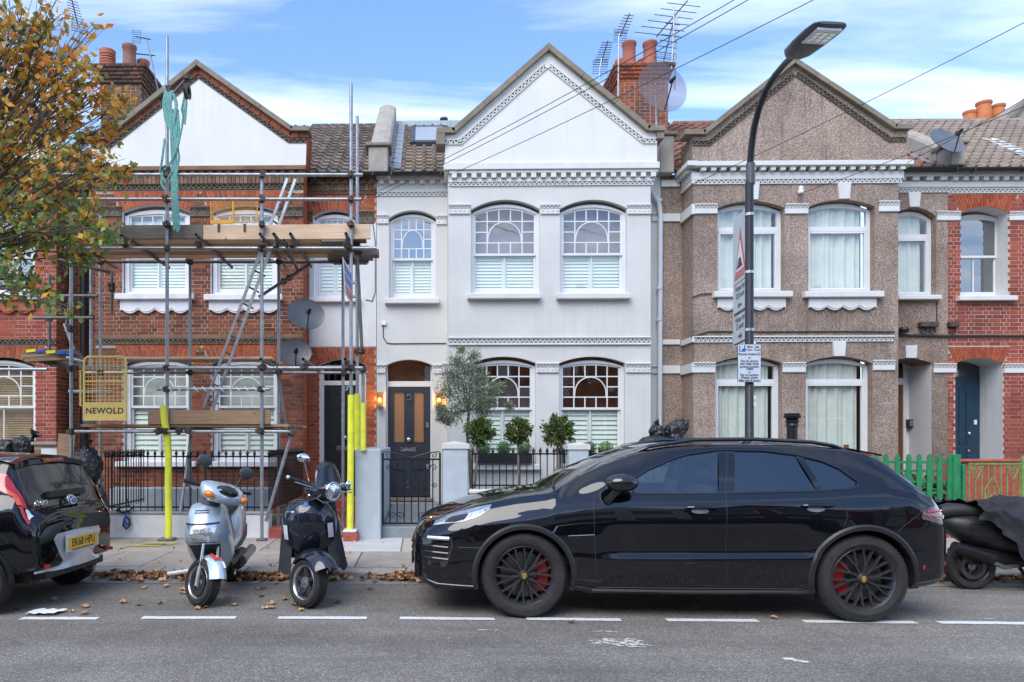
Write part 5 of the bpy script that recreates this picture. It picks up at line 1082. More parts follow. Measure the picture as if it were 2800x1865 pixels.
dish('large grey satellite dish beside the black downpipe, upper of the pair', 835, 862, 13.75, .35, (.42, -1, .30), 'dish_dark', wall_=(XB(829)+.05, YR-.05, ZR(835,880)), squash=.85)
dish('smaller grey satellite dish above the scaffold rail, lower of the pair', 807, 965, 13.7, .29, (.25, -1, .25), 'dish_dark', wall_=(XB(815), YB+.02, ZB(815,990)), lnb=True, squash=.9)
dish('see-through mesh satellite dish in front of the brick chimney', 1806, 245, 14.2, .49, (.25, -1, .18), 'mesh_dish', wall_=P(1795, 345, YB))
dish('grey satellite dish on the party wall right of the pebbledash gable', 2584, 391, 14.35, .37, (.30, -1, .55), 'dish', wall_=P(2560, 420, Y0R), squash=.82)
# ------------------------------------------------------------------ wall fittings and cables on 31
f = MB().lathe([(.0, -.06), (.07, -.05), (.095, 0), (.07, .05), (0, .06)], P(2472, 902, YR-.1), n=16).build('alarm_bell', 'black_plastic', h31, smooth=True)
for px_ in (2520, 2545, 2600):
    b = MB().bbox(X(px_-12, YR), X(px_+12, YR), YR-.13, YR, ZR(px_, 896), ZR(px_, 882), .01).build('cable_box', 'coupler', h31 if px_ < 2592 else h33)
    MB().sweep([(X(px_+k, YR), YR-.05, ZR(px_, q)) for k, q in ((-5, 896), (-8, 908), (0, 916), (8, 910), (6, 896))], .012, 5).build('cable_loop', 'wire', b)
MB().sweep([(X(p, YR-.03), YR-.03, ZR(p, q)) for p, q in ((2455,917),(2520,918),(2600,920),(2700,919),(2850,920))], .022, 6).build('wall_cable', 'wire', h33)
MB().sweep([(X(p, YB-.02), YB-.02, ZB(p, q)) for p, q in ((1890,922),(1940,907),(2100,908),(2300,907),(2446,908))], .013, 6).build('wall_cable', 'wire', h31)
MB().sweep([(X(p, YB-.02), YB-.02, ZB(p, q)) for p, q in ((1946,803),(1915,805),(1890,815))], .010, 6).build('wall_cable', 'wire', h31)
MB().tube(P(2187, 512, YB-.06), P(2187, 548, YB-.06), .018, 8).build('insulator_bracket', 'galv_dark', h31); MB().lathe([(.02,0),(.05,.01),(.055,.06),(.04,.08),(.05,.10),(.03,.14),(0,.15)], P(2190, 530, YB-.09), n=12).build('insulator', 'white_plastic', h31, smooth=True)
MB().sweep([P(2562, 825, YR-.01), P(2562, 882, YR-.01)], .01, 5).build('wall_cable', 'wire', h31)
# ------------------------------------------------------------------ overhead wires
def owire(label, pts, sag=.03):
    "pts: (px, py, Y)"
    a = Vector(P(*pts[0])); b = Vector(P(*pts[1])); n = 14; pp = []
    for i in range(n+1): t = i/n; q = a.lerp(b, t); q.z -= sag*4*t*(1-t); pp.append(q)
    return tag(MB().sweep(pp, .0055, 5).build('overhead_wire', 'wire'), label, 'wire', 'overhead telephone wires')
owire('topmost thin wire crossing the white gable', ((1033,524,14.6), (2110,-60,8.5)), .08)
owire('middle thin wire crossing the white gable', ((1030,538,14.6), (2150,-60,8.5)), .08)
owire('lowest thin wire crossing the white gable', ((1250,470,14.0), (2380,-80,8.6)), .05)
owire('thin wire crossing the right slope of the pebbledash gable', ((1898,502,14.0), (2900,10,9.5)), .05)
owire('thin wire ending at the insulator on the pebbledash house', ((2192,527,14.0), (2900,248,9.0)), .05)
owire('thin wire from the roof edge past the right satellite dish', ((2480,445,14.0), (2900,215,11)), .02)
# ------------------------------------------------------------------ front gardens
def spear_me(h, r=.008, m='black_iron'):
    mb = MB().tube((0,0,0), (0,0,h-.09), r, 6); mb.lathe([(r, h-.12), (r*2.4, h-.115), (r*2.4, h-.10), (r, h-.095), (r*3.2, h-.062), (.001, h)], n=6)
    me = bpy.data.meshes.new('railing_bar'); me.from_pydata(mb.v, [], mb.f); me.materials.append(MAT(m)); return me
def railing(label, runs, zb, zt, bar_h, sp=.105, rails=(.06, None), m='black_iron'):
    "runs: list of ((x,y),(x,y))"
    a = runs[0][0]; t = thing('iron_railing', label, 'railing', (a[0], a[1], zb)); me = spear_me(bar_h, m=m)
    for p, q in runs:
        p = Vector((*p, 0)); q = Vector((*q, 0)); n = max(1, round((q-p).length/sp))
        for i in range(n+1): c = p.lerp(q, i/n); link('railing_bar', me, t, (c.x, c.y, zb))
        for z in (zb+.045, zt): d = (q-p).normalized(); u = Vector((-d.y, d.x, 0))*.012; MB().add([p-u+Vector((0,0,z)), q-u+Vector((0,0,z)), q+u+Vector((0,0,z)), p+u+Vector((0,0,z)), p-u+Vector((0,0,z+.022)), q-u+Vector((0,0,z+.022)), q+u+Vector((0,0,z+.022)), p+u+Vector((0,0,z+.022))], [(0,1,5,4),(1,2,6,5),(2,3,7,6),(3,0,4,7),(4,5,6,7),(3,2,1,0)]).build('rail', m, t)
    return t
zt27 = Z(500,1406,YW)
dw = thing('garden_wall', 'low whitewashed garden wall under the railings of the scaffolded house', 'wall', (X(500,YW), YW, PV))
MB().bbox(X(288,YW), X(735,YW), YW, YW+.24, 0, zt27, .012).build('wall_block', 'white_wall', dw)
MB().bbox(X(288,YW), X(735,YW), YW-.02, YW+.26, zt27, zt27+.035, .01).build('coping', 'concrete', dw)
zr = zt27+.035
railing('black spear topped railings on the low white wall behind the scooters', [((X(288,YW+.12),YW+.12),(X(735,YW+.12),YW+.12)), ((X(290,YW+.12),YW+.2),(X(290,YW+.12),YW+1.6)), ((X(735,YW+.12),YW+.2),(X(735,YW+.12),YB-.2))], zr, Z(500,1250,YW+.12), Z(500,1229,YW+.12)-zr)
MB().bbox(X(300,12.6), X(735,12.6), 12.6, 12.9, 0, Z(500,1335,12.6), .01).build('planting_bed', 'grey_render', dw)
rb = thing('step_block', 'small red painted block at the path edge beside the black scooter', 'step', (X(752,YW), YW, PV)); MB().bbox(X(737,YW), X(775,YW), YW-.05, YW+.3, 0, Z(752,1443,YW), .015).build('block', 'red_paint', rb)
sb = thing('post_block', 'red block with pale padding under the right yellow pole', 'block', (X(958,10.45), 10.45, PV)); MB().bbox(X(938,10.35), X(978,10.35), 10.35, 10.62, 0, Z(958,1458,10.35), .02).build('block', 'red_paint', sb); MB().bbox(X(936,10.35), X(975,10.35), 10.34, 10.60, Z(958,1458,10.35)+.002, Z(958,1449,10.35), .02).build('pad', 'white_wall', sb)
MB().bbox(X(776,YW), X(968,YW), YW+.3, YR-1.36, 0, PV+.05, .01).build('path_tiles', 'red_paint', h27)
# 29 boundary, gate and railings
gw = thing('garden_pier', 'plain grey rendered wall end beside the black door', 'wall', (X(1005,YW), YW, PV)); MB().bbox(X(971,YW-.15), X(1041,YW-.15), YW-.15, YB-.3, 0, Z(1005,1228,YW-.15), .015).build('wall_block', 'grey_render', gw)
def pier(label, p0, p1, yt, cap):
    t = thing('gate_pier', label, 'gate pier', (X((p0+p1)/2,YW), YW, PV)); x0, x1 = X(p0,YW), X(p1,YW); zt = Z(p0,yt,YW)
    MB().bbox(x0, x1, YW, YW+(x1-x0), 0, zt, .012).build('shaft', 'grey_render', t)
    cx, cy = (x0+x1)/2, YW+(x1-x0)/2; r = (x1-x0)/2+.02
    MB().add([(cx-r,cy-r,zt),(cx+r,cy-r,zt),(cx+r,cy+r,zt),(cx-r,cy+r,zt),(cx-r,cy-r,zt+.07),(cx+r,cy-r,zt+.07),(cx+r,cy+r,zt+.07),(cx-r,cy+r,zt+.07),(cx,cy,zt+cap)], [(0,1,5,4),(1,2,6,5),(2,3,7,6),(3,0,4,7),(3,2,1,0),(4,5,8),(5,6,8),(6,7,8),(7,4,8)]).build('pier_cap', 'white_render', t)
pier('grey gate pier with pyramid cap beside the iron gate', 1211, 1280, 1227, .11); pier('grey gate pier with pyramid cap behind the black car bonnet', 1556, 1610, 1229, .10)
d2 = thing('garden_wall', 'low grey garden wall with white coping in front of the bay trees', 'wall', (X(1420,YW), YW, PV)); zc2 = Z(1420,1350,YW)
for a, b in ((1281, 1555), (1611, 1790)): MB().bbox(X(a,YW)+.002, X(b,YW)-.002, YW+.04, YW+.28, 0, zc2, .01).build('wall_block', 'grey_render', d2); MB().bbox(X(a,YW)+.002, X(b,YW)-.002, YW+.01, YW+.31, zc2, zc2+.055, .012).build('coping', 'white_trim', d2)
zr = zc2+.055
railing('black spear topped railings between the two grey gate piers', [((X(1292,YW+.15),YW+.15),(X(1552,YW+.15),YW+.15))], zr, Z(1420,1243,YW+.15), Z(1420,1222,YW+.15)-zr, .10)
railing('black spear topped railings right of the second pier behind the car', [((X(1618,YW+.15),YW+.15),(X(1788,YW+.15),YW+.15)), ((X(1546,YW+.2),YW+.3),(X(1546,YW+.2),YW+.9))], zr, Z(1420,1243,YW+.15), Z(1420,1222,YW+.15)-zr, .115)
st = thing('entrance_step', 'grey stone step below the wrought iron gate', 'step', (X(1125,YW), YW, PV)); MB().bbox(X(1042,YW)+.004, X(1210,YW)-.004, YW+.02, YW+.5, 0, Z(1120,1441,YW), .015).build('step_stone', 'grey_step', st)
MB().bbox(X(1046,YW), X(1210,YW)-.004, YW+.5, YR-.4, 0, Z(1120,1441,YW)+.02, .01).build('path_slab', 'grey_step', st); MB().bbox(X(1046,13.9)-.1, X(1225,13.9), YR-.42, YR-.02, 0, PV+.2, .012).build('door_step', 'grey_step', st)
gt = thing('iron_gate', 'black wrought iron gate with scrolls in front of the navy door', 'gate', (X(1125,YW+.1), YW+.1, Z(1120,1433,YW+.1)))
Yg = YW+.1; gx0, gx1 = X(1047,Yg), X(1203,Yg); zg0, zg1 = Z(1120,1431,Yg), Z(1120,1256,Yg)
for x in (gx0, gx1): MB().tube((x, Yg, zg0-.02), (x, Yg, Z(1120,1238,Yg)), .014, 8).build('gate_stile', 'black_iron', gt); 
for z in (zg0, zg1): MB().box(gx0, gx1, Yg-.010, Yg+.010, z-.012, z+.012).build('gate_rail', 'black_iron', gt)
for i in range(1, 8): x = gx0+(gx1-gx0)*i/8; MB().tube((x, Yg, zg0), (x, Yg, zg1), .009, 6).build('gate_bar', 'black_iron', gt)
def scroll(cx, cz, r, turns, s=1, a0=0): return [(cx+s*r*(1-k/26)*cos(a0+k/26*turns*2*pi), 0, cz+r*(1-k/26)*sin(a0+k/26*turns*2*pi)) for k in range(25)]
for (cx, cz, r, s) in ((gx0+.13, zg0+.11, .06, 1), (gx0+.26, zg0+.11, .06, -1), (gx1-.13, zg0+.11, .06, -1), (gx1-.26, zg0+.11, .06, 1), (gx0+.09, zg1+.06, .055, 1), (gx1-.09, zg1+.06, .055, -1), (gx0+.09, zg1-.12, .05, 1), (gx1-.09, zg1-.12, .05, -1), (gx1-.08, zg1-.38, .04, -1), (gx0+.36, zg0+.55, .06, 1), (gx0+.48, zg0+.55, .06, -1)):
    MB().sweep([(p[0], Yg-.012, p[2]) for p in scroll(cx, cz, r, 1.6, s)], .006, 5).build('gate_scroll', 'black_iron', gt, smooth=True)
MB().sweep([(gx0+(gx1-gx0)*k/12, Yg, zg1+.02+.09*abs(cos(k/12*pi))) for k in range(13)], .008, 5).build('gate_crest', 'black_iron', gt, smooth=True)
# window boxes with box balls
def leaf_cloud(mb, c, r, n, size, rr, shell=.55, flat=.45, fold=.25, squash=(1,1,1)):
    c = Vector(c)
    for _ in range(n):
        d = Vector((rr.gauss(0,1), rr.gauss(0,1), rr.gauss(0,1))).normalized(); k = r*(shell+(1-shell)*rr.random()**.6)
        p = c+Vector((d.x*k*squash[0], d.y*k*squash[1], d.z*k*squash[2])); leaf(mb, p, size*rr.uniform(.7, 1.25), rr, flat, d)
def leaf(mb, p, s, rr, flat=.45, outd=None):
    a = Vector((rr.gauss(0,1), rr.gauss(0,1), rr.gauss(0,1)))
    if outd is not None: a = a*.6+outd*.9
    a.normalize(); b = a.orthogonal().normalized(); b = Matrix.Rotation(rr.uniform(0, 2*pi), 3, a) @ b; nrm = a.cross(b); w_ = s*flat
    mb.add([p, p+a*s*.45+b*w_*.5+nrm*s*.06, p+a*s, p+a*s*.45-b*w_*.5+nrm*s*.06], [(0,1,2),(0,2,3)])
def window_box(label, p0, p1, balls):
    Yb_ = YB-.19; x0, x1 = X(p0,Yb_), X(p1,Yb_); z0_, z1_ = Z(p0,1268,Yb_), Z(p0,1239,Yb_)
    t = thing('window_box', label, 'window box', ((x0+x1)/2, Yb_, z0_)); MB().bbox(x0, x1, Yb_, Yb_+.2, z0_, z1_, .008).build('trough', 'black_plastic', t)
    for b in balls:
        rr = random.Random(b); c = (X(b,Yb_+.1), Yb_+.1, z1_+.085); mb = MB(); mb.ball(c, .10, 12, 8); mb.f_ = 0
        leaf_cloud(mb, c, .125, 420, .03, rr, .8, .6); mb.build('box_ball', 'leaf_box', t)
window_box('dark trough of three box balls on the left ground floor sill', 1300, 1456, (1322, 1378, 1434)); window_box('dark trough of box balls on the right ground floor sill', 1545, 1692, (1566, 1612, 1656))
def standard_tree(label, px, py, rpx, Y, seed, lean=0):
    rr = random.Random(seed); c = P(px, py, Y); r = rpx*Y/FPX; bx = c.x+lean
    t = thing('bay_tree', label, 'tree', (bx, Y, PV), group='clipped bay trees behind the railings')
    MB().lathe([(.14, 0), (.17, .30), (.18, .31), (.18, .34), (.15, .34), (.14, .28), (0, .28)], (bx, Y, PV), n=18).build('pot', 'pot_dark', t, smooth=True)
    MB().sweep([(bx, Y, PV+.25), (bx+.01, Y, .8), (c.x-.005, Y, c.z-r*.7), (c.x, Y, c.z)], [.02, .018, .016, .012], 8).build('trunk', 'bark_pale', t, smooth=True)
    mb = MB(); br = MB()
    for _ in range(90):
        d = Vector((rr.gauss(0,1), rr.gauss(0,1), rr.gauss(.1,1))).normalized(); q = c+d*r*rr.uniform(.74, .92); br.tube(c+d*r*.1, q, .004, 4, .002)
        for _ in range(22): leaf(mb, c.lerp(q, rr.uniform(.45, 1.0))+Vector((rr.gauss(0,.018), rr.gauss(0,.018), rr.gauss(0,.018))), rr.uniform(.045, .075), rr, .4, d)
    mb.build('crown', 'leaf_bay', t, kind='stuff'); br.build('twigs', 'bark', t, kind='stuff')
standard_tree('clipped bay tree in pot beside the iron gate pier, leftmost of three', 1309, 1180, 44, 11.6, 1, -.07); standard_tree('clipped bay tree in pot between the other two', 1417, 1178, 38, 11.6, 2); standard_tree('clipped bay tree nearest the pier behind the car', 1526, 1178, 50, 11.5, 3, -.03)
ol = thing('olive_tree', 'grey green olive tree beside the right wall lamp', 'tree', (X(1290,12.6), 12.6, PV)); rr = random.Random(11)
MB().lathe([(.20, 0), (.24, .40), (.26, .42), (.26, .46), (.22, .46), (.2, .4), (0, .4)], (X(1290,12.6), 12.6, PV), n=18).build('pot', 'pot_dark', ol, smooth=True)
MB().sweep([P(1290,1350,12.6), P(1285,1260,12.6), P(1277,1180,12.6), P(1282,1130,12.6), P(1275,1080,12.6)], [.035, .03, .026, .022, .014], 8).build('trunk', 'bark', ol, smooth=True)
mb = MB(); br = MB(); root = P(1281,1125,12.6)
for (px_, py_, r_) in ((1262,960,11),(1295,975,18),(1250,990,22),(1285,1010,30),(1235,1030,26),(1310,1040,30),(1262,1055,42),(1345,1065,26),(1300,1080,36),(1225,1075,28),(1210,1120,18),(1240,1135,26),(1330,1095,30),(1365,1058,14),(1270,1110,34),(1205,1142,10),(1225,1150,12),(1390,1110,12),(1318,1120,20)):
    q = P(px_, py_, 12.6+rr.uniform(-.25, .25)); mid = root.lerp(q, .5)+Vector((0,0,.05)); br.sweep([root, mid, q], [.010, .007, .003], 5)
    for _ in range(int(r_*26)):
        d = Vector((rr.gauss(0,1), rr.gauss(0,1), rr.gauss(0,1))); p = q+d*r_*12.6/FPX*.5; leaf(mb, p, rr.uniform(.035, .06), rr, .26, (p-root).normalized())
mb.build('crown', 'leaf_olive', ol, kind='stuff'); br.build('branches', 'bark', ol, smooth=True)
# ------------------------------------------------------------------ right-hand gardens: green picket fence, iron gate, red wall
YP = YW+.05
lw = thing('garden_wall', 'weathered red brick garden wall with pink coping under the green picket fence', 'wall', (X(2500,YW), YW, PV)); zl = Z(2590,1384,YW)
MB().box(X(2300,YW), X(2640,YW), YW+.01, YW+.22, 0, zl).build('wall_block', 'mortar_red', lw); bricks(lw, (X(2300,YW), X(2640,YW), .1, zl), YW+.012, lambda x, z: True, 'brick_red', 120, 77)
xx = X(2300,YW)
while xx < X(2640,YW)-.05: w_ = min(.46, X(2645,YW)-xx); MB().bbox(xx, xx+w_-.008, YW-.06, YW+.28, zl+.002, Z(2590,1368,YW), .02).build('coping_stone', 'terracotta_trim', lw); xx += w_
pf = thing('picket_fence', 'bright green picket fence with rounded tops', 'fence', (X(2500,YP), YP+.1, Z(2500,1368,YP))); zb_ = Z(2500,1370,YP)+.01
for i, px_ in enumerate((2376,2404,2433,2465,2496,2525,2553,2581,2609)):
    h_ = Z(px_,1241,YP)-zb_; x = X(px_,YP); w_ = .036; pl = [(x-w_, zb_), (x+w_, zb_), (x+w_, zb_+h_-.13), (x+.018, zb_+h_-.105), (x+.036, zb_+h_-.06), (x+.022, zb_+h_-.018), (x, zb_+h_), (x-.022, zb_+h_-.018), (x-.036, zb_+h_-.06), (x-.018, zb_+h_-.105), (x-w_, zb_+h_-.13)]
    MB().prism(pl, YP+.08, YP+.10).build('picket', 'green_paint', pf)
for q in (1264, 1288, 1318, 1348): MB().box(X(2340,YP), X(2625,YP), YP+.102, YP+.13, Z(2500,q+4,YP), Z(2500,q-3,YP)).build('fence_rail', 'green_paint', pf)
MB().bbox(X(2616,YP), X(2636,YP), YP+.05, YP+.16, Z(2620,1385,YP), Z(2620,1243,YP), .01).build('fence_post', 'green_paint', pf); MB().bbox(X(2637,YP), X(2645,YP), YP+.02, YP+.14, zb_-.4, Z(2640,1270,YP), .01).build('gate_post', 'green_paint', pf)
rw = thing('red_wall', 'red painted brick wall behind the green iron gate', 'wall', (X(2720,12.4), 12.4, PV)); MB().box(X(2600,12.4), X(2900,12.4), 12.4, 12.62, 0, Z(2720,1264,12.4)).build('wall_block', 'red_paint', rw); bricks(rw, (X(2640,12.4), X(2840,12.4), .1, Z(2720,1264,12.4)), 12.4, lambda x, z: True, 'red_paint', 0, 31, proud=.004); MB().bbox(X(2600,12.4), X(2900,12.4), 12.34, 12.68, Z(2720,1264,12.4)+.002, Z(2720,1256,12.4), .012).build('coping', 'red_paint', rw)
ig = thing('iron_gate', 'yellow green wrought iron gate with diamond scroll', 'gate', (X(2720,YP), YP, PV)); xa, xb = X(2650,YP), X(2792,YP); za, zb2 = Z(2720,1450,YP), Z(2720,1268,YP)
MB().tube((xb+.02, YP, 0), (xb+.02, YP, Z(2790,1246,YP)), .02, 8).build('gate_post', 'green_gate', ig)
for z in (za, zb2): MB().box(xa, xb, YP-.012, YP+.012, z-.012, z+.012).build('gate_rail', 'green_gate', ig)
for i in range(9): x = xa+(xb-xa)*i/8.2; MB().box(x-.0065, x+.0065, YP-.0065, YP+.0065, za, zb2).build('gate_bar', 'green_gate', ig)
cxg = X(2710,YP)
for s in (-1, 1):
    MB().sweep([(cxg, YP-.02, Z(2710,1306,YP)), (cxg+s*.1, YP-.02, Z(2710,1338,YP)), (cxg+s*.1, YP-.02, Z(2710,1372,YP)), (cxg, YP-.02, Z(2710,1410,YP))], .009, 5).build('gate_scroll', 'green_gate', ig)
    for q in (1352, 1362): MB().sweep([(p[0], YP-.022, p[2]) for p in scroll(cxg+s*.045, Z(2710,q,YP), .035, 1.4, s, pi if q == 1352 else 0)], .007, 5).build('gate_scroll', 'green_gate', ig, smooth=True)
    for cx_ in (X(2668,YP), X(2768,YP)): MB().sweep([(cx_, YP-.02, Z(2668,1312,YP)), (cx_+s*.09, YP-.02, Z(2668,1275,YP))], .008, 5).build('gate_scroll', 'green_gate', ig); MB().sweep([(p[0], YP-.022, p[2]) for p in scroll(cx_+s*.05, Z(2668,1276,YP)-.03, .035, 1.3, s)], .007, 5).build('gate_scroll', 'green_gate', ig, smooth=True)
gp = thing('stone_pillar', 'sloping white gate stay behind the iron gate', 'gate stay', (X(2770,11.6), 11.6, PV)) if False else None
for lab, cs, pet in (('pink flowering plant behind the left pickets', ((2447,1313),(2440,1330)), 'petal_pink'), ('white flowering plant behind the middle pickets', ((2480,1308),(2512,1322),(2540,1310)), 'petal_white'), ('leafy plant with pink flower behind the right pickets', ((2562,1322),(2545,1350),(2520,1350)), 'petal_pink')):
    c0 = P(cs[0][0], 1370, YP+.35); t = thing('flowering_plant', lab, 'plant', (c0.x, c0.y, zl)); rr = random.Random(cs[0][0]); mb = MB(); pb = MB(); sm = MB()
    for (a, b) in cs:
        q = P(a, b, YP+.3)
        for _ in range(90): p = q+Vector((rr.gauss(0,.07), rr.gauss(0,.05), rr.gauss(-.08,.09))); leaf(mb, p, rr.uniform(.05, .09), rr, .7)
        for _ in range(26): p = q+Vector((rr.gauss(0,.025), -.04+rr.gauss(0,.02), rr.gauss(.0,.025))); leaf(pb, p, rr.uniform(.03, .05), rr, .9)
        sm.tube((q.x, q.y, .1), q, .008, 5)
    mb.build('foliage', 'leaf_box', t, kind='stuff'); pb.build('petals', pet, t, kind='stuff'); sm.build('stem', 'bark_pale', t, kind='stuff')
cp = thing('vent_pipe', 'black cast iron pipe with hopper head in front of the pebbledash wall', 'pipe', (X(2166,12.8), 12.8, PV)); c = (X(2166,12.8), 12.8, 0); zq = lambda q: Z(2166,q,12.8)
MB().lathe([(.085, PV), (.085, zq(1168)), (.10, zq(1166)), (.10, zq(1160)), (.09, zq(1158)), (.105, zq(1153)), (.105, zq(1150)), (.09, zq(1148)), (.10, zq(1146))], c, n=20).build('pipe', 'black_iron', cp, smooth=True); MB().lathe([(.09, zq(1146)), (.13, zq(1143)), (.14, zq(1137)), (.12, zq(1134)), (.13, zq(1131)), (.08, zq(1130)), (.0, zq(1135))], c, n=12).build('hopper_head', 'black_iron', cp)
# ------------------------------------------------------------------ bin bags
def bag(label, px, py, Y, r, seed, knot=True, rot=0, zfloor=None):
    c = P(px, py, Y); rr = Vector((seed*3.1, seed*1.7, 0)); t = thing('bin_bag', label, 'bin bag', (c.x, c.y, c.z-r[2]))
    def f(d): return .22*mnoise.noise(d*1.6+rr)+.16*abs(mnoise.noise(d*3.4+rr))+.10*abs(mnoise.noise(d*7+rr))+.05*abs(mnoise.noise(d*15+rr))-.1-.03*abs(sin(atan2(d.y, d.x)*9))*(max(0, d.z)**2)
    MB().ball(c, r, 72, 44, f, rot=Matrix.Rotation(rot, 3, 'Y')).build('bag', 'binbag', t, smooth=True, sharp=0)
    if knot:
        kd = Matrix.Rotation(rot, 3, 'Y') @ Vector((0, 0, 1)); kp = c+Vector((kd.x*r[0], 0, kd.z*r[2]))*.97; mb = MB(); n = 12; secs = []
        for j, (h_, rd) in enumerate(((-.05, .06), (0, .025), (.03, .03), (.10, .09))): secs.append([kp+kd*h_+(Matrix.Rotation(2*pi*i/n, 3, kd) @ kd.orthogonal().normalized())*rd*(1+.25*sin(i*2.4+j)) for i in range(n)])
        mb.loft(secs, caps=False).build('knot', 'binbag', t, smooth=True, sharp=0)
    return t
bag('black bin bag leaning on the railing end beside the small car', 238, 1275, 10.4, (.20, .18, .28), 1); bag('black bin bag at the foot of the railing end, mostly behind the small car', 252, 1390, 10.3, (.22, .2, .34), 2, False)
bag('black bin bag at the left edge on the garden wall', 18, 1225, 10.9, (.13, .14, .13), 3, False); bag('crumpled black bin bag on the wall beside the brown pillar', 68, 1222, 10.9, (.20, .17, .16), 4, rot=.6)
bag('black bin bag with long pulled neck on top of the pile behind the car', 1842, 1185, 11.6, (.28, .2, .15), 5, rot=-.9); bag('small black bin bag at the left of the pile behind the car', 1795, 1182, 11.4, (.12, .13, .12), 6, False); bag('flattened black bin bag lowest in the pile behind the car', 1790, 1212, 11.3, (.24, .2, .12), 7, False)
wb = thing('wheelie_bin', 'dark wheelie bin under the bin bags behind the black car', 'bin', (X(1820,11.5), 11.5, PV)); xw = X(1820,11.5)
MB().loft([[(xw-.24*k-dx_, 11.5-.26*k, z), (xw+.24*k+dx_, 11.5-.26*k, z), (xw+.24*k+dx_, 11.5+.3*k, z), (xw-.24*k-dx_, 11.5+.3*k, z)] for z, k, dx_ in ((PV+.05, .8, .15), (1.1, 1, .2))]).build('body', 'grey_plastic', wb); MB().bbox(xw-.5, xw+.5, 11.2, 11.85, 1.1, 1.2, .03).build('lid', 'grey_plastic', wb)
# left gate pillar with notice
lp = thing('brick_pillar', 'brown brick garden pillar with a white notice taped to it', 'pillar', (X(122,YW), YW, PV)); MB().box(X(94,YW), X(156,YW), YW, YW+.33, 0, Z(122,1218,YW)).build('shaft', 'mortar', lp); bricks(lp, (X(94,YW), X(156,YW), .08, Z(122,1218,YW)), YW, lambda x, z: True, 'brick_stock', 60, 5); MB().bbox(X(88,YW), X(160,YW), YW-.05, YW+.4, Z(122,1218,YW)+.002, Z(122,1208,YW), .012).build('pillar_cap', 'cement', lp); MB().box(X(112,YW-.02), X(155,YW-.02), YW-.018, YW-.012, Z(122,1253,YW), Z(122,1226,YW)).build('notice', 'white_sticker', lp)
MB().box(X(-60,YW), X(93,YW), YW+.05, YW+.3, 0, Z(50,1240,YW)).build('wall_block', 'brick_stock', lp)
bd = tag(MB().obox(P(176,1235,10.6)-Vector((0,0,.32)), (.24, .03, 1.15), Matrix.Rotation(radians(4), 3, 'Y')).build('leaning_board', 'wood_mid'), 'brown timber board leaning against the brick pillar', 'board')
# ------------------------------------------------------------------ opposite side of the street (seen only in reflections)
for i in range(-3, 5):
    xo = -2.6+i*5.5; t = thing('opposite_house', ('red brick', 'white rendered', 'dark brick', 'pebbledash')[i % 4]+' house across the street behind the viewer, '+('first','second','third','fourth','fifth','sixth','seventh','eighth')[i+3]+' from the left', 'house', (xo, -6.7, 0), group='houses across the street')
    m_ = ('brick_red', 'white_render', 'brick', 'pebbledash')[i % 4]; gx = xo+(1.0 if i % 2 else -1.0)
    MB().box(xo-2.75, xo+2.75, -12, -7.3, 0, 6.6).build('wall', m_, t)
    MB().box(gx-1.7, gx+1.7, -7.3, -6.7, 0, 6.6).build('bay', m_, t)
    MB().prism([(gx-1.8, 6.6), (gx+1.8, 6.6), (gx, 8.7)], -9, -6.7).build('gable', 'white_gable' if i % 2 else m_, t)
    MB().add([(xo-2.75,-7.1,6.6),(xo+2.75,-7.1,6.6),(xo+2.75,-10.5,8.9),(xo-2.75,-10.5,8.9)], [(3,2,1,0)]).build('roof', 'tile_red', t)
    for zz_ in (1.0, 4.0):
        for s in (-.8, .8):
            w2 = MB().box(gx+s-.62, gx+s+.62, -6.7, -6.66, zz_, zz_+1.75).build('window', 'sash_white', t); MB().box(gx+s-.54, gx+s+.54, -6.66, -6.65, zz_+.08, zz_+1.67).build('pane', 'glass_tint', w2)
    MB().box(gx-1.75, gx+1.75, -6.7, -6.55, 6.35, 6.6).build('cornice', 'white_trim', t)
op = struct(MB().box(-60, 60, -3.2, -1.3, -.02, .1).build('opposite_pavement', 'slab')); tag(MB().box(-20, 20, -3.6, -3.35, 0, 1.0).build('opposite_garden_wall', 'brick_red'), 'low brick garden wall across the street behind the viewer', 'wall')
# ------------------------------------------------------------------ scaffold
YF, YS = 10.45, 11.75
sc = thing('scaffold', 'galvanised tube scaffold with timber decks in front of the brick house', 'scaffold', (X(457,YF), YF, PV)); TR = .0245
def spipe(a, b, name='scaffold_tube', m='galv', r=TR): return MB().hollow(a, b, r, 12).build(name, m, sc, smooth=True)
def stand(px, y0, y1, Y, m='galv', name='standard'):
    x = X(px, Y); return spipe((x, Y, Z(px, y1, Y) if y1 else PV+.03), (x, Y, Z(px, y0, Y)), name, m)
FS = {195: 545, 457: 100, 716: 470, 960: 230}
for px_, y0 in FS.items(): stand(px_, y0, None if px_ != 960 else 1450, YF)
stand(977, 318, 1230, YF+.35); stand(993, 1003, 1232, YF+.12, 'galv'); sp = spipe(P(975,660,YF+.3), P(990,962,YF+.3), 'standard', 'galv_dark')
for px_, y0 in ((275,560),(520,705),(762,705),(938,690)): stand(px_, y0, None, YS)
stand(249,735,1010,YS-.1); stand(135,752,960,YS-.1,'galv_dark'); stand(306,742,856,YS+.2,'galv_dark')
MB().bbox(X(195,YF)-.07, X(195,YF)+.07, YF-.07, YF+.07, PV, PV+.03, .01).build('base_plate', 'galv_dark', sc); MB().bbox(X(716,YF)-.07, X(716,YF)+.07, YF-.07, YF+.07, PV, PV+.03, .01).build('base_plate', 'galv_dark', sc); MB().bbox(X(457,YF)-.11, X(457,YF)+.11, YF-.1, YF+.1, PV+.002, PV+.034, .01).build('base_plate', 'wood_old', sc)
def ledger(p0, p1, y, Y, m='galv', name='ledger', yb=None): return spipe(P(p0, y, Y), P(p1, yb or y, Y), name, m)
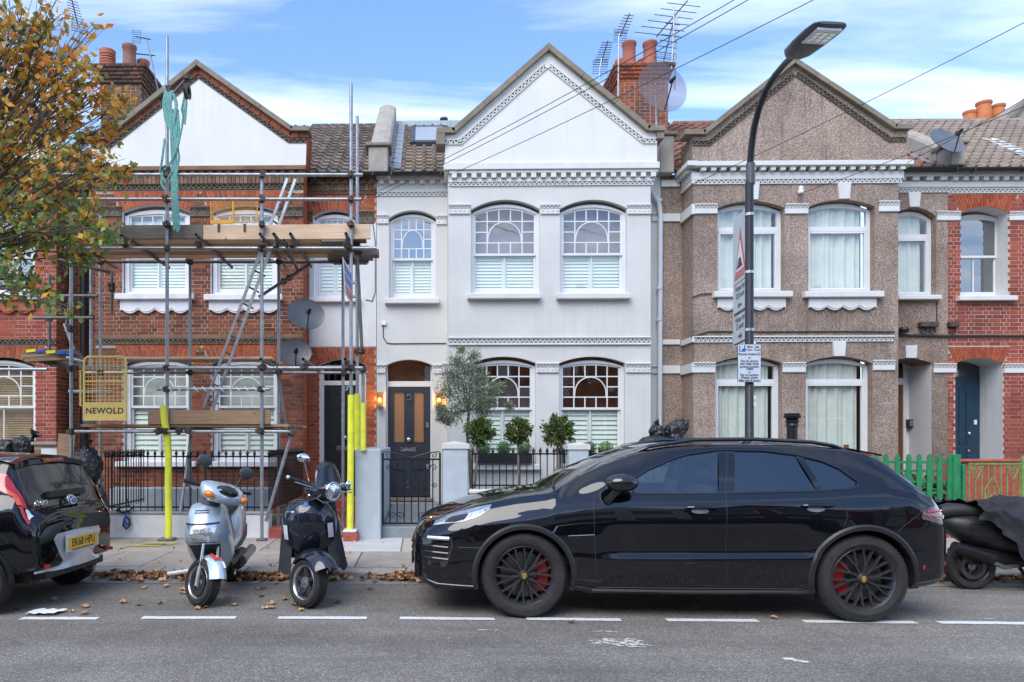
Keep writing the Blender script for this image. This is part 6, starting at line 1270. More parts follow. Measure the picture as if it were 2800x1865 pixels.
yf_ = YF-.055; yb_ = YS-.055
for p0, p1, y in ((155,992,478),(155,988,545),(178,1030,679),(230,992,1006),(205,797,1180)): ledger(p0, p1, y, yf_)
ledger(175,1008,716,yb_,'galv_dark'); ledger(230,1006,1019,yb_); ledger(-20,130,1010,yb_)
ledger(130,268,809,YS-.15,'galv_dark'); ledger(92,255,869,YS-.3,'galv_dark'); ledger(188,310,1071,YF+.15); ledger(430,738,1062,yf_-.0,'rail_tape','guard_rail') if 'rail_tape' in MATS else None
# taped hand rail
mat('rail_white', (.62,.63,.63), .5, var=.15, vs=30)
hr_ = ledger(430,738,1064,yf_,'galv','guard_rail'); a, b = P(432,1064,yf_), P(736,1064,yf_); mb = MB(); L0 = (b-a).length
mb.sweep([a+(b-a)*(i/150)+Vector((0, cos(i*.55)*.027, sin(i*.55)*.027)) for i in range(151)], .012, 5); mb.build('warning_tape', 'rail_white', hr_, smooth=True)
zu, zm, zl_ = Z(500,668,YF), Z(500,1000,YF), Z(500,1174,YF)
for px_ in (170, 338, 541, 715, 752, 797, 948): x = X(px_, YF-.2); spipe((x, YF-.28, zu+.06), (x, YS+.35, zu+.06), 'transom', 'galv_dark')
spipe((X(777,YF-.25), YF-.25, zu-.02), (X(777,YF)-.0, YS-.1, zu-.12), 'transom', 'galv_dark')
for px_ in (715, 830, 945): x = X(px_, YF-.2); spipe((x, YF-.25, zm+.06), (x, YS+.2, zm+.06), 'transom', 'galv_dark')
for px_ in (435, 488, 512, 708): x = X(px_, YF-.15); spipe((x, YF-.14, zl_+.005), (x, YS+.2, zl_+.005), 'transom', 'galv_dark')
for a, b, ya, yb2, m in (((757,1000),(785,1178),YF+.1,YF+.1,'galv_dark'), ((797,1186),(727,1425),YF+.05,YF+.1,'galv'), ((523,1190),(493,1402),YF+.55,YF+.3,'galv'), ((708,812),(848,722),YS-.4,YS-.2,'galv_dark'), ((176,885),(222,1008),YS-.4,YS-.4,'galv'), ((140,705),(302,745),YS-.5,YS-.1,'galv_dark'), ((182,978),(232,990),YF+.2,YF+.2,'galv'), ((200,740),(180,905),YS,YS,'galv_dark'), ((700,640),(800,720),YS,YS,'galv_dark')):
    spipe(P(*a, ya), P(*b, yb2), 'brace', m)
_cm = MB(); _cm.obox((0,0,0), (.085, .07, .055)); _cm.obox((.0,-.02,0), (.05, .09, .085)); _cm.tube((.03,-.055,0), (.03,-.09,0), .010, 6); _cm.tube((-.03,-.055,.015), (-.03,-.085,.015), .010, 6); _cm.lathe([(.034,-.025),(.034,.025)], n=10)
_cme = bpy.data.meshes.new('coupler'); _cme.from_pydata(_cm.v, [], _cm.f); _cme.materials.append(MAT('coupler'))
rr = random.Random(4)
def coupler(px_, py_, Y): o = link('coupler', _cme, sc, P(px_, py_, Y)); o.rotation_euler = (rr.uniform(-.3,.3), rr.choice((0, pi/2)), rr.uniform(-.4,.4))
for px_ in (457, 716, 960):
    for y in (478, 545, 679, 1006): coupler(px_, y, YF-.03)
for px_, y in ((195,679),(195,1180),(457,1180),(716,1180),(716,1064),(457,1064),(457,614),(716,614),(960,614),(195,900),(195,1008),(457,465)): coupler(px_, y, YF-.03)
for px_, y in ((275,716),(520,716),(762,716),(275,1019),(520,1019),(762,1019),(249,810),(249,868),(135,810),(135,872),(306,790),(306,780),(790,760),(775,770),(938,716),(940,1019)): coupler(px_, y, YS-.07)
for px_, y, Y in ((341,667,YF-.1),(543,667,YF-.1),(717,668,YF-.1),(753,668,YF-.1),(798,668,YF-.1),(948,668,YF-.1),(785,1176,YF),(797,1184,YF),(757,1005,YF),(720,1003,YF-.1),(832,1003,YF-.1),(947,1003,YF-.1),(436,1178,YF-.1),(489,1178,YF-.1),(513,1178,YF-.1),(709,1178,YF-.1),(993,1010,YF+.1),(990,960,YF+.3),(978,960,YF+.33),(975,668,YF+.3),(978,690,YF+.33)): coupler(px_, y, Y)
# decks: scaffold boards side by side
def deck(p0, p1, z, y0, y1, n, ms, stagger=0, th=.038):
    w_ = (y1-y0)/n
    for i in range(n):
        a, b = X(p0, YF)+rr.uniform(-.1,.05), X(p1, YF)+rr.uniform(-.05,.1); y = y0+w_*i
        MB().bbox(a, b, y+.004, y+w_-.004, z, z+th, .004).build('scaffold_board', ms[i % len(ms)], sc)
deck(192, 880, zu+.088, YF+.08, YS-.12, 5, ('wood_new','wood_ply','wood_new','wood_mid','wood_new')); deck(882, 985, zu+.086, YF+.08, YS+.35, 6, ('wood_old',))
deck(205, 785, zl_+.035, YF+.06, YS-.15, 5, ('wood_mid','wood_old')); deck(262, 700, Z(500,1000,YS)+.05, YS-.5, YS-.06, 2, ('wood_new','wood_mid'))
MB().bbox(X(880,YF), X(945,YF), YF-.06, YF+.0, Z(900,664,YF), Z(900,658,YF), .004).build('scaffold_board', 'wood_old', sc)
MB().bbox(X(335,YF), X(553,YF), YF+.03, YF+.068, Z(450,651,YF), Z(450,613,YF), .004).build('toe_board', 'wood_old', sc); MB().bbox(X(554,YF), X(1012,YF), YF+.028, YF+.066, Z(700,653,YF), Z(700,613,YF), .004).build('toe_board', 'wood_new', sc); MB().bbox(X(190,YF), X(338,YF), YF+.07, YF+.108, Z(260,651,YF), Z(260,616,YF), .004).build('toe_board', 'wood_old', sc)
MB().bbox(X(402,YF), X(738,YF), YF+.03, YF+.068, Z(570,1160,YF), Z(570,1121,YF), .004).build('toe_board', 'wood_mid', sc); MB().bbox(X(210,YF), X(240,YF), YF+.2, YF+.24, Z(220,1160,YF), Z(220,1120,YF), .004).build('toe_board', 'wood_old', sc)
MB().bbox(X(985,YF), X(1032,YF), YF+.25, YF+.45, Z(1000,685,YF), Z(1000,668,YF), .006).build('scaffold_board', 'wood_old', sc)
for px_ in (597, 668): MB().bbox(X(px_-3,YF), X(px_+3,YF), YF+.012, YF+.03, Z(px_,632,YF), Z(px_,611,YF), .003).build('board_clip', 'coupler', sc)
for px_ in (470, 845): MB().box(X(px_,YF)-.06, X(px_,YF)+.06, YF+.06, YF+.065, zu+.09, zu+.12).build('end_band', 'foam', sc)
# yellow foam sleeves
def sleeve(pts, r=.042):
    o = MB().sweep(pts, r, 14).build('foam_sleeve', 'foam', sc, smooth=True); return o
sleeve([P(447,1110,YF-.03), P(450,1150,YF-.03), P(458,1195,YF-.01), P(461,1250,YF), P(460,1330,YF), P(461,1420,YF), P(461,1472,YF)], .048); sleeve([P(960,1080,YF), P(959,1250,YF), P(957,1449,YF)], .047); sleeve([P(977,1077,YF+.35), P(977,1232,YF+.35)], .044); sleeve([P(993,1102,YF+.12), P(993,1232,YF+.12)], .038)
# ladder gate with stencilled panel
YG = YF-.12; sg = MB().sweep([P(p, q, YG) for p, q in ((230,1150),(230,990),(233,980),(240,976),(333,976),(341,980),(344,990),(344,1150))], .018, 8).build('ladder_gate', 'yellow_frame', sc, smooth=True); sg['label'] = 'yellow mesh ladder gate stencilled NEWOLD'
MB().tube(P(230,1043,YG), P(344,1043,YG), .014, 8).build('gate_rail', 'yellow_frame', sg)
for i in range(9): p = 241+i*11.6; MB().tube(P(p,978,YG), P(p,1100,YG), .0045, 5).build('mesh_wire', 'yellow_frame', sg)
for i in range(11): q = 988+i*10.6; MB().tube(P(231,q,YG), P(343,q,YG), .0045, 5).build('mesh_wire', 'yellow_frame', sg)
MB().box(X(230,YG), X(344,YG), YG-.012, YG+.004, Z(287,1150,YG), Z(287,1100,YG)).build('gate_panel', 'yellow_frame', sg)
text('NEWOLD', .115, 'ink', 'stencil_lettering', sg, Matrix.Translation(Vector((X(287,YG), YG-.0135, Z(287,1124,YG)))) @ FACE, .0005, bold=.0025, spacing=1.1)
MB().sweep([P(230,1012,YG), P(220,1012,YG), P(220,1110,YG), P(230,1110,YG)], .012, 6).build('gate_hinge', 'yellow_frame', sg)
Yo = YS-.2; og = MB().sweep([P(p, q, Yo) for p, q in ((576,604),(576,548),(640,546),(704,548),(704,606),(640,608))], .012, 6, closed=True).build('ladder_gate', 'orange_frame', sc, smooth=True); MB().tube(P(638,547,Yo), P(638,608,Yo), .018, 6).build('gate_rail', 'orange_frame', og); MB().box(X(576,Yo), X(636,Yo), Yo-.01, Yo+.01, Z(600,612,Yo), Z(600,602,Yo)).build('gate_panel', 'orange_frame', og)
mm = MB()
for i in range(26):
    for s in (-1, 1): a = 576+i*5.1; b = a+s*30; mm.tube(P(min(704,max(576,a)),548,Yo), P(min(704,max(576,b)),606,Yo), .002, 3)
mm.build('gate_mesh', 'orange_frame', og, kind='stuff')
# gin wheel arm
spipe(P(470,262,YF-.05), P(520,205,YF-.25), 'jib_tube', 'galv_dark'); coupler(512, 214, YF-.2); coupler(462, 246, YF-.04)
MB().lathe([(.05,-.02),(.11,-.025),(.09,0),(.11,.025),(.05,.02)], P(512,250,YF-.22), 'X', 18).build('gin_wheel', 'coupler', sc, smooth=True); MB().sweep([P(514,216,YF-.22), P(512,236,YF-.22), P(512,262,YF-.22)], .01, 5).build('wheel_hook', 'coupler', sc)
rp = thing('rope', 'teal green rope looped and hanging from the scaffold pole', 'rope', P(470,640,YF-.1)); yr = YF-.10
def rope(pts, r=.016): return MB().sweep([P(p, q, yr+random.Random(i).uniform(-.03,.03)) for i, (p, q) in enumerate(pts)], r, 7).build('rope_strand', 'rope', rp, smooth=True)
for k, dxr in enumerate((0, 5, 10, 15, 20)): rope([(452+dxr,248),(446+dxr,285),(452+dxr,330),(470+dxr*.8,360),(478,330+k*6),(484-k,285),(474,250)])
for k, (a, b, c_) in enumerate(((466,478,474),(472,482,480),(480,470,476),(486,478,484),(463,470,470),(475,490,478))): rope([(a,300),(a+4,360),(b,430),(c_,500),(c_+2,560),(c_+3+k,620+k*3)])
rope([(506,236),(512,262),(502,310),(497,350),(486,400),(470,440),(446,470),(440,500),(452,520)]); rope([(512,240),(505,260),(497,300),(505,340),(510,280)]); rope([(450,380),(444,430),(438,470),(452,500),(470,470)])
ld = thing('ladder', 'grey aluminium pole ladder standing between the scaffold decks', 'ladder', P(565,1116,YF+.5)); Ya_, Yb_2 = YF+.62, YF+.25
for a, b in (((786,488),(556,1116)),((808,490),(582,1116))):
    MB().sweep([P(*a, Ya_-.3), P(*b, Yb_2+.3)], .026, 4).build('ladder_stile', 'alu', ld)
for i in range(14): t = (i+.5)/14; p = P(786,488,Ya_-.3).lerp(P(556,1116,Yb_2+.3), t); q = P(808,490,Ya_-.3).lerp(P(582,1116,Yb_2+.3), t); MB().tube(p, q+Vector((0,.16,-.05)), .014, 6).build('rung', 'galv_dark', ld)
# stacked tubes and blue edged boards on the left
for i, (a, b, m, y) in enumerate((((72,964),(215,972),'wood_old',955),((85,972),(200,985),'sign_blue',968))): pass
sk2 = thing('board_stack', 'stack of boards with blue and yellow painted ends on the scaffold', 'boards', P(140,985,YS-.6))
for i in range(4): MB().obox(P(135+i*5,966+i*6,YS-.7), (.78, .22, .036), Matrix.Rotation(radians(-5), 3, 'Y') @ Matrix.Rotation(.1*i, 3, 'Z')).build('board', ('wood_old','wood_mid','wood_old','wood_mid')[i], sk2)
for i, m in enumerate(('foam','sign_blue','foam','sign_blue','sign_blue')): MB().obox(P(85+i*27,959+i*1.6,YS-.82), (.14, .02, .042), Matrix.Rotation(radians(-5), 3, 'Y')).build('end_band', m, sk2)
for i in range(4): spipe(P(95+i*14,985+i*4,YS-.75), P(190+i*8,992+i*3,YS-.3), 'stored_tube', 'galv_dark')
# street name sign plate on the right pole
def skew_plate(name, label, cat, c4, mats, thick=.004):
    t = thing(name, label, cat, c4[0]); return t
zs_ = thing('zone_sign', 'blue and white parking zone sign seen edge on at the right scaffold pole', 'sign', P(955,800,YF-.1))
pA, pB, pC, pD = P(937,702,YF-.55), P(962,748,YF+.02), P(963,832,YF+.02), P(944,806,YF-.5); nrm = (pB-pA).cross(pD-pA).normalized(); nrm = nrm if nrm.y < 0 else -nrm
MB().add([pA, pB, pC, pD]+[p-nrm*.004 for p in (pA, pB, pC, pD)], [(0,1,2,3),(7,6,5,4),(0,4,5,1),(1,5,6,2),(2,6,7,3),(3,7,4,0)]).build('plate', 'sign_white', zs_)
def sub(u0, u1, v0, v1, m, nm):
    q = lambda u, v: pA.lerp(pB, u).lerp(pD.lerp(pC, u), v)+nrm*.002
    MB().add([q(u0,v0), q(u1,v0), q(u1,v1), q(u0,v1)], [(0,1,2,3)]).build(nm, m, zs_)
sub(.12,.9,.06,.30,'sign_blue','blue_panel'); sub(.12,.9,.36,.60,'sign_blue','blue_panel'); sub(.12,.9,.66,.94,'sign_red','red_panel')
for v in (.3, .75): p = pB.lerp(pC, v); MB().obox(p+Vector((.02,0,0)), (.08, .06, .03)).build('clip', 'alu', zs_)
# ------------------------------------------------------------------ street lamp with road signs
YL = 8.55; lx = X(2049,YL)
lam = thing('street_lamp', 'black street lamp with curved arm and flat grey lantern', 'street lamp', (lx, YL, PV)); zq = lambda y: Z(2049,y,YL)
MB().lathe([(.085, PV), (.085, 1.0), (.048, 1.05), (.045, zq(505)), (.045, zq(503)), (.042, zq(495))], (lx, YL, 0), n=20).build('column', 'lamp_post', lam, smooth=True)
MB().lathe([(.04, 0), (.049, .01), (.049, .24), (.04, .25)], (X(2052,YL), YL, zq(506)), n=18).build('sleeve', 'lamp_grey', lam, smooth=True)
hd0, hd1 = P(2172,150,7.35), P(2274,64,6.8)
MB().sweep([(X(2051,YL), YL, zq(452)), P(2055,400,8.5), P(2062,350,8.42), P(2075,298,8.28), P(2095,245,8.06), P(2120,205,7.82), P(2148,172,7.58), hd0], [.037,.036,.035,.034,.033,.032,.031,.030], 14).build('arm', 'lamp_post', lam, smooth=True)
d = (hd1-hd0); ln = d.length; fw = d.normalized(); side = Vector((1,0,0)); side = (side-fw*side.dot(fw)).normalized(); upv = side.cross(fw); upv = upv if upv.z > 0 else -upv
hm = MB(); secs = []
for t, w_, h_ in ((-.05,.06,.03),(.0,.10,.045),(.10,.14,.05),(.4,.165,.045),(.75,.175,.038),(.95,.165,.03),(1.02,.13,.012)):
    c = hd0+fw*ln*t; secs.append([c+side*(w_*cos(a)*(abs(cos(a))**-.5 if abs(cos(a)) > .3 else 1))+upv*(h_*sin(a)) for a in [2*pi*k/16 for k in range(16)]])
hm.loft(secs).build('lantern', 'lamp_grey', lam, smooth=True, sharp=50)
led = MB(); c = hd0+fw*ln*.70-upv*.056
def lq(cx_, cy_, w_, l_, off): o_ = hd0+fw*ln*cy_+side*cx_-upv*off; return [o_-side*w_-fw*l_, o_+side*w_-fw*l_, o_+side*w_+fw*l_, o_-side*w_+fw*l_]
q = lq(0,.74,.115,.12,.046); MB().add(q+[p+upv*.02 for p in q], [(3,2,1,0),(0,1,5,4),(1,2,6,5),(2,3,7,6),(3,0,4,7)]).build('led_panel', 'lamp_white', lam)
for i in range(3):
    for j in range(3): q = lq(-.07+.07*i, .65+.09*j, .024, .022, .049); MB().add(q, [(3,2,1,0)]).build('led_lens', 'chrome', lam)
MB().obox(hd0+fw*.02-upv*.01, (.14, .03, .09), (Matrix((side, upv, fw)).transposed())).build('yellow_clip', 'yellow_frame', lam)
# warning sign stack turned away along the pavement
sgn = thing('hump_sign', 'grey board with red triangle hump warning and distance plates on the lamp column', 'road sign', (lx, YL, 2.0))
xs, ys = lx-.015, YL+.02; A0 = Vector((X(2049.5,YL), YL, 0)); B0 = Vector((X(2006,YL+.70), YL+.70, 0)); dv = (B0-A0); wv = dv.length; dv.normalize(); nv = Vector((-dv.y, dv.x, 0)); nv = nv if nv.x < 0 else -nv
Ms = Matrix.Translation((0,0,0)); z1s, z0s = Z(2051,557,YL), Z(2049,932,YL)
def sp_(u, z, off=0): return Vector((A0.x, A0.y, 0))+dv*u+nv*off+Vector((0,0,z))      # u: 0 at the column, wv at the far edge
def splate(pts, m, nm, off, th=.003):
    f = [sp_(u, z, off+th) for u, z in pts]; b = [sp_(u, z, off) for u, z in pts]; n = len(f)
    o = MB().add(f+b, [tuple(range(n)), tuple(range(2*n-1, n-1, -1))]+[(i, i+n, (i+1) % n+n, (i+1) % n) for i in range(n)]).build(nm, m, sgn); fixn(o); return o
sh = z1s-z0s; splate([(0,z0s),(wv,z0s),(wv,z1s-.06),(wv-.06,z1s),(0.0,z1s)], 'sign_grey', 'backing_board', .0, .006)
zT = z0s+sh*.50; tz1 = z1s-.17; cxs = wv*.52; hw = .255
splate([(cxs-hw,zT+.03),(cxs+hw,zT+.03),(cxs,tz1)], 'sign_red', 'warning_triangle', .007); splate([(cxs-hw*.66,zT+.11),(cxs+hw*.66,zT+.11),(cxs,tz1-.14)], 'sign_white', 'triangle_field', .0105)
splate([(cxs-.13,zT+.14)]+[(cxs-.13+.26*k/10, zT+.14+.09*sin(pi*k/10)**1.0+(.03 if 3 <= k <= 7 else 0)) for k in range(11)]+[(cxs+.13,zT+.14)], 'ink', 'hump_symbol', .014)
rx = Vector((-dv.x, -dv.y, 0)); RT = Matrix((( rx.x, 0, nv.x, 0), (rx.y, 0, nv.y, 0), (0, 1, 0, 0), (0, 0, 0, 1)))
for (f0, f1, l1, l2, s) in ((.25,.485,'Humps for','220 yards',-1), (.015,.245,'Humps for','55 yards',1)):
    za_, zb_3 = z0s+sh*f0, z0s+sh*f1; splate([(.06,za_),(wv-.05,za_),(wv-.05,zb_3),(.06,zb_3)], 'ink', 'plate_border', .007); splate([(.075,za_+.015),(wv-.065,za_+.015),(wv-.065,zb_3-.015),(.075,zb_3-.015)], 'sign_grey', 'distance_plate', .0105)
    for txt, fz in ((l1,.80),(l2,.56)): p = sp_(wv*.505, za_+(zb_3-za_)*fz, .0145); text(txt, .098, 'ink', 'lettering', sgn, Matrix.Translation(p) @ RT, .0004, bold=.0015)
    zc_ = za_+(zb_3-za_)*.23; cc_ = wv*.505; s2 = -s       # arrow; u runs away from the reader's right
    splate([(cc_-.07*s2,zc_-.012),(cc_+.03*s2,zc_-.012),(cc_+.03*s2,zc_-.04),(cc_+.085*s2,zc_),(cc_+.03*s2,zc_+.04),(cc_+.03*s2,zc_+.012),(cc_-.07*s2,zc_+.012)], 'ink', 'arrow', .014)
for v in (.08, .5, .92): MB().lathe([(.046,-.015),(.053,-.015),(.053,.015),(.046,.015)], (lx, YL, z0s+sh*v), n=14).build('clip', 'alu', sgn)
# parking plate
pk = thing('parking_sign', 'pale parking permit sign with blue P on the lamp column', 'sign', (lx, YL-.06, Z(2049,1045,YL))); Yk = YL-.075; x0, x1 = X(2017,Yk), X(2081,Yk); zb4, zt4 = Z(2049,1045,Yk), Z(2049,941,Yk); cx_ = (x0+x1)/2; wp_ = x1-x0; hp = zt4-zb4
MB().box(x0, x1, Yk, Yk+.006, zb4, zt4).build('plate', 'ink', pk); MB().box(x0+.004, x1-.004, Yk-.001, Yk+.002, zb4+.004, zt4-.004).build('face', 'sign_pale', pk); MB().box(x0+.018, x0+.085, Yk-.002, Yk+.001, zt4-.085, zt4-.014).build('blue_square', 'sign_blue', pk)
def ptx(s_, sz, fx, fz, m='ink', al='CENTER', b=.0008): text(s_, sz, m, 'lettering', pk, Matrix.Translation((x0+wp_*fx, Yk-.0026, zt4-hp*fz)) @ FACE, .0003, al, bold=b)
ptx('P', .085, .19, .115, 'sign_white', b=.003)
for s_, fx, fz, sz in (('Mon - Sat',.66,.075,.033),('9 am - 5 pm',.66,.15,.033),('Permit holders',.44,.265,.035),('or',.5,.36,.03),('Pay by phone',.5,.445,.035),('020 3282 9230',.5,.525,.034),('quoting location',.5,.595,.033),('17809',.5,.66,.033),('or',.5,.735,.03),('Pay at machine',.5,.81,.034),('Display ticket',.5,.88,.034),('Max stay 8 hours',.5,.955,.033)): ptx(s_, sz, fx, fz)
MB().box(x0+wp_*.86, x0+wp_*.96, Yk-.002, Yk+.001, zt4-hp*.30, zt4-hp*.225).build('zone_square', 'ink', pk); ptx('Z', .03, .91, .265, 'sign_white')
for z in (zb4+.08, zt4-.08): MB().lathe([(.046,-.012),(.053,-.012),(.053,.012),(.046,.012)], (lx, YL, z), n=14).build('clip', 'alu', pk)
MB().box(lx+.03, lx+.05, YL-.056, YL-.03, Z(2049,1092,YL), Z(2049,1083,YL)).build('sticker', 'white_sticker', lam); MB().box(lx+.03, lx+.05, YL-.056, YL-.03, Z(2049,1112,YL), Z(2049,1100,YL)).build('sticker', 'white_sticker', lam)
# ------------------------------------------------------------------ street tree at the left
YT = 8.75; tr = thing('street_tree', 'street tree with orange and green autumn leaves at the left edge', 'tree', (X(-330,YT), YT, PV)); rr = random.Random(21)
tb = Vector((X(-330,YT), YT, PV)); fork = tb+Vector((.1, 0, 2.6))
MB().sweep([tb, tb+Vector((.02,0,.5)), tb+Vector((.0,.02,1.4)), fork], [.17,.13,.115,.10], 12).build('trunk', 'bark', tr, smooth=True)
MB().bbox(tb.x-.5, tb.x+.5, YT-.45, YT+.5, PV-.02, PV+.012, .01).build('tree_pit', 'soil', tr)
clus = [(-120,120,110),(-40,60,90),(60,60,70),(150,50,55),(40,160,80),(130,140,60),(200,150,40),(265,75,22),(-60,260,110),(60,260,80),(160,235,60),(235,225,45),(300,240,42),(255,165,30),(0,370,100),(110,350,80),(215,320,55),(330,330,38),(360,270,24),(-80,430,120),(60,450,90),(170,430,60),(250,420,40),(320,445,32),(370,470,24),(-30,560,100),(80,550,80),(180,540,60),(260,560,38),(310,625,26),(330,660,18),(130,640,65),(220,650,45),(250,700,26),(60,650,60),(20,740,40),(90,760,35),(140,800,26),(180,845,14),(70,820,22),(-60,700,90)]
brn = MB(); L1 = MB(); L2 = MB(); singles = []
for (px_, py_, rp_) in clus:
    px_ = px_ if px_ < 150 else 150+(px_-150)*.94; Yc_ = YT+rr.uniform(-.75,.75); c = P(px_, py_, Yc_); rad = rp_*Yc_/FPX
    mid = fork.lerp(c, .5)+Vector((0,0,.25+rr.uniform(0,.3))); pts = [fork, fork.lerp(mid,.5)+Vector((0,rr.uniform(-.1,.1),.12)), mid, mid.lerp(c,.5)+Vector((0,0,.1)), c]; brn.sweep(pts, [.045,.026,.015,.009,.005], 6)
    for _ in range(int(rp_*.43)):
        d = Vector((rr.gauss(0,1), rr.gauss(0,1), rr.gauss(0,.9))); q = c+d*rad*.62; s0 = mid.lerp(c, rr.uniform(.3,1)); brn.sweep([s0, s0.lerp(q,.55)+Vector((0,0,.05)), q], [.006,.004,.002], 4)
        for _ in range(rr.randint(4,7)):
            p = s0.lerp(q, rr.uniform(.35,1.05))+Vector((rr.gauss(0,.05), rr.gauss(0,.05), rr.gauss(-.02,.05))); sz = rr.uniform(.075,.125); green = (py_+rr.gauss(0,80)) > 500
            if p.y < YT-.35 and len(singles) < 300: singles.append((p, sz, green))
            else: leaf(L2 if green else L1, p, sz, rr, .62)
brn.build('branches', 'bark', tr, smooth=True); L1.build('crown', 'leaf_tree', tr, kind='stuff'); L2.build('crown', 'leaf_green', tr, kind='stuff')
lm = {}
for g, m in ((True,'leaf_green'),(False,'leaf_tree')):
    me = bpy.data.meshes.new('leaf'); me.from_pydata([(0,0,0),(.22,.24,.04),(.55,.30,.05),(1,0,0),(.55,-.30,.05),(.22,-.24,.04),(.5,0,-.02)], [], [(0,6,1),(1,6,2),(2,6,3),(3,6,4),(4,6,5),(5,6,0)]); me.materials.append(MAT(m)); lm[g] = me
for p, sz, g in singles:
    o = link('leaf', lm[g], tr, p); o.scale = (sz,)*3; o.rotation_euler = (rr.uniform(0,6.3), rr.uniform(.2,1.9), rr.uniform(0,6.3))
# ------------------------------------------------------------------ fallen leaves and litter
dry = []
for k in range(5):
    r2 = random.Random(k+50); me = bpy.data.meshes.new('fallen_leaf'); n = 8; vs = [(0,0,.012)]
    for i in range(n): a = 2*pi*i/n; w_ = .55+.45*abs(cos(a/2)); vs.append((cos(a)*w_*.5, sin(a)*w_*.36, r2.uniform(0,.34)))
    me.from_pydata(vs, [], [(0,i+1,(i+1) % n+1) for i in range(n)]); me.materials.append(MAT('leaf_dry')); dry.append(me)
lit = MB(); rr = random.Random(33)
def lleaf(x, y, z, s):
    me = rr.choice(dry); a = rr.uniform(0,6.3); M_ = Matrix.Translation((x,y,z)) @ Matrix.Rotation(a,4,'Z') @ Matrix.Rotation(rr.gauss(0,.35),4,'X') @ Matrix.Rotation(rr.gauss(0,.3),4,'Y') @ Matrix.Scale(s,4); lit.add([M_ @ v.co for v in me.vertices], [tuple(f.vertices) for f in me.polygons])
for _ in range(2300):
    px_ = rr.uniform(60, 2900); dens = (1.0 if 310 < px_ < 1200 else .75 if px_ > 2350 else .35)*max(.12, min(1, .55+1.5*mnoise.noise(Vector((px_*.011, 3.3, 0)))))
    if rr.random() > dens: continue
    y = YK-abs(rr.gauss(0,.10))-.02; lleaf(X(px_, YK), y, .015+max(0,.06-abs(YK-y)*.4)*rr.random()+.01, rr.uniform(.055,.125))
for _ in range(60): lleaf(rr.uniform(-5,0.5), rr.uniform(YK+.1,YW-.2), PV+.012, rr.uniform(.03,.06))
o = lit.build('leaf_litter', 'leaf_dry', kind='stuff'); tag(o, 'drift of dry brown leaves along the gutter', 'leaves')
spots = [(205,1611),(395,1608),(500,1613),(495,1622),(632,1634),(712,1630),(742,1650),(728,1664),(742,1663),(335,1648),(437,1650),(235,1660),(382,1655),(233,1678),(540,1664),(560,1661),(815,1660),(822,1668),(923,1648),(805,1655),(48,1666),(150,1640),(640,1655),(1560,1703),(700,1612),(720,1608),(1010,1612),(197,1672),(455,1604),(925,1497),(730,1497),(955,1512),(330,1498),(600,1612),(780,1640),(1900,1660),(2120,1690)]
for i, (px_, py_) in enumerate(spots):
    z = .006 if py_ > 1560 else PV+.008; g = G(px_, py_, z); o = bpy.data.objects.new('fallen_leaf', dry[i % 5]); col.objects.link(o); o.location = g; s = rr.uniform(.07,.11); o.scale = (s,s,s*.8); o.rotation_euler = (rr.gauss(0,.12), rr.gauss(0,.12), rr.uniform(0,6))
    tag(o, 'single dry leaf lying on the road or pavement', 'leaf', 'single fallen leaves on the ground')
g = G(105,1683); pp = thing('paper_sheet', 'crumpled white paper lying on the first white line', 'paper', g); mb = MB(); n = 6
vs = [(g.x-.11+.25*i/n+.04*j/3, g.y-.02+.17*j/3, .012+.018*abs(sin(i*1.7+j))) for j in range(4) for i in range(n+1)]; mb.add(vs, [(j*(n+1)+i, j*(n+1)+i+1, (j+1)*(n+1)+i+1, (j+1)*(n+1)+i) for j in range(3) for i in range(n)]).build('sheet', 'white_sticker', pp)
mb = MB(); g = G(500,1577,.03); tag(mb.sweep([g+Vector((-.16,.0,.03)), g+Vector((-.05,-.03,.05)), g+Vector((.06,.02,.06)), g+Vector((.14,.05,.10))], [.018,.022,.02,.01], 6).build('plastic_litter', 'white_sticker'), 'twisted strip of white plastic litter in the gutter leaves', 'litter')
lk = thing('bike_lock', 'black cable lock and strap hanging over the low white wall', 'lock', P(345,1405,YW-.06)); yk = YW-.05
for i, pts in enumerate([[(320,1394),(335,1402),(352,1398),(362,1390),(350,1384),(330,1388),(318,1396)], [(350,1400),(340,1420),(337,1438),(346,1446),(355,1436),(354,1420),(342,1412)], [(346,1360),(352,1378),(360,1392)], [(348,1402),(342,1416),(345,1440),(352,1430)]]): MB().sweep([P(a, b, yk-.01*i) for a, b in pts], .016 if i != 2 else .006, 7).build('cable', 'black_plastic' if i != 3 else 'sign_blue', lk, smooth=True)
# ------------------------------------------------------------------ vehicles
def pl(tab, x):
    if x <= tab[0][0]: return tab[0][1]
    for (a, b), (c, d) in zip(tab[:-1], tab[1:]):
        if x <= c: return b+(d-b)*(x-a)/(c-a)
    return tab[-1][1]
def pls(tab, x):
    "smooth (Catmull-Rom) table lookup"
    n = len(tab)
    if x <= tab[0][0]: return tab[0][1]
    if x >= tab[-1][0]: return tab[-1][1]
    for i in range(n-1):
        if x <= tab[i+1][0]: break
    x0, y0 = tab[i]; x1, y1 = tab[i+1]; h = x1-x0; t = (x-x0)/h
    m0 = (y1-tab[i-1][1])/(x1-tab[i-1][0]) if i > 0 else (y1-y0)/h
    m1 = (tab[i+2][1]-y0)/(tab[i+2][0]-x0) if i < n-2 else (y1-y0)/h
    d = (y1-y0)/h
    if d == 0: m0 = m1 = 0
    else:
        m0 = max(min(m0, 3*d), 0) if d > 0 else min(max(m0, 3*d), 0); m1 = max(min(m1, 3*d), 0) if d > 0 else min(max(m1, 3*d), 0)
    return (2*t**3-3*t*t+1)*y0+(t**3-2*t*t+t)*h*m0+(-2*t**3+3*t*t)*y1+(t**3-t*t)*h*m1
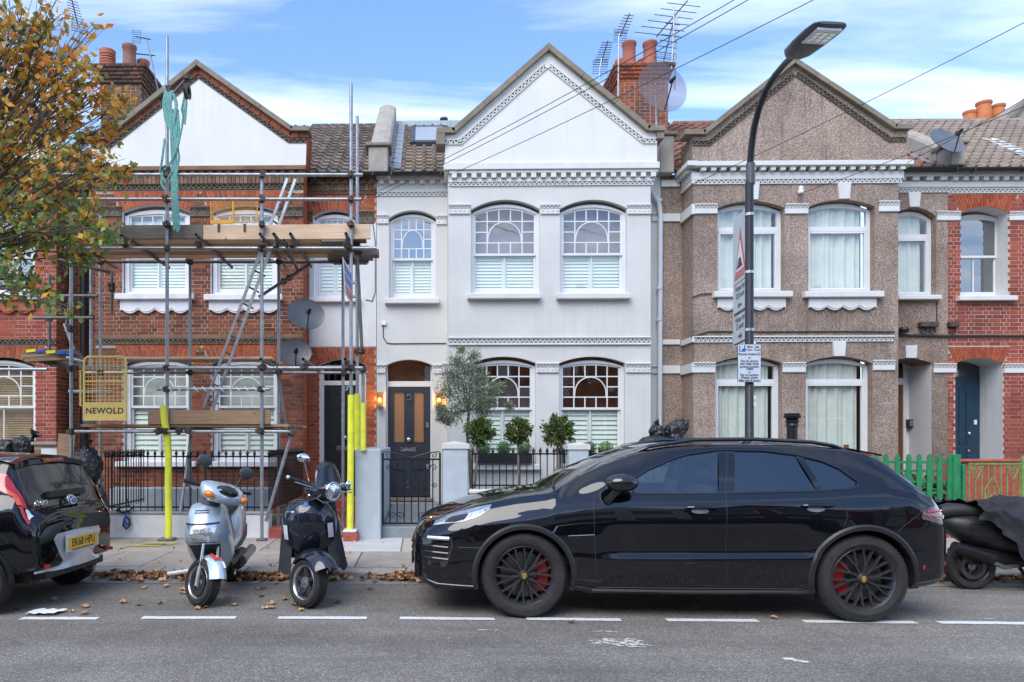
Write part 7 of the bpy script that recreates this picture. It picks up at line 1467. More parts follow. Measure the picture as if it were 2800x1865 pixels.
class Body:
    "half section S(u,w): w=0 sill, .5 shoulder, .75 roof edge, 1 centre line; v is the half width"
    def __init__(s, zt, zb, hw, belt, hr, roll=.07, ledge=None, flares=(), wheel=None): s.zt, s.zb, s.hw, s.belt, s.hr, s.roll, s.ledge, s.flares, s.wheel = zt, zb, hw, belt, hr, roll, ledge, flares, wheel
    def zs(s, u): zt = pls(s.zt, u); return min(pl(s.belt, u), zt-s.roll*min(1, max(.15, (zt-pl(s.zb, u))/.35)))
    def S(s, u, w):
        zt, zb, hw = pls(s.zt, u), pl(s.zb, u), pls(s.hw, u); zs = s.zs(u); cab = max(0, min(1, (zt-zs-s.roll)/.3)); hr = hw*.80*(1-cab)+pl(s.hr, u)*cab; hr = min(hr, hw-.04)
        A = s.ledge(u) if s.ledge else 0
        if w <= .5:
            tau = w/.5; z = zb+(zs-zb)*tau
            off = pls([(0,-.075),(.05,-.03),(.12,-.012),(.30,-.003+.012*A),(.36,.0+.014*A),(.425,-.002-.016*A),(.6,.0-.008*A),(.72,.0),(.82,-.009),(.91,-.030),(1,-.066)], tau)
            fl = sum(a*math.exp(-((u-c)/sg)**2) for c, sg, a in s.flares)*max(0, 1-max(0, tau-.62)/.25)
            v = hw+off+fl
            if z < .3: v -= 0
        elif w <= .75:
            t = (w-.5)/.25; ze = zt-(.030+.02*cab); z = zs+(ze-zs)*t; v = (hw-.066)+(hr-hw+.066)*t+.022*cab*sin(pi*t)
        else:
            t = (w-.75)/.25; v = hr*(1-t); z = (zt-(.030+.02*cab))+(.030+.02*cab)*(1-(1-t)**2.6)
        return Vector((u, -max(0, v), z))
    def N(s, u, w):
        e = .004; a = s.S(u+e, w)-s.S(u-e, w); b = s.S(u, min(1, w+e))-s.S(u, max(0, w-e)); n = a.cross(b)
        if n.length < 1e-12: return Vector((0, -1, 0))
        n.normalize(); return n if (n.y < 0 or (abs(n.y) < .2 and n.z > 0) or n.z > .8) else -n
    def wz(s, u, z):
        "w for a height z on the side"
        lo, hi = 0., .75
        for _ in range(26):
            m = (lo+hi)/2
            if s.S(u, m).z < z: lo = m
            else: hi = m
        return (lo+hi)/2
    def P(s, u, z, off=0, sg=1): w = s.wz(u, z); p = s.S(u, w)+s.N(u, w)*off; return Vector((p.x, p.y*sg, p.z))
def body_mesh(B, us, ws, polys, arches, drop, name, mat_, root):
    "both sides; polys are window holes in (u,z), arches circles (u,z,r), drop(u,w) removes top cells"
    mb = MB(); snap = .016
    def side(sg):
        pts = []; info = []
        for u in us:
            for w_ in ws:
                p = B.S(u, w_); uu, zz = p.x, p.z
                if .5 < w_ < .76:
                    best = None
                    for poly_ in polys:
                        for i in range(len(poly_)):
                            a = Vector(poly_[i]); b = Vector(poly_[(i+1) % len(poly_)]); d = b-a; q = Vector((uu, zz)); t = max(0, min(1, (q-a).dot(d)/max(1e-9, d.length_squared))); c = a+d*t; dd = (q-c).length
                            if dd < snap and (best is None or dd < best[0]): best = (dd, c)
                    if best: p = B.P(best[1].x, best[1].y); uu, zz = p.x, p.z
                if w_ < .5:
                    for (cu, cz, cr_) in arches:
                        d = Vector((uu-cu, zz-cz))
                        if abs(d.length-cr_) < snap*1.05 and d.length > .01: d = d.normalized()*cr_; z2 = cz+d.y; q = B.P(cu+d.x, max(z2, pl(B.zb, cu+d.x)+.001)); p = q
                pts.append((p.x, p.y*sg, p.z)); info.append(w_)
        n = len(ws); fs = []
        for i in range(len(us)-1):
            for j in range(n-1):
                q = [i*n+j, (i+1)*n+j, (i+1)*n+j+1, i*n+j+1]; cu = sum(pts[k][0] for k in q)/4; cz = sum(pts[k][2] for k in q)/4; wm = (ws[j]+ws[j+1])/2; um = (us[i]+us[i+1])/2
                if .5 < wm < .76 and any(inpoly(cu, cz, p_) for p_ in polys): continue
                if wm < .52 and any((cu-a)**2+(cz-b)**2 < c*c for a, b, c in arches): continue
                if drop and drop(um, wm): continue
                fs.append(q if sg > 0 else q[::-1])
        mb.add(pts, fs)
        return pts
    a = side(1); b = side(-1); n = len(ws)
    for i in (0, len(us)-1):
        loop = [a[i*n+j] for j in range(n)]+[b[i*n+j] for j in range(n-2, -1, -1)]; mb.add(loop, [tuple(range(len(loop)))])
    o = mb.build(name, mat_, root, smooth=True, sharp=0)
    bm = bmesh.new(); bm.from_mesh(o.data); bmesh.ops.remove_doubles(bm, verts=bm.verts, dist=.0004); bmesh.ops.dissolve_degenerate(bm, dist=.0003, edges=bm.edges); bmesh.ops.recalc_face_normals(bm, faces=bm.faces); bm.to_mesh(o.data); bm.free()
    o.data.polygons.foreach_set('use_smooth', [True]*len(o.data.polygons)); o.data.set_sharp_from_angle(angle=radians(50)); return o
def patch(B, left, right, m, name, root, off=.004, n=6, sg=1):
    "surface patch between two (u,w) polylines"
    vs = []; k = len(left)
    for i in range(k):
        for j in range(n+1):
            t = j/n; u = left[i][0]+(right[i][0]-left[i][0])*t; w_ = left[i][1]+(right[i][1]-left[i][1])*t; p = B.S(u, w_)+B.N(u, w_)*off; vs.append((p.x, p.y*sg, p.z))
    o = MB().add(vs, [(i*(n+1)+j, i*(n+1)+j+1, (i+1)*(n+1)+j+1, (i+1)*(n+1)+j) for i in range(k-1) for j in range(n)]).build(name, m, root, smooth=True, sharp=0); return fixn(o)
def sidepoly(B, poly_, m, name, root, off=.003, sg=1, th=0):
    "flat-ish piece of the side surface given by a (u,z) outline"
    pts = [B.P(u, z, off, sg) for u, z in poly_]; c = sum(pts, Vector())/len(pts); n = len(pts)
    return fixn(MB().add([c]+pts, [(0, i+1, (i+1) % n+1) for i in range(n)]).build(name, m, root, smooth=True, sharp=0))
def seam(B, pts, root, r=.0028, m='ink', name='panel_gap', off=0, sg=1, sub=6):
    pp = []
    for (a, b) in zip(pts[:-1], pts[1:]):
        for k in range(sub): t = k/sub; pp.append(B.P(a[0]+(b[0]-a[0])*t, a[1]+(b[1]-a[1])*t, off, sg))
    pp.append(B.P(*pts[-1], off, sg)); return MB().sweep(pp, r, 5).build(name, m, root, smooth=True)
def wheel(root, u, v, r, wd, style, sg=-1, caliper=True, steer=0):
    "sg -1: outer face towards -Y"
    t = bpy.data.objects.new('wheel', None); col.objects.link(t); t.parent = root; t.location = (u, v, r); t.rotation_euler = (0, 0, steer); ORG[t.name] = Vector(); rim = r*.70
    f = lambda y: sg*y
    pr = [(rim, f(wd*.42)), (rim+.012, f(wd*.47)), (rim+(r-rim)*.35, f(wd*.52)), (rim+(r-rim)*.75, f(wd*.49)), (r-.012, f(wd*.42)), (r, f(wd*.30)), (r, f(-wd*.30)), (r-.012, f(-wd*.42)), (rim+.02, f(-wd*.5)), (rim, f(-wd*.42))]
    MB().lathe(pr, (0,0,0), 'Y', 56).build('tyre', 'rubber', t, smooth=True, sharp=35, local=True)
    tread = MB()
    for k in range(72):
        a = 2*pi*k/72
        for s in (-1, 1): c = Vector((cos(a)*(r+.001), s*wd*.2, sin(a)*(r+.001))); tread.obox(c, (.006, wd*.30, .012), Matrix.Rotation(-a, 3, 'Y') @ Matrix.Rotation(s*.35, 3, 'X'))
    tread.build('tread_block', 'rubber', t, local=True, kind='stuff')
    rm = {'mesh': 'rim_black', 'vespa': 'rim_silver', 'five': 'rim_silver', 'tri': 'rim_silver', 'blk': 'rim_black'}[style]; o_ = f(wd*.40)
    MB().lathe([(rim*.98, f(-wd*.40)), (rim*.90, f(-wd*.30)), (rim*.90, f(wd*.25)), (rim*.95, f(wd*.38)), (rim*1.0, f(wd*.44)), (rim*1.015, f(wd*.43))], (0,0,0), 'Y', 48).build('rim', rm, t, smooth=True, sharp=35, local=True)
    MB().lathe([(.001, f(wd*.02)), (rim*.78, f(wd*.02)), (rim*.78, f(-wd*.04)), (.001, f(-wd*.04))], (0,0,0), 'Y', 32).build('brake_disc', 'disc', t, smooth=True, sharp=30, local=True)
    MB().lathe([(.001, f(-wd*.3)), (rim*.9, f(-wd*.3))], (0,0,0), 'Y', 24).build('wheel_backing', 'ink', t, local=True)
    def bar(a0, r0, a1, r1, w0, w1, y0, y1, dp, m, nm):
        p = Vector((cos(a0)*r0, 0, sin(a0)*r0)); q = Vector((cos(a1)*r1, 0, sin(a1)*r1)); d = (q-p).normalized(); s = Vector((-d.z, 0, d.x)); mb = MB(); vs = []
        for c, w_, y in ((p, w0, y0), (q, w1, y1)): vs += [c+s*w_+Vector((0, f(y-dp), 0)), c-s*w_+Vector((0, f(y-dp), 0)), c-s*w_*.55+Vector((0, f(y), 0)), c+s*w_*.55+Vector((0, f(y), 0))]
        return mb.add(vs, [(0,1,5,4),(1,2,6,5),(2,3,7,6),(3,0,4,7),(3,2,1,0),(4,5,6,7)]).build(nm, m, t, local=True)
    if style == 'mesh':
        for k in range(10):
            a = 2*pi*k/10+.157
            bar(a, .04, a, rim*.48, .012, .012, wd*.34, wd*.37, .025, rm, 'spoke')
            for s in (-1, 1): bar(a+s*.02, rim*.46, a+s*.16, rim*.97, .0115, .010, wd*.37, wd*.40, .022, rm, 'spoke')
        MB().lathe([(.001, f(wd*.40)), (.034, f(wd*.39)), (.046, f(wd*.34)), (.05, f(wd*.2))], (0,0,0), 'Y', 24).build('hub', rm, t, smooth=True, local=True)
        MB().prism([(-.017,.022),(-.019,.0),(-.011,-.018),(0,-.027),(.011,-.018),(.019,0),(.017,.022),(0,.026)][::-1] if sg < 0 else [(-.017,.022),(.017,.022),(0,-.027)], f(wd*.408), f(wd*.395)).build('crest', 'gold', t, local=True)
        for k in range(5): a = 2*pi*k/5; MB().tube((cos(a)*.072, f(wd*.30), sin(a)*.072), (cos(a)*.072, f(wd*.365), sin(a)*.072), .010, 6).build('wheel_bolt', 'ink', t, local=True)
    elif style == 'five':
        for k in range(5):
            a = 2*pi*k/5+.5; bar(a, .03, a, rim*.95, .05, .075, wd*.36, wd*.40, .03, rm, 'spoke')
            bar(a+.63, .05, a+.63, rim*.93, .03, .045, wd*.25, wd*.30, .02, 'rim_black', 'spoke')
        MB().lathe([(.001, f(wd*.42)), (.04, f(wd*.41)), (.05, f(wd*.3))], (0,0,0), 'Y', 20).build('hub', rm, t, smooth=True, local=True)
    elif style == 'vespa':
        for k in range(5): a = 2*pi*k/5+.3; bar(a, .02, a+.10, rim*.93, .028, .020, wd*.30, wd*.36, .03, 'rim_black', 'spoke')
        MB().lathe([(.001, f(wd*.44)), (.018, f(wd*.43)), (.02, f(wd*.36)), (.05, f(wd*.34)), (.055, f(wd*.2))], (0,0,0), 'Y', 20).build('hub', 'metal_grey', t, smooth=True, local=True)
        for k in range(5): a = 2*pi*k/5+.9; MB().tube((cos(a)*.036, f(wd*.3), sin(a)*.036), (cos(a)*.036, f(wd*.38), sin(a)*.036), .006, 6).build('wheel_bolt', 'metal_grey', t, local=True)
    else:
        for k in range(3): a = 2*pi*k/3+.3; bar(a, .02, a, rim*.93, .022, .026, wd*.22, wd*.26, .03, 'rim_black', 'spoke')
        MB().lathe([(.001, f(wd*.44)), (.018, f(wd*.43)), (.02, f(wd*.36)), (.04, f(wd*.3))], (0,0,0), 'Y', 20).build('hub', 'metal_grey', t, smooth=True, local=True)
        MB().lathe([(rim*.55, f(wd*.46)), (rim*.80, f(wd*.46)), (rim*.80, f(wd*.43)), (rim*.55, f(wd*.43)), (rim*.55, f(wd*.46))], (0,0,0), 'Y', 32).build('brake_disc', 'disc', t, smooth=True, sharp=30, local=True)
    if caliper:
        s = caliper if caliper in (1, -1) else 1
        MB().lathe([(rim*.50, f(wd*.16)), (rim*.84, f(wd*.16)), (rim*.86, f(wd*.08)), (rim*.84, f(-wd*.08)), (rim*.5, f(-wd*.08)), (rim*.5, f(wd*.16))], (0,0,0), 'Y', 12, a0=(-.75 if s > 0 else pi-.75), a1=(.75 if s > 0 else pi+.75)).build('brake_caliper', 'caliper', t, smooth=True, sharp=30, local=True)
    return t
# ---- the black SUV
CRZ = -.034; cy0 = 6.236+.855
suv = thing('parked_car', 'black SUV with black mesh wheels and red brake calipers parked at the kerb', 'car', (.877, cy0, 0), (0, 0, CRZ))
win_ = lambda a, b, u: max(0, min(1, (u-a)/.18))*max(0, min(1, (b-u)/.18))
BV = Body(zt=[(-.925,.66),(-.915,.70),(-.89,.745),(-.84,.785),(-.72,.835),(-.39,.950),(-.07,1.02),(.12,1.045),(.24,1.066),(.36,1.13),(.51,1.217),(.84,1.358),(1.16,1.440),(1.5,1.476),(1.8,1.484),(2.12,1.480),(2.43,1.466),(2.74,1.438),(2.87,1.412),(3.00,1.345),(3.16,1.215),(3.34,1.065),(3.43,.975),(3.475,.90)],
  zb=[(-.925,.33),(-.88,.27),(-.75,.215),(-.45,.225),(.45,.225),(.55,.205),(2.3,.215),(2.4,.26),(3.1,.27),(3.36,.295),(3.475,.34)],
  hw=[(-.925,.60),(-.90,.655),(-.85,.715),(-.75,.775),(-.55,.832),(-.3,.852),(.3,.850),(1.2,.858),(2.2,.866),(2.8,.868),(3.1,.85),(3.3,.815),(3.40,.775),(3.475,.70)],
  belt=[(-1,1.0),(.3,1.0),(.75,1.025),(1.6,1.035),(2.35,1.06),(2.7,1.085),(2.95,1.09),(3.2,1.06),(3.46,.95)], hr=[(-1,.62),(.3,.66),(.9,.60),(1.5,.59),(2.5,.585),(2.9,.57),(3.4,.55)],
  ledge=lambda u: win_(.62, 2.42, u), flares=((0,.36,.022),(2.73,.40,.028)))
us = [-.925+.0]; u = -.925
while u < 3.472: u += .010 if (u < -.8 or u > 3.3) else .021; us.append(min(u, 3.475))
ws = [i/64*.5 for i in range(64)]+[.5+.25*i/26 for i in range(26)]+[.75+.25*i/14 for i in range(15)]
DLO1 = [(.75,1.043),(1.06,1.222),(1.30,1.322),(1.42,1.352),(1.655,1.385),(1.60,1.048)]; DLO2 = [(1.725,1.054),(1.79,1.383),(2.05,1.378),(2.285,1.345),(2.385,1.075)]; DLO3 = [(2.43,1.082),(2.345,1.330),(2.48,1.295),(2.60,1.235),(2.705,1.14),(2.70,1.108),(2.64,1.092)]
AF, AR = (0,.352,.395), (2.731,.356,.405)
drop_ = lambda u, w_: (w_ > .785 and (.30 < u < .98 or 2.92 < u < 3.28))
bd_ = body_mesh(BV, us, ws, [DLO1, DLO2, DLO3], [AF, AR], drop_, 'body', 'paint_black', suv)
def grid_patch(B, u0, u1, w0, w1, m, nm, root, off=.002, nu=16, nw=10):
    vs = []; row = []
    for i in range(nu+1):
        uu = u0+(u1-u0)*i/nu
        for sg in (1, -1):
            for j in (range(nw+1) if sg > 0 else range(nw-1, -1, -1)): w_ = w0+(w1-w0)*j/nw; p = B.S(uu, w_)+Vector((0,0,off)); vs.append((p.x, p.y*sg, p.z))
    k = 2*nw+1; return MB().add(vs, [(i*k+j, i*k+j+1, (i+1)*k+j+1, (i+1)*k+j) for i in range(nu) for j in range(k-1)]).build(nm, m, root, smooth=True, sharp=0)
grid_patch(BV, .27, .99, .78, 1.0, 'glass_car', 'windscreen', suv); grid_patch(BV, 2.90, 3.30, .78, 1.0, 'glass_tint', 'rear_window', suv)
for sg in (1, -1):
    sidepoly(BV, DLO1, 'glass_car', 'side_window', suv, -.004, sg); sidepoly(BV, DLO2, 'glass_tint', 'side_window', suv, -.004, sg); sidepoly(BV, DLO3, 'glass_tint', 'side_window', suv, -.004, sg)
    # pillars and window trim
    sidepoly(BV, [(1.60,1.045),(1.655,1.388),(1.79,1.386),(1.725,1.05)], 'gloss_black', 'pillar_trim', suv, .003, sg)
    sidepoly(BV, [(2.385,1.075),(2.285,1.348),(2.345,1.335),(2.43,1.08)], 'gloss_black', 'pillar_trim', suv, .003, sg)
    full = [(.70,1.030),(1.05,1.232),(1.30,1.335),(1.42,1.364),(1.66,1.398),(2.05,1.390),(2.30,1.356),(2.49,1.305),(2.615,1.242),(2.725,1.14),(2.715,1.10),(2.65,1.083),(2.35,1.063),(1.7,1.043),(.70,1.030)]
    seam(BV, full, suv, .009, 'gloss_black', 'window_trim', .002, sg, 4); seam(BV, [(.76,1.045),(.86,1.16),(.90,1.13),(.92,1.05)][:2], suv, .004, 'gloss_black', 'window_trim', .002, sg)
    seam(BV, [(.915,1.046),(.925,1.15)], suv, .012, 'gloss_black', 'window_trim', .0, sg)
    # door and panel gaps
    seam(BV, [(.585,1.02),(.572,.93),(.575,.70),(.59,.30),(.62,.262)], suv, .0035, sg=sg); seam(BV, [(1.725,1.385),(1.655,1.05),(1.64,.8),(1.635,.30)], suv, .0035, sg=sg); seam(BV, [(2.44,1.075),(2.53,1.03),(2.585,.95),(2.59,.86),(2.555,.775)], suv, .0035, sg=sg)
    seam(BV, [(.60,.262),(1.3,.262),(2.25,.268)], suv, .004, sg=sg); seam(BV, [(-.88,.77),(-.60,.88),(-.2,.985),(.10,1.018),(.28,1.03)], suv, .003, sg=sg); seam(BV, [(-.55,.585),(-.36,.585)], suv, .003, sg=sg); seam(BV, [(.36,.69),(.575,.70)], suv, .0025, 'metal_grey', 'side_strip', .002, sg)
    seam(BV, [(2.98,.74),(3.05,.80),(3.20,.90),(3.28,.93)], suv, .003, sg=sg); seam(BV, [(2.82,1.365),(2.90,1.30),(3.0,1.23),(3.12,1.16),(3.26,1.06),(3.33,.99)], suv, .003, sg=sg)
    # arch lips
    for (cu, cz, cr_) in (AF, AR):
        mb = MB(); vs = []; k = 40; a0, a1 = -.28, pi+.28
        for i in range(k+1):
            a = a0+(a1-a0)*i/k
            for rr_, of in ((cr_-.005, -.06), (cr_-.006, .010), (cr_+.022, .014), (cr_+.040, .001)): z = max(cz+rr_*sin(a), pl(BV.zb, cu+rr_*cos(a))+.005); p = BV.P(cu+rr_*cos(a), z, of, sg); vs.append(p)
        mb.add(vs, [(i*4+j, i*4+j+1, (i+1)*4+j+1, (i+1)*4+j) for i in range(k) for j in range(3)]); fixn(mb.build('arch_trim', 'black_plastic', suv, smooth=True, sharp=40))
    # handles
    for uu, zz in ((1.45,.925),(2.37,.945)):
        a = [BV.P(uu-.125+.25*k/8, zz, .018+.012*sin(pi*k/8), sg) for k in range(9)]; MB().sweep(a, [.008]+[.013]*7+[.008], 8).build('door_handle', 'paint_black', suv, smooth=True); sidepoly(BV, [(uu-.09+.16*.5*(1+cos(t))*.9, zz-.025+.022*sin(t)) for t in [2*pi*k/12 for k in range(12)]], 'metal_grey', 'handle_recess', suv, .003, sg)
    # sill blade and rocker
    seam(BV, [(.56,.235),(1.4,.232),(2.36,.245)], suv, .022, 'black_plastic', 'sill_blade', .0, sg); sidepoly(BV, [(1.66,.31),(2.14,.33),(2.26,.47),(1.9,.455),(1.66,.45)], 'gloss_black', 'side_blade', suv, .004, sg) if False else None
    # headlamp
    patch(BV, [(-.76,BV.wz(-.76,.752)),(-.66,BV.wz(-.66,.772)),(-.52,BV.wz(-.52,.793)),(-.38,BV.wz(-.38,.842)),(-.28,BV.wz(-.28,.905))], [(-.74,BV.wz(-.74,.783)),(-.62,BV.wz(-.62,.842)),(-.47,BV.wz(-.47,.888)),(-.34,BV.wz(-.34,.920)),(-.262,BV.wz(-.262,.934))], 'lamp_refl', 'headlamp', suv, .004, 6, sg)
    patch(BV, [(-.66,BV.wz(-.66,.785)),(-.58,BV.wz(-.58,.795)),(-.50,BV.wz(-.50,.812))], [(-.60,BV.wz(-.60,.825)),(-.53,BV.wz(-.53,.843)),(-.46,BV.wz(-.46,.86))], 'gloss_black', 'headlamp_bezel', suv, .007, 4, sg)
    # front side intake and daylight strip
    sidepoly(BV, [(-.80,.665),(-.60,.665),(-.59,.60),(-.63,.45),(-.66,.415),(-.80,.42)], 'ink', 'side_intake', suv, .003, sg); seam(BV, [(-.80,.655),(-.62,.655)], suv, .016, 'lamp_white', 'day_lamp', .004, sg)
    for zz in (.59, .54, .49): seam(BV, [(-.83,zz),(-.63,zz-.01)], suv, .008, 'gloss_black', 'intake_slat', .004, sg)
    seam(BV, [(-.86,.31),(-.72,.27),(-.42,.26)], suv, .006, 'gloss_black', 'splitter_edge', .002, sg)
    # tail lamp, reflector, exhaust corner
    patch(BV, [(3.20,BV.wz(3.20,.882)),(3.27,BV.wz(3.27,.85)),(3.36,BV.wz(3.36,.835)),(3.44,BV.wz(3.44,.835))], [(3.20,BV.wz(3.20,.900)),(3.27,BV.wz(3.27,.93)),(3.36,BV.wz(3.36,.945)),(3.44,.62)], 'tail_dark', 'tail_lamp', suv, .007, 6, sg)
    for z0_, z1_ in ((.855,.868),(.90,.915)): seam(BV, [(3.24,(z0_+.9)/2),(3.32,z0_),(3.44,z0_+.002)], suv, .008, 'tail_red', 'tail_lamp_tube', .009, sg)
    sidepoly(BV, [(3.20,.435),(3.445,.452),(3.445,.487),(3.20,.470)], 'tail_red', 'rear_reflector', suv, .006, sg)
    # mirror
    mc = BV.P(.80,1.075,.14,sg); y_ = -sg
    mb = MB().ball(mc, (.145,.085,.075), 20, 12, lambda d: -.12*max(0,d.x)); mb.build('door_mirror', 'gloss_black', suv, smooth=True)
    MB().sweep([BV.P(.70,.98,.0,sg), BV.P(.72,.99,.05,sg), mc+Vector((-.02,0,-.04))], [.045,.03,.03], 8).build('mirror_stalk', 'gloss_black', suv, smooth=True)
    # roof rail
    rr_ = [BV.S(uu, .80)+Vector((0,0,hh)) for uu, hh in ((1.0,.0),(1.12,.022),(1.5,.036),(2.0,.036),(2.5,.032),(2.68,.018),(2.78,-.004))]; MB().sweep([Vector((p.x,p.y*sg,p.z)) for p in rr_], [.010]+[.017]*5+[.010], 8).build('roof_rail', 'gloss_black', suv, smooth=True)
# spoiler, nose grille, plate, interior, underside
MB().loft([[(2.80,v,1.428-.03*abs(v)) for v in (-.5,-.3,0,.3,.5)]+[(2.80,v,1.40) for v in (.5,.3,0,-.3,-.5)], [(3.06,v,1.375-.03*abs(v)) for v in (-.52,-.3,0,.3,.52)]+[(3.06,v,1.345) for v in (.52,.3,0,-.3,-.52)]]).build('roof_spoiler', 'paint_black', suv)
MB().bbox(-.945,-.90,-.52,.52,.44,.62,.02).build('front_grille', 'ink', suv)
for z in (.475,.53,.585): MB().box(-.955,-.93,-.50,.50,z,z+.018).build('grille_slat', 'gloss_black', suv)
MB().bbox(-.965,-.945,-.28,.28,.36,.475,.006).build('number_plate', 'ink', suv)
MB().loft([[(-.93,v,.33) for v in (-.55,.55)]+[(-.93,v,.30) for v in (.55,-.55)], [(-.72,v,.24) for v in (-.74,.74)]+[(-.72,v,.20) for v in (.74,-.74)]]).build('splitter', 'gloss_black', suv)
MB().box(-.85,3.3,-.62,.62,.24,.42).build('underbody', 'ink', suv)
for cu in (0, 2.731): MB().lathe([(.40,-.80),(.40,.80)], (cu,0,.36), 'Y', 24, a0=pi, a1=2*pi).build('wheel_housing', 'ink', suv)
MB().box(-.3,.35,-.60,.60,.55,.86).build('engine_bay', 'ink', suv); MB().box(.35,2.9,-.66,.66,.42,.50).build('floor_pan', 'car_inside', suv)
MB().loft([[(.38,v,z) for v, z in ((-.64,.6),(.64,.6),(.64,.98),(-.64,.98))], [(.72,v,z) for v, z in ((-.64,.6),(.64,.6),(.62,.96),(-.62,.96))]]).build('dashboard', 'car_inside', suv)
for s in (-1, 1):
    MB().loft([[(1.02,s*.34+v,.50) for v in (-.22,.22)]+[(1.12,s*.34+v,.50) for v in (.22,-.22)], [(1.42,s*.34+v,.66) for v in (-.23,.23)]+[(1.56,s*.34+v,.62) for v in (.23,-.23)], [(1.56,s*.34+v,1.10) for v in (-.20,.20)]+[(1.66,s*.34+v,1.08) for v in (.20,-.20)]]).build('front_seat', 'seat_black', suv); MB().ball((1.63,s*.34,1.19), (.055,.13,.09), 14, 9).build('headrest', 'seat_black', suv, smooth=True)
MB().bbox(2.05,2.35,-.60,.60,.55,1.06,.05).build('rear_seat', 'seat_black', suv); MB().sweep([(.86+.05*cos(a), .34+.17*sin(a)*1.0, .92+.15*cos(a)) for a in [2*pi*k/20 for k in range(20)]], .014, 6, closed=True).build('steering_wheel', 'ink', suv, smooth=True)
for s in (-1, 1):
    wheel(suv, 0, s*.745, .352, .235, 'mesh', s, 1); wheel(suv, 2.731, s*.755, .356, .25, 'mesh', s, -1)
MB().sweep([BV.S(.34,.93)+Vector((0,0,.012)), BV.S(.30,.85)+Vector((0,0,.014)), BV.S(.27,.78)+Vector((0,0,.014))], .010, 5).build('wiper', 'ink', suv)
# ---- the small black hatchback at the left
hb = thing('parked_car', 'small black hatchback with yellow number plate seen from behind at the left edge', 'car', (X(6,6.32)-.15, 6.32+.70, 0), (0, 0, radians(-4.2)))
hb.scale = (1, 1, .972)
BA = Body(zt=[(-2.85,.62),(-2.8,.70),(-2.5,.86),(-2.0,.96),(-1.9,1.0),(-1.5,1.24),(-1.15,1.37),(-.7,1.415),(-.2,1.405),(.05,1.385),(.18,1.365),(.21,1.33),(.27,1.20),(.33,1.07),(.375,.97),(.40,.92),(.43,.895),(.47,.87),(.50,.80)],
  zb=[(-2.85,.28),(-2.6,.2),(-.4,.2),(.2,.28),(.35,.34),(.50,.37)], hw=[(-2.85,.55),(-2.7,.68),(-2.3,.77),(-1.5,.80),(-.4,.80),(0,.795),(.2,.77),(.33,.735),(.40,.715),(.45,.69),(.49,.64),(.50,.60)],
  belt=[(-2.8,.9),(-1.5,.92),(-.4,.98),(.1,1.04),(.5,1.0)], hr=[(-2,.55),(-1,.545),(.1,.56),(.4,.56)], roll=.06, flares=((0,.36,.018),(-2.3,.36,.018)))
us = []; u = -2.85
while u < .497: us.append(u); u += .012 if u > .1 else .03
us.append(.50)
ws2 = [i/40*.5 for i in range(40)]+[.5+.25*i/16 for i in range(16)]+[.75+.25*i/10 for i in range(11)]
body_mesh(BA, us, ws2, [], [(0,.29,.335),(-2.33,.29,.335)], None, 'body', 'paint_black', hb)
grid_patch(BA, .215, .402, .70, 1.0, 'gloss_black', 'tailgate_glass', hb, .006, 16, 12)
for sg in (1, -1):
    # tall L shaped lamp clusters either side of the glass
    patch(BA, [(.04,.585),(.17,.572),(.25,.548),(.315,.52),(.365,.49)], [(.04,.668),(.20,.675),(.275,.665),(.335,.645),(.385,.625)], 'tail_red', 'tail_lamp', hb, .012, 5, sg)
    patch(BA, [(-.02,.575),(.14,.56),(.225,.535),(.29,.505),(.335,.465)], [(-.02,.61),(.17,.60),(.252,.575),(.318,.545),(.365,.51)], 'tail_orange', 'tail_lamp', hb, .014, 4, sg)
    patch(BA, [(.375,.515),(.40,.495),(.425,.47)], [(.385,.61),(.41,.60),(.435,.58)], 'lamp_white', 'reverse_lamp', hb, .012, 4, sg); patch(BA, [(.345,.47),(.38,.455),(.43,.44)], [(.36,.495),(.395,.485),(.44,.465)], 'tail_red', 'tail_lamp', hb, .014, 3, sg)
    patch(BA, [(-1.6,.53),(-1.2,.53),(-.6,.53),(-.12,.56)], [(-1.45,.62),(-1.1,.70),(-.6,.72),(-.18,.66)], 'glass_tint', 'side_window', hb, .006, 6, sg)
    wheel(hb, 0, sg*.705, .285, .175, 'five', sg, False); wheel(hb, -2.33, sg*.705, .285, .175, 'five', sg, False)
    MB().lathe([(.345,-.08),(.345,.0)], (0,sg*.74,.29), 'Y', 24, a0=pi, a1=2*pi).build('wheel_housing', 'ink', hb)
seam(BA, [(-.05,.36),(.02,.5),(.05,.62),(.04,.70),(-.02,.78),(-.10,.76)], hb, .003); seam(BA, [(.12,.95),(.24,.72),(.30,.62)], hb, .003); seam(BA, [(-.16,.86),(-.10,.90),(-.06,.84),(-.09,.76),(-.15,.76),(-.17,.82),(-.16,.86)], hb, .002)
sp_sec = lambda u, h: [(u, v, h-.05*abs(v/.56)**2) for v in (-.57,-.4,0,.4,.57)]+[(u, v, h-.045-.05*abs(v/.56)**2) for v in (.57,.4,0,-.4,-.57)]
MB().loft([sp_sec(-.05,1.402), sp_sec(.12,1.392), sp_sec(.24,1.362)]).build('roof_spoiler', 'paint_black', hb, smooth=True, sharp=30); MB().bbox(.235,.262,-.16,.16,1.318,1.348,.006).build('brake_lamp', 'tail_red', hb)
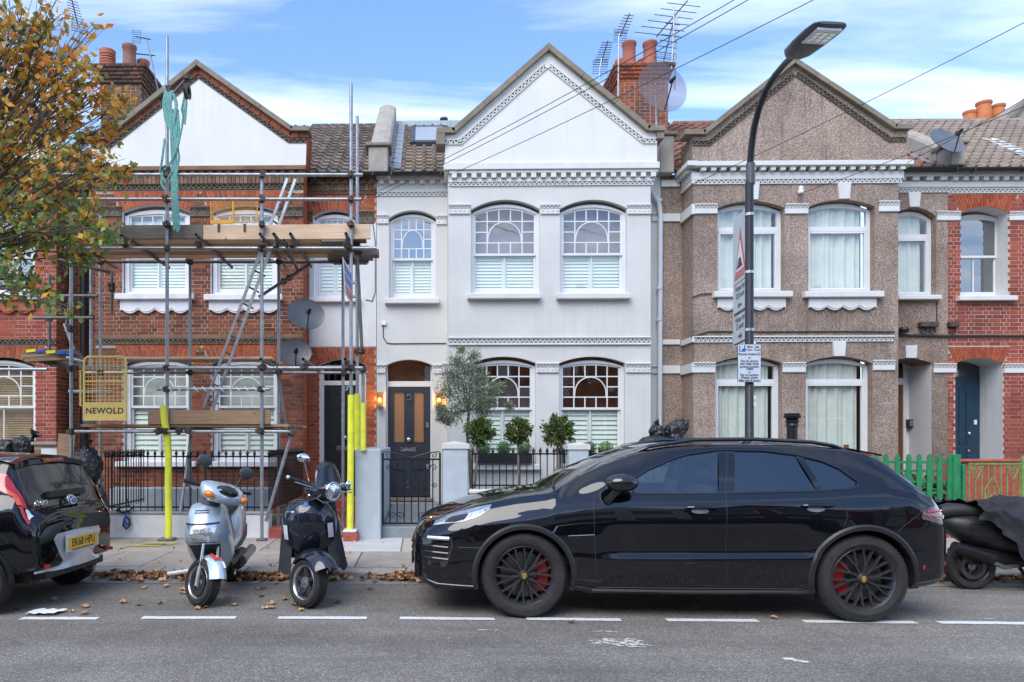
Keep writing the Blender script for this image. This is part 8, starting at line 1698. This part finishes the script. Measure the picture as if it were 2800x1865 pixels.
# silver bumper insert, plate, reflectors, badge
bi = [(-.60,.335),(-.32,.33),(0,.33),(.32,.33),(.60,.335),(.585,.39),(.54,.47),(.46,.60),(.36,.665),(0,.675),(-.36,.665),(-.46,.60),(-.54,.47),(-.585,.39)]
n_ = len(bi); bu = lambda v: .515-.075*(abs(v)/.6)**3
MB().add([(.545,0,.45)]+[(bu(v)+.020-.01*(abs(v)/.5)**2, v*.97, z*.98+.009) for v, z in bi]+[(bu(v)-.01, v, z) for v, z in bi], [(0, i+1, (i+1) % n_+1) for i in range(n_)]+[(i+1, n_+i+1, n_+(i+1) % n_+1, (i+1) % n_+1) for i in range(n_)]).build('bumper_insert', 'paint_bumper', hb, smooth=True, sharp=45)
MB().bbox(.535,.549,-.29,.29,.475,.64,.012).build('plate_recess', 'paint_bumper', hb); npb = MB().bbox(.547,.5525,-.26,.26,.50,.612,.006).build('number_plate', 'plate_yellow', hb); MB().box(.545,.550,-.20,.20,.49,.4995).build('plate_frame', 'ink', hb)
RV = Matrix(((0,0,1,0),(1,0,0,0),(0,1,0,0),(0,0,0,1)))       # text facing +u
text('EK68 HPU', .102, 'ink', 'plate_lettering', npb, Matrix.Translation((.5532,0,.557)) @ RV, .0004, sx=.92, bold=.002)
for s in (-1, 1): MB().obox((.482,s*.53,.40), (.05,.15,.03), Matrix.Rotation(-s*.9, 3, 'Z')).build('rear_reflector', 'tail_red', hb)
MB().box(.30,.48,-.50,.50,.27,.34).build('rear_valance', 'ink', hb); MB().tube((.40,.3,.24), (.50,.3,.24), .03, 10).build('exhaust', 'metal_grey', hb)
pb_ = BA.S(.385,.97); nb = Vector((.9,0,.42)).normalized()
qb = nb.to_track_quat('Z','Y').to_matrix().to_4x4()
for (rx_, ry_, cy_, cz_) in ((.068,.047,0,0),(.026,.046,0,0),(.05,.02,0,.02)): MB().sweep([Vector((.372+.06,0,.955))+(qb @ Vector((rx_*sin(a)+cy_, ry_*cos(a)+cz_, 0))) for a in [2*pi*k/24 for k in range(24)]], .006, 5, closed=True).build('badge', 'chrome', hb, smooth=True)
text('AYGO', .062, 'chrome', 'badge_lettering', hb, Matrix.Translation((.415,-.47,.955)) @ RV, .002, sx=1.2, bold=.002)
MB().box(-2.6,.36,-.55,.55,.24,.40).build('underbody', 'ink', hb); MB().box(.36,.40,-.30,.30,.99,1.05).build('tailgate_handle', 'black_plastic', hb)
# ------------------------------------------------------------------ scooters (local x: viewer's right, y: rearwards, z: up; origin under the front axle)
def hsec(z, yf, hw, yb, n=18, ex=2.6):
    "horizontal section: rounded nose towards -y, flat back"
    pts = []
    for k in range(n+1):
        a = -pi/2+pi*k/n; c, s = cos(a), sin(a); pts.append(Vector((math.copysign(abs(s)**(2/ex), s)*hw, yb-(yb-yf)*abs(c)**(2/ex), z)))
    return pts+[Vector((hw*.9, yb+.02, z)), Vector((-hw*.9, yb+.02, z))]
def vsec(y, zc, hw, hh, n=20, ex=2.4, cx=0):
    return [Vector((cx+math.copysign(abs(cos(a))**(2/ex), cos(a))*hw, y, zc+math.copysign(abs(sin(a))**(2/ex), sin(a))*hh)) for a in [2*pi*k/n for k in range(n)]]
def shell(t, name, m, secs, sharp=55): return fixn(MB().loft(secs).build(name, m, t, smooth=True, sharp=sharp))
def xf(o, M_): o.data.transform(M_); return o
def front_patch(secs, x0, x1, z0, z1, m, name, t, off=.006, shape=None, n=8):
    "patch lying on the nose of a stack of hsec sections"
    def at(x, z):
        zs = [s[0].z for s in secs]; z = max(zs[0], min(zs[-1]-.0001, z)); i = max(k for k in range(len(zs)-1) if zs[k] <= z); f = (z-zs[i])/(zs[i+1]-zs[i]); ys = []
        for s in (secs[i], secs[i+1]):
            q = s[:-2]; y = q[len(q)//2].y
            for a, b in zip(q[:-1], q[1:]):
                if a.x <= x <= b.x and b.x-a.x > 1e-6: y = a.y+(b.y-a.y)*(x-a.x)/(b.x-a.x)
            ys.append(y)
        return Vector((x, ys[0]*(1-f)+ys[1]*f-off, z))
    vs = []; 
    for i in range(n+1):
        v = i/n; z = z0+(z1-z0)*v; a, b = (shape(v) if shape else (0, 1)); xa, xb = x0+(x1-x0)*a, x0+(x1-x0)*b
        for j in range(n+1): vs.append(at(xa+(xb-xa)*j/n, z))
    return MB().add(vs, [(i*(n+1)+j, i*(n+1)+j+1, (i+1)*(n+1)+j+1, (i+1)*(n+1)+j) for i in range(n) for j in range(n)]).build(name, m, t, smooth=True, sharp=0)
def mirror(t, M_, base, head, rx, rz, m, stalk='black_plastic'):
    o = MB().sweep([base, base.lerp(head, .55)+Vector((0,.01,.02)), head], .008, 7).build('mirror_stalk', stalk, t, smooth=True); xf(o, M_)
    o = MB().ball(head, (rx, .02, rz), 18, 10).build('mirror_head', m, t, smooth=True); xf(o, M_)
def swheel(t, y, r, wd, style, steer=0, tilt=0):
    w_ = wheel(t, 0, 0, r, wd, style, -1, False); M_ = Matrix.Translation((0, y, r*cos(tilt)+wd*.28*abs(sin(tilt)))) @ Matrix.Rotation(steer, 4, 'Z') @ Matrix.Rotation(tilt, 4, 'Y') @ Matrix.Rotation(-pi/2, 4, 'Z')
    w_.matrix_local = M_; return w_    # wheel axis turned across the scooter
g = G(556,1657); s1 = thing('scooter', 'silver blue scooter with red L plate and amber indicators', 'scooter', (g.x, g.y, 0), (radians(0), radians(-2), radians(3)))
ST = radians(46); piv = Vector((0, .05, .2)); AXS = Vector((0, .33, .94)).normalized(); MS = Matrix.Translation(piv) @ Matrix.Rotation(ST, 4, AXS) @ Matrix.Translation(-piv)
sw = swheel(s1, .02, .205, .13, 'tri', ST, radians(11)); swheel(s1, 1.20, .205, .12, 'tri')
A1 = [hsec(z, yf, hw, yb) for z, yf, hw, yb in ((.22,.34,.11,.46),(.30,.28,.165,.46),(.40,.22,.20,.46),(.50,.13,.213,.44),(.56,.03,.215,.43),(.63,-.01,.212,.42),(.70,.005,.20,.40),(.78,.045,.183,.38),(.85,.10,.163,.36),(.89,.15,.14,.34),(.905,.21,.10,.33))]
shell(s1, 'front_apron', 'paint_silver', A1)
front_patch(A1, -.145, .145, .24, .535, 'ink', 'wheel_recess', s1, .012, lambda v: (.22*(1-v), 1-.22*(1-v)))
front_patch(A1, -.165, .145, .585, .72, 'lamp_refl', 'headlamp', s1, .008, lambda v: (.22-.22*v+.1*v, 1-.18*(1-v))); front_patch(A1, -.165, .15, .72, .737, 'ink', 'headlamp_trim', s1, .010)
for z in (.822,.842): front_patch(A1, -.07, .06, z, z+.008, 'ink', 'vent', s1, .006)
front_patch(A1, -.19, .19, .555, .562, 'grey_plastic', 'apron_seam', s1, .004)
# mudguard hugging the tyre
def mudguard(t, m, r, hw, a0, a1, M_, drop=.05, n=14, k=9, cz=.205):
    vs = []
    for i in range(n+1):
        a = a0+(a1-a0)*i/n
        for j in range(k+1): s = -1+2*j/k; rr_ = r-drop*abs(s)**2.6; vs.append(M_ @ Vector((s*hw, -cos(a)*rr_, cz+sin(a)*rr_)))
    return fixn(MB().add(vs, [(i*(k+1)+j, i*(k+1)+j+1, (i+1)*(k+1)+j+1, (i+1)*(k+1)+j) for i in range(n) for j in range(k)]).build('mudguard', m, t, smooth=True, sharp=0))
mudguard(s1, 'paint_silver', .255, .085, radians(20), radians(135), MS, .09)
gp_ = lambda sx, a, of=.008: MS @ Vector((sx*.085, -cos(radians(a))*(.255-.09*abs(sx)**2.6+of), .205+sin(radians(a))*(.255-.09*abs(sx)**2.6+of)))
gq = lambda pts, m, nm, of: MB().add([gp_(u_*.75-.15, a_, of) for u_, a_ in pts], [tuple(range(len(pts)))]).build(nm, m, s1)
gq([(-.9,92),(.9,92),(.9,60),(-.9,60)], 'white_sticker', 'learner_plate', .014); gq([(-.8,59),(.8,59),(.8,44),(-.8,44)], 'white_sticker', 'notice', .014); gq([(-.55,89),(-.15,89),(-.15,70),(.6,70),(.6,63),(-.55,63)], 'sign_red', 'learner_letter', .018)
for x in (-.085, .085): xf(MB().sweep([(x,.02,.17),(x,.03,.34)], .022, 10).build('fork_leg', 'alu', s1, smooth=True), MS); xf(MB().sweep([(x,.03,.34),(x*.9,.08,.56)], .014, 10).build('fork_tube', 'chrome', s1, smooth=True), MS)
HB = [vsec(y, z, hw, hh, 20, 3.4) for y, z, hw, hh in ((-.05,.975,.07,.025),(-.02,.98,.15,.055),(.04,1.0,.205,.078),(.13,1.03,.215,.082),(.21,1.045,.17,.06),(.25,1.045,.08,.03))]
xf(shell(s1, 'handlebar_cover', 'paint_silver', HB), MS); xf(MB().ball((0,.03,1.03), (.125,.10,.062), 18, 12).build('cover_inset', 'gloss_black', s1, smooth=True), MS)
xf(MB().lathe([(.10,.88),(.07,.93),(.06,.98)], (0,.22,0), n=16).build('steering_neck', 'grey_plastic', s1, smooth=True), MS)
for sx in (-1, 1):
    xf(MB().ball((sx*.175,.01,.985), (.05,.06,.036), 14, 9, rot=Matrix.Rotation(sx*-.4, 3, 'Y')).build('indicator', 'amber', s1, smooth=True), MS); xf(MB().sweep([(sx*.17,.15,1.05),(sx*.36,.18,1.06)], .018, 10).build('hand_grip', 'black_plastic', s1, smooth=True), MS); xf(MB().sweep([(sx*.16,.11,1.03),(sx*.31,.12,1.02)], .006, 6).build('brake_lever', 'alu', s1, smooth=True), MS)
    mirror(s1, MS, Vector((sx*.15,.14,1.08)), Vector((sx*.23,.12,1.27 if sx < 0 else 1.24)), .078, .058, 'grey_plastic')
RB = [vsec(y, z, hw, hh) for y, z, hw, hh in ((.60,.42,.13,.09),(.72,.50,.17,.19),(.95,.56,.185,.22),(1.25,.64,.175,.19),(1.5,.74,.13,.11),(1.62,.79,.07,.05))]
shell(s1, 'rear_body', 'paint_silver', RB); shell(s1, 'floorboard', 'black_plastic', [vsec(y, .30, hw, .05) for y, hw in ((.40,.19),(.6,.2),(.85,.17))])
shell(s1, 'seat', 'seat_black', [vsec(y, z, hw, .06) for y, z, hw in ((.58,.74,.09),(.66,.77,.13),(.95,.80,.15),(1.25,.86,.15),(1.48,.89,.11))]); shell(s1, 'side_trim', 'grey_plastic', [vsec(y, z, hw, .05) for y, z, hw in ((.62,.40,.155),(.9,.43,.195),(1.2,.48,.19),(1.45,.56,.15))])
MB().sweep([(.12,1.45,.86),(.13,1.62,.90),(0,1.68,.90),(-.13,1.62,.90),(-.12,1.45,.86)], .016, 8).build('grab_rail', 'paint_silver', s1, smooth=True); shell(s1, 'engine_case', 'black_plastic', [vsec(y, .25, .06, hh, cx=.12) for y, hh in ((.85,.06),(1.0,.10),(1.25,.10),(1.4,.05))]); MB().tube((.17,.95,.25), (.19,1.45,.30), .05, 12).build('exhaust', 'metal_grey', s1, smooth=True)
MB().sweep([(-.10,.9,.22),(-.16,.92,.01)], .012, 6).build('side_stand', 'black_iron', s1)
# ---- black scooter with leg cover
g = G(846,1661); s2 = thing('scooter', 'black rounded scooter with chrome mirrors and a leg cover', 'scooter', (g.x, g.y, 0), (0, radians(-3), radians(2)))
ST2 = radians(43); MS2 = Matrix.Translation(piv) @ Matrix.Rotation(ST2, 4, AXS) @ Matrix.Translation(-piv)
sw = swheel(s2, .02, .215, .13, 'vespa', ST2, radians(9)); swheel(s2, 1.25, .215, .12, 'vespa')
A2 = [hsec(z, yf, hw, yb, ex=2.3) for z, yf, hw, yb in ((.40,.26,.21,.42),(.48,.21,.24,.42),(.56,.155,.256,.41),(.64,.12,.262,.40),(.72,.105,.26,.39),(.80,.11,.248,.38),(.87,.13,.215,.36),(.92,.165,.17,.34),(.945,.22,.11,.32))]
shell(s2, 'leg_shield', 'paint_navy', A2)
for sx in (-1, 1): front_patch(A2, sx*.205-.022, sx*.205+.022, .585, .72, 'lamp_white', 'indicator', s2, .012); front_patch(A2, sx*.075-.004, sx*.075+.004, .66, .93, 'ink', 'horn_cover_edge', s2, .004)
for k in range(6): w_ = .045*sqrt(max(.05, 1-((k-2.5)/3.2)**2)); front_patch(A2, -w_, w_, .668+k*.0125, .675+k*.0125, 'ink', 'horn_slot', s2, .006)
front_patch(A2, -.02, .018, .888, .922, 'sign_blue', 'badge', s2, .007); front_patch(A2, -.18, -.11, .835, .846, 'chrome', 'name_badge', s2, .006)
fixn(MB().add([MS2 @ Vector((s*hw_, y, z)) for i in range(15) for a in [radians(38)+radians(118)*i/14] for j in range(13) for s in [-1+2*j/12] for hw_ in [.105+.03*sin(a)] for rr_ in [.325-.10*abs(s)**2.6] for y in [-cos(a)*rr_*1.0] for z in [.20+sin(a)*rr_]], [(i*13+j, i*13+j+1, (i+1)*13+j+1, (i+1)*13+j) for i in range(14) for j in range(12)]).build('mudguard', 'paint_navy', s2, smooth=True, sharp=0))
H2 = [vsec(y, z, hw, hh, 20, 2.3) for y, z, hw, hh in ((-.055,1.045,.055,.055),(-.03,1.045,.085,.085),(.04,1.03,.12,.085),(.13,1.03,.15,.07),(.22,1.03,.12,.05))]
xf(shell(s2, 'headset', 'paint_navy', H2), MS2); xf(MB().lathe([(.001,-.0),(.06,.004),(.072,.012)], (0,-.075,1.045), 'Y', 28).build('headlamp', 'lamp_refl', s2, smooth=True), MS2); xf(MB().sweep([(.075*cos(a),-.06,1.045+.078*sin(a)) for a in [2*pi*k/28 for k in range(28)]], .010, 6, closed=True).build('headlamp_ring', 'chrome', s2, smooth=True), MS2)
vs = []
for i in range(9):
    z = 1.07+.23*i/8; hw = .145*sqrt(max(.02, 1-(max(0, i-2)/6.4)**2.2))
    for j in range(11): s = -1+2*j/10; vs.append(MS2 @ Vector((s*hw, -.055+.10*(i/8)+.07*s*s, z)))
MB().add(vs, [(i*11+j, i*11+j+1, (i+1)*11+j+1, (i+1)*11+j) for i in range(8) for j in range(10)]).build('fly_screen', 'smoke', s2, smooth=True, sharp=0)
for sx in (-1, 1):
    xf(MB().sweep([(sx*.12,.12,1.05),(sx*.22,.15,1.08)], .022, 10).build('handlebar', 'paint_navy', s2, smooth=True), MS2); xf(MB().sweep([(sx*.21,.15,1.08),(sx*.34,.17,1.10)], .018, 10).build('hand_grip', 'black_plastic', s2, smooth=True), MS2); xf(MB().ball((sx*.345,.17,1.10), .02, 10, 7).build('bar_end', 'chrome', s2, smooth=True), MS2); xf(MB().sweep([(sx*.14,.08,1.05),(sx*.32,.09,1.07)], .006, 6).build('brake_lever', 'chrome', s2, smooth=True), MS2)
    mirror(s2, MS2, Vector((sx*.15,.12,1.09)), Vector((sx*.27,.10,1.29 if sx < 0 else 1.13)), .07 if sx < 0 else .03, .042, 'chrome', 'chrome')
xf(MB().sweep([(-.09,-.01,1.0),(-.12,.0,.96),(-.05,-.02,.93)], .006, 5).build('brake_cable', 'metal_grey', s2), MS2)
# leg cover: cloth flaring from behind the shield
vs = []; n = 40; k = 12
for i in range(k+1):
    f = i/k; z = .90-.62*f
    for j in range(n+1):
        a = -pi*.62+1.24*pi*j/n; fold = .012*f*sin(j*.75+1.2*sin(j*.31)); hw = .245+.08*f**1.2+fold; yy = .36-.02*f-cos(a)*(.10+.06*f)
        vs.append((sin(a)*hw if abs(a) < pi/2 else math.copysign(hw, a)*(1-.35*(abs(a)-pi/2)), yy+fold+(.35*max(0, abs(a)-pi/2)), z+.02*sin(j*.9)*f))
fixn(MB().add(vs, [(i*(n+1)+j, i*(n+1)+j+1, (i+1)*(n+1)+j+1, (i+1)*(n+1)+j) for i in range(k) for j in range(n) if not (abs(-pi*.62+1.24*pi*(j+.5)/n) < pi*.20)]).build('leg_cover', 'dark_fabric', s2, smooth=True, sharp=0))
shell(s2, 'rear_body', 'paint_navy', [vsec(y, z, hw, hh, ex=2.1) for y, z, hw, hh in ((.72,.50,.10,.10),(.85,.55,.19,.20),(1.15,.56,.235,.22),(1.45,.58,.20,.18),(1.65,.62,.08,.08))]); shell(s2, 'seat', 'seat_black', [vsec(y, z, hw, .06) for y, z, hw in ((.65,.76,.09),(.8,.80,.14),(1.2,.82,.16),(1.55,.80,.10))])
shell(s2, 'floorboard', 'paint_navy', [vsec(y, .28, hw, .035) for y, hw in ((.32,.16),(.55,.17),(.85,.15))]); MB().sweep([(-.16,1.5,.86),(-.17,1.75,.88),(.17,1.75,.88),(.16,1.5,.86)], .010, 6).build('rear_rack', 'chrome', s2)
for z in (.88,.93): MB().sweep([(-.15,1.62,z),(.15,1.62,z)], .007, 6).build('rear_rack', 'chrome', s2)
MB().sweep([(-.10,.75,.25),(-.17,.77,.01)], .012, 6).build('side_stand', 'black_iron', s2)
# ---- covered scooter at the right edge, side on (local x along the street)
g = G(2650,1618); s3 = thing('scooter', 'black scooter half under a dark cover at the right edge', 'scooter', (g.x+.10, g.y+.16, 0)); o3 = Vector((g.x+.10, g.y+.16, 0))
lx3 = lambda px, Y: X(px, Y)-o3.x
def ysec(x, zc, hw, hh, n=20, ex=2.4): return [p+o3 for p in [Vector((x, q.x, q.z)) for q in vsec(0, zc, hw, hh, n, ex)]]
B3 = [ysec(x, z, hw, hh) for x, z, hw, hh in ((-.26,.66,.05,.04),(-.18,.64,.13,.10),(-.02,.60,.18,.16),(.25,.56,.20,.18),(.55,.50,.19,.16),(.8,.42,.17,.10))]
shell(s3, 'rear_body', 'black_plastic', B3); shell(s3, 'seat', 'seat_black', [ysec(x, z, hw, .07) for x, z, hw in ((-.28,.76,.05),(-.18,.785,.11),(.1,.775,.14),(.5,.75,.14))])
w3 = wheel(s3, 0, 0, .23, .12, 'blk', -1, False); w3.location = (.02, 0, .23)
shell(s3, 'engine_case', 'black_plastic', [ysec(x, z, .12, hh) for x, z, hh in ((-.12,.36,.05),(.05,.36,.09),(.35,.30,.10),(.6,.28,.05))]); MB().tube(o3+Vector((-.25,-.16,.44)), o3+Vector((.12,-.17,.33)), .055, 14, .065).build('exhaust', 'black_iron', s3, smooth=True); MB().sweep([o3+Vector((.10,-.16,.30)), o3+Vector((.25,-.15,.24)), o3+Vector((.4,-.12,.25))], .022, 8).build('exhaust_pipe', 'metal_grey', s3, smooth=True)
for x in (.42, .58): MB().sweep([o3+Vector((x,-.05,.30)), o3+Vector((x+.03,-.16,.14)), o3+Vector((x+.06,-.22,.015)), o3+Vector((x+.13,-.23,.02))], .016, 8).build('centre_stand', 'black_iron', s3, smooth=True)
for k in range(7): MB().tube(o3+Vector((-.12+.005*k,-.205,.70-.022*k)), o3+Vector((.10,-.222,.68-.022*k)), .004, 5).build('vent_rib', 'ink', s3)
vs = []; n = 60; k = 60
for i in range(n+1):
    x = -.10+1.72*i/n
    for j in range(k+1):
        a = pi*j/k; top = .875-.06*min(1, max(0, (x-.5)/.5))+.25*max(0, (x-.9)); bot = max(.20, .70-.62*min(1, max(0, x-.02)/.5)); wob = .022*sin(x*9+a*3)+.07*mnoise.noise(Vector((x*4, a*2.5, 1)))+.075*abs(mnoise.noise(Vector((x*7+a*3, a*3.5, 4))))+.03*abs(mnoise.noise(Vector((x*16-a*5, a*8, 9))))
        hw = .27+.04*sin(a)+wob; z = bot+(top-bot)*sin(a)**.75; vs.append(o3+Vector((x+.05*sin(a*2), -cos(a)*hw, z+wob*.6)))
fixn(MB().add(vs, [(i*(k+1)+j, i*(k+1)+j+1, (i+1)*(k+1)+j+1, (i+1)*(k+1)+j) for i in range(n) for j in range(k)]).build('rain_cover', 'dark_fabric', s3, smooth=True, sharp=0))
a, b = o3+Vector((.52,-.335,.60)), o3+Vector((.95,-.335,.585)); MB().obox((a+b)/2, (.42,.008,.028), Matrix.Rotation(radians(2), 3, 'Y')).build('reflective_strip', 'metal_grey', s3); MB().obox(o3+Vector((.40,-.335,.50)), (.03,.015,.03)).build('buckle', 'sign_red', s3); MB().obox(o3+Vector((.46,-.335,.46)), (.02,.012,.12), Matrix.Rotation(-.5, 3, 'Y')).build('strap', 'metal_grey', s3)
w4 = wheel(s3, 0, 0, .23, .12, 'blk', -1, False); w4.location = (1.35, 0, .23)
# ---- cars parked on the other side of the street, behind the viewer (seen only as reflections)
for i, (x, src, lab) in enumerate(((2.6, suv, 'dark SUV parked across the street to the right of the viewer'), (-3.2, hb, 'small dark hatchback parked across the street to the left of the viewer'), (8.4, hb, 'small dark hatchback parked across the street farther right'))):
    c = copy_tree(src, None, (x, -.35, 0), lab); c.rotation_euler = (0, 0, 0)
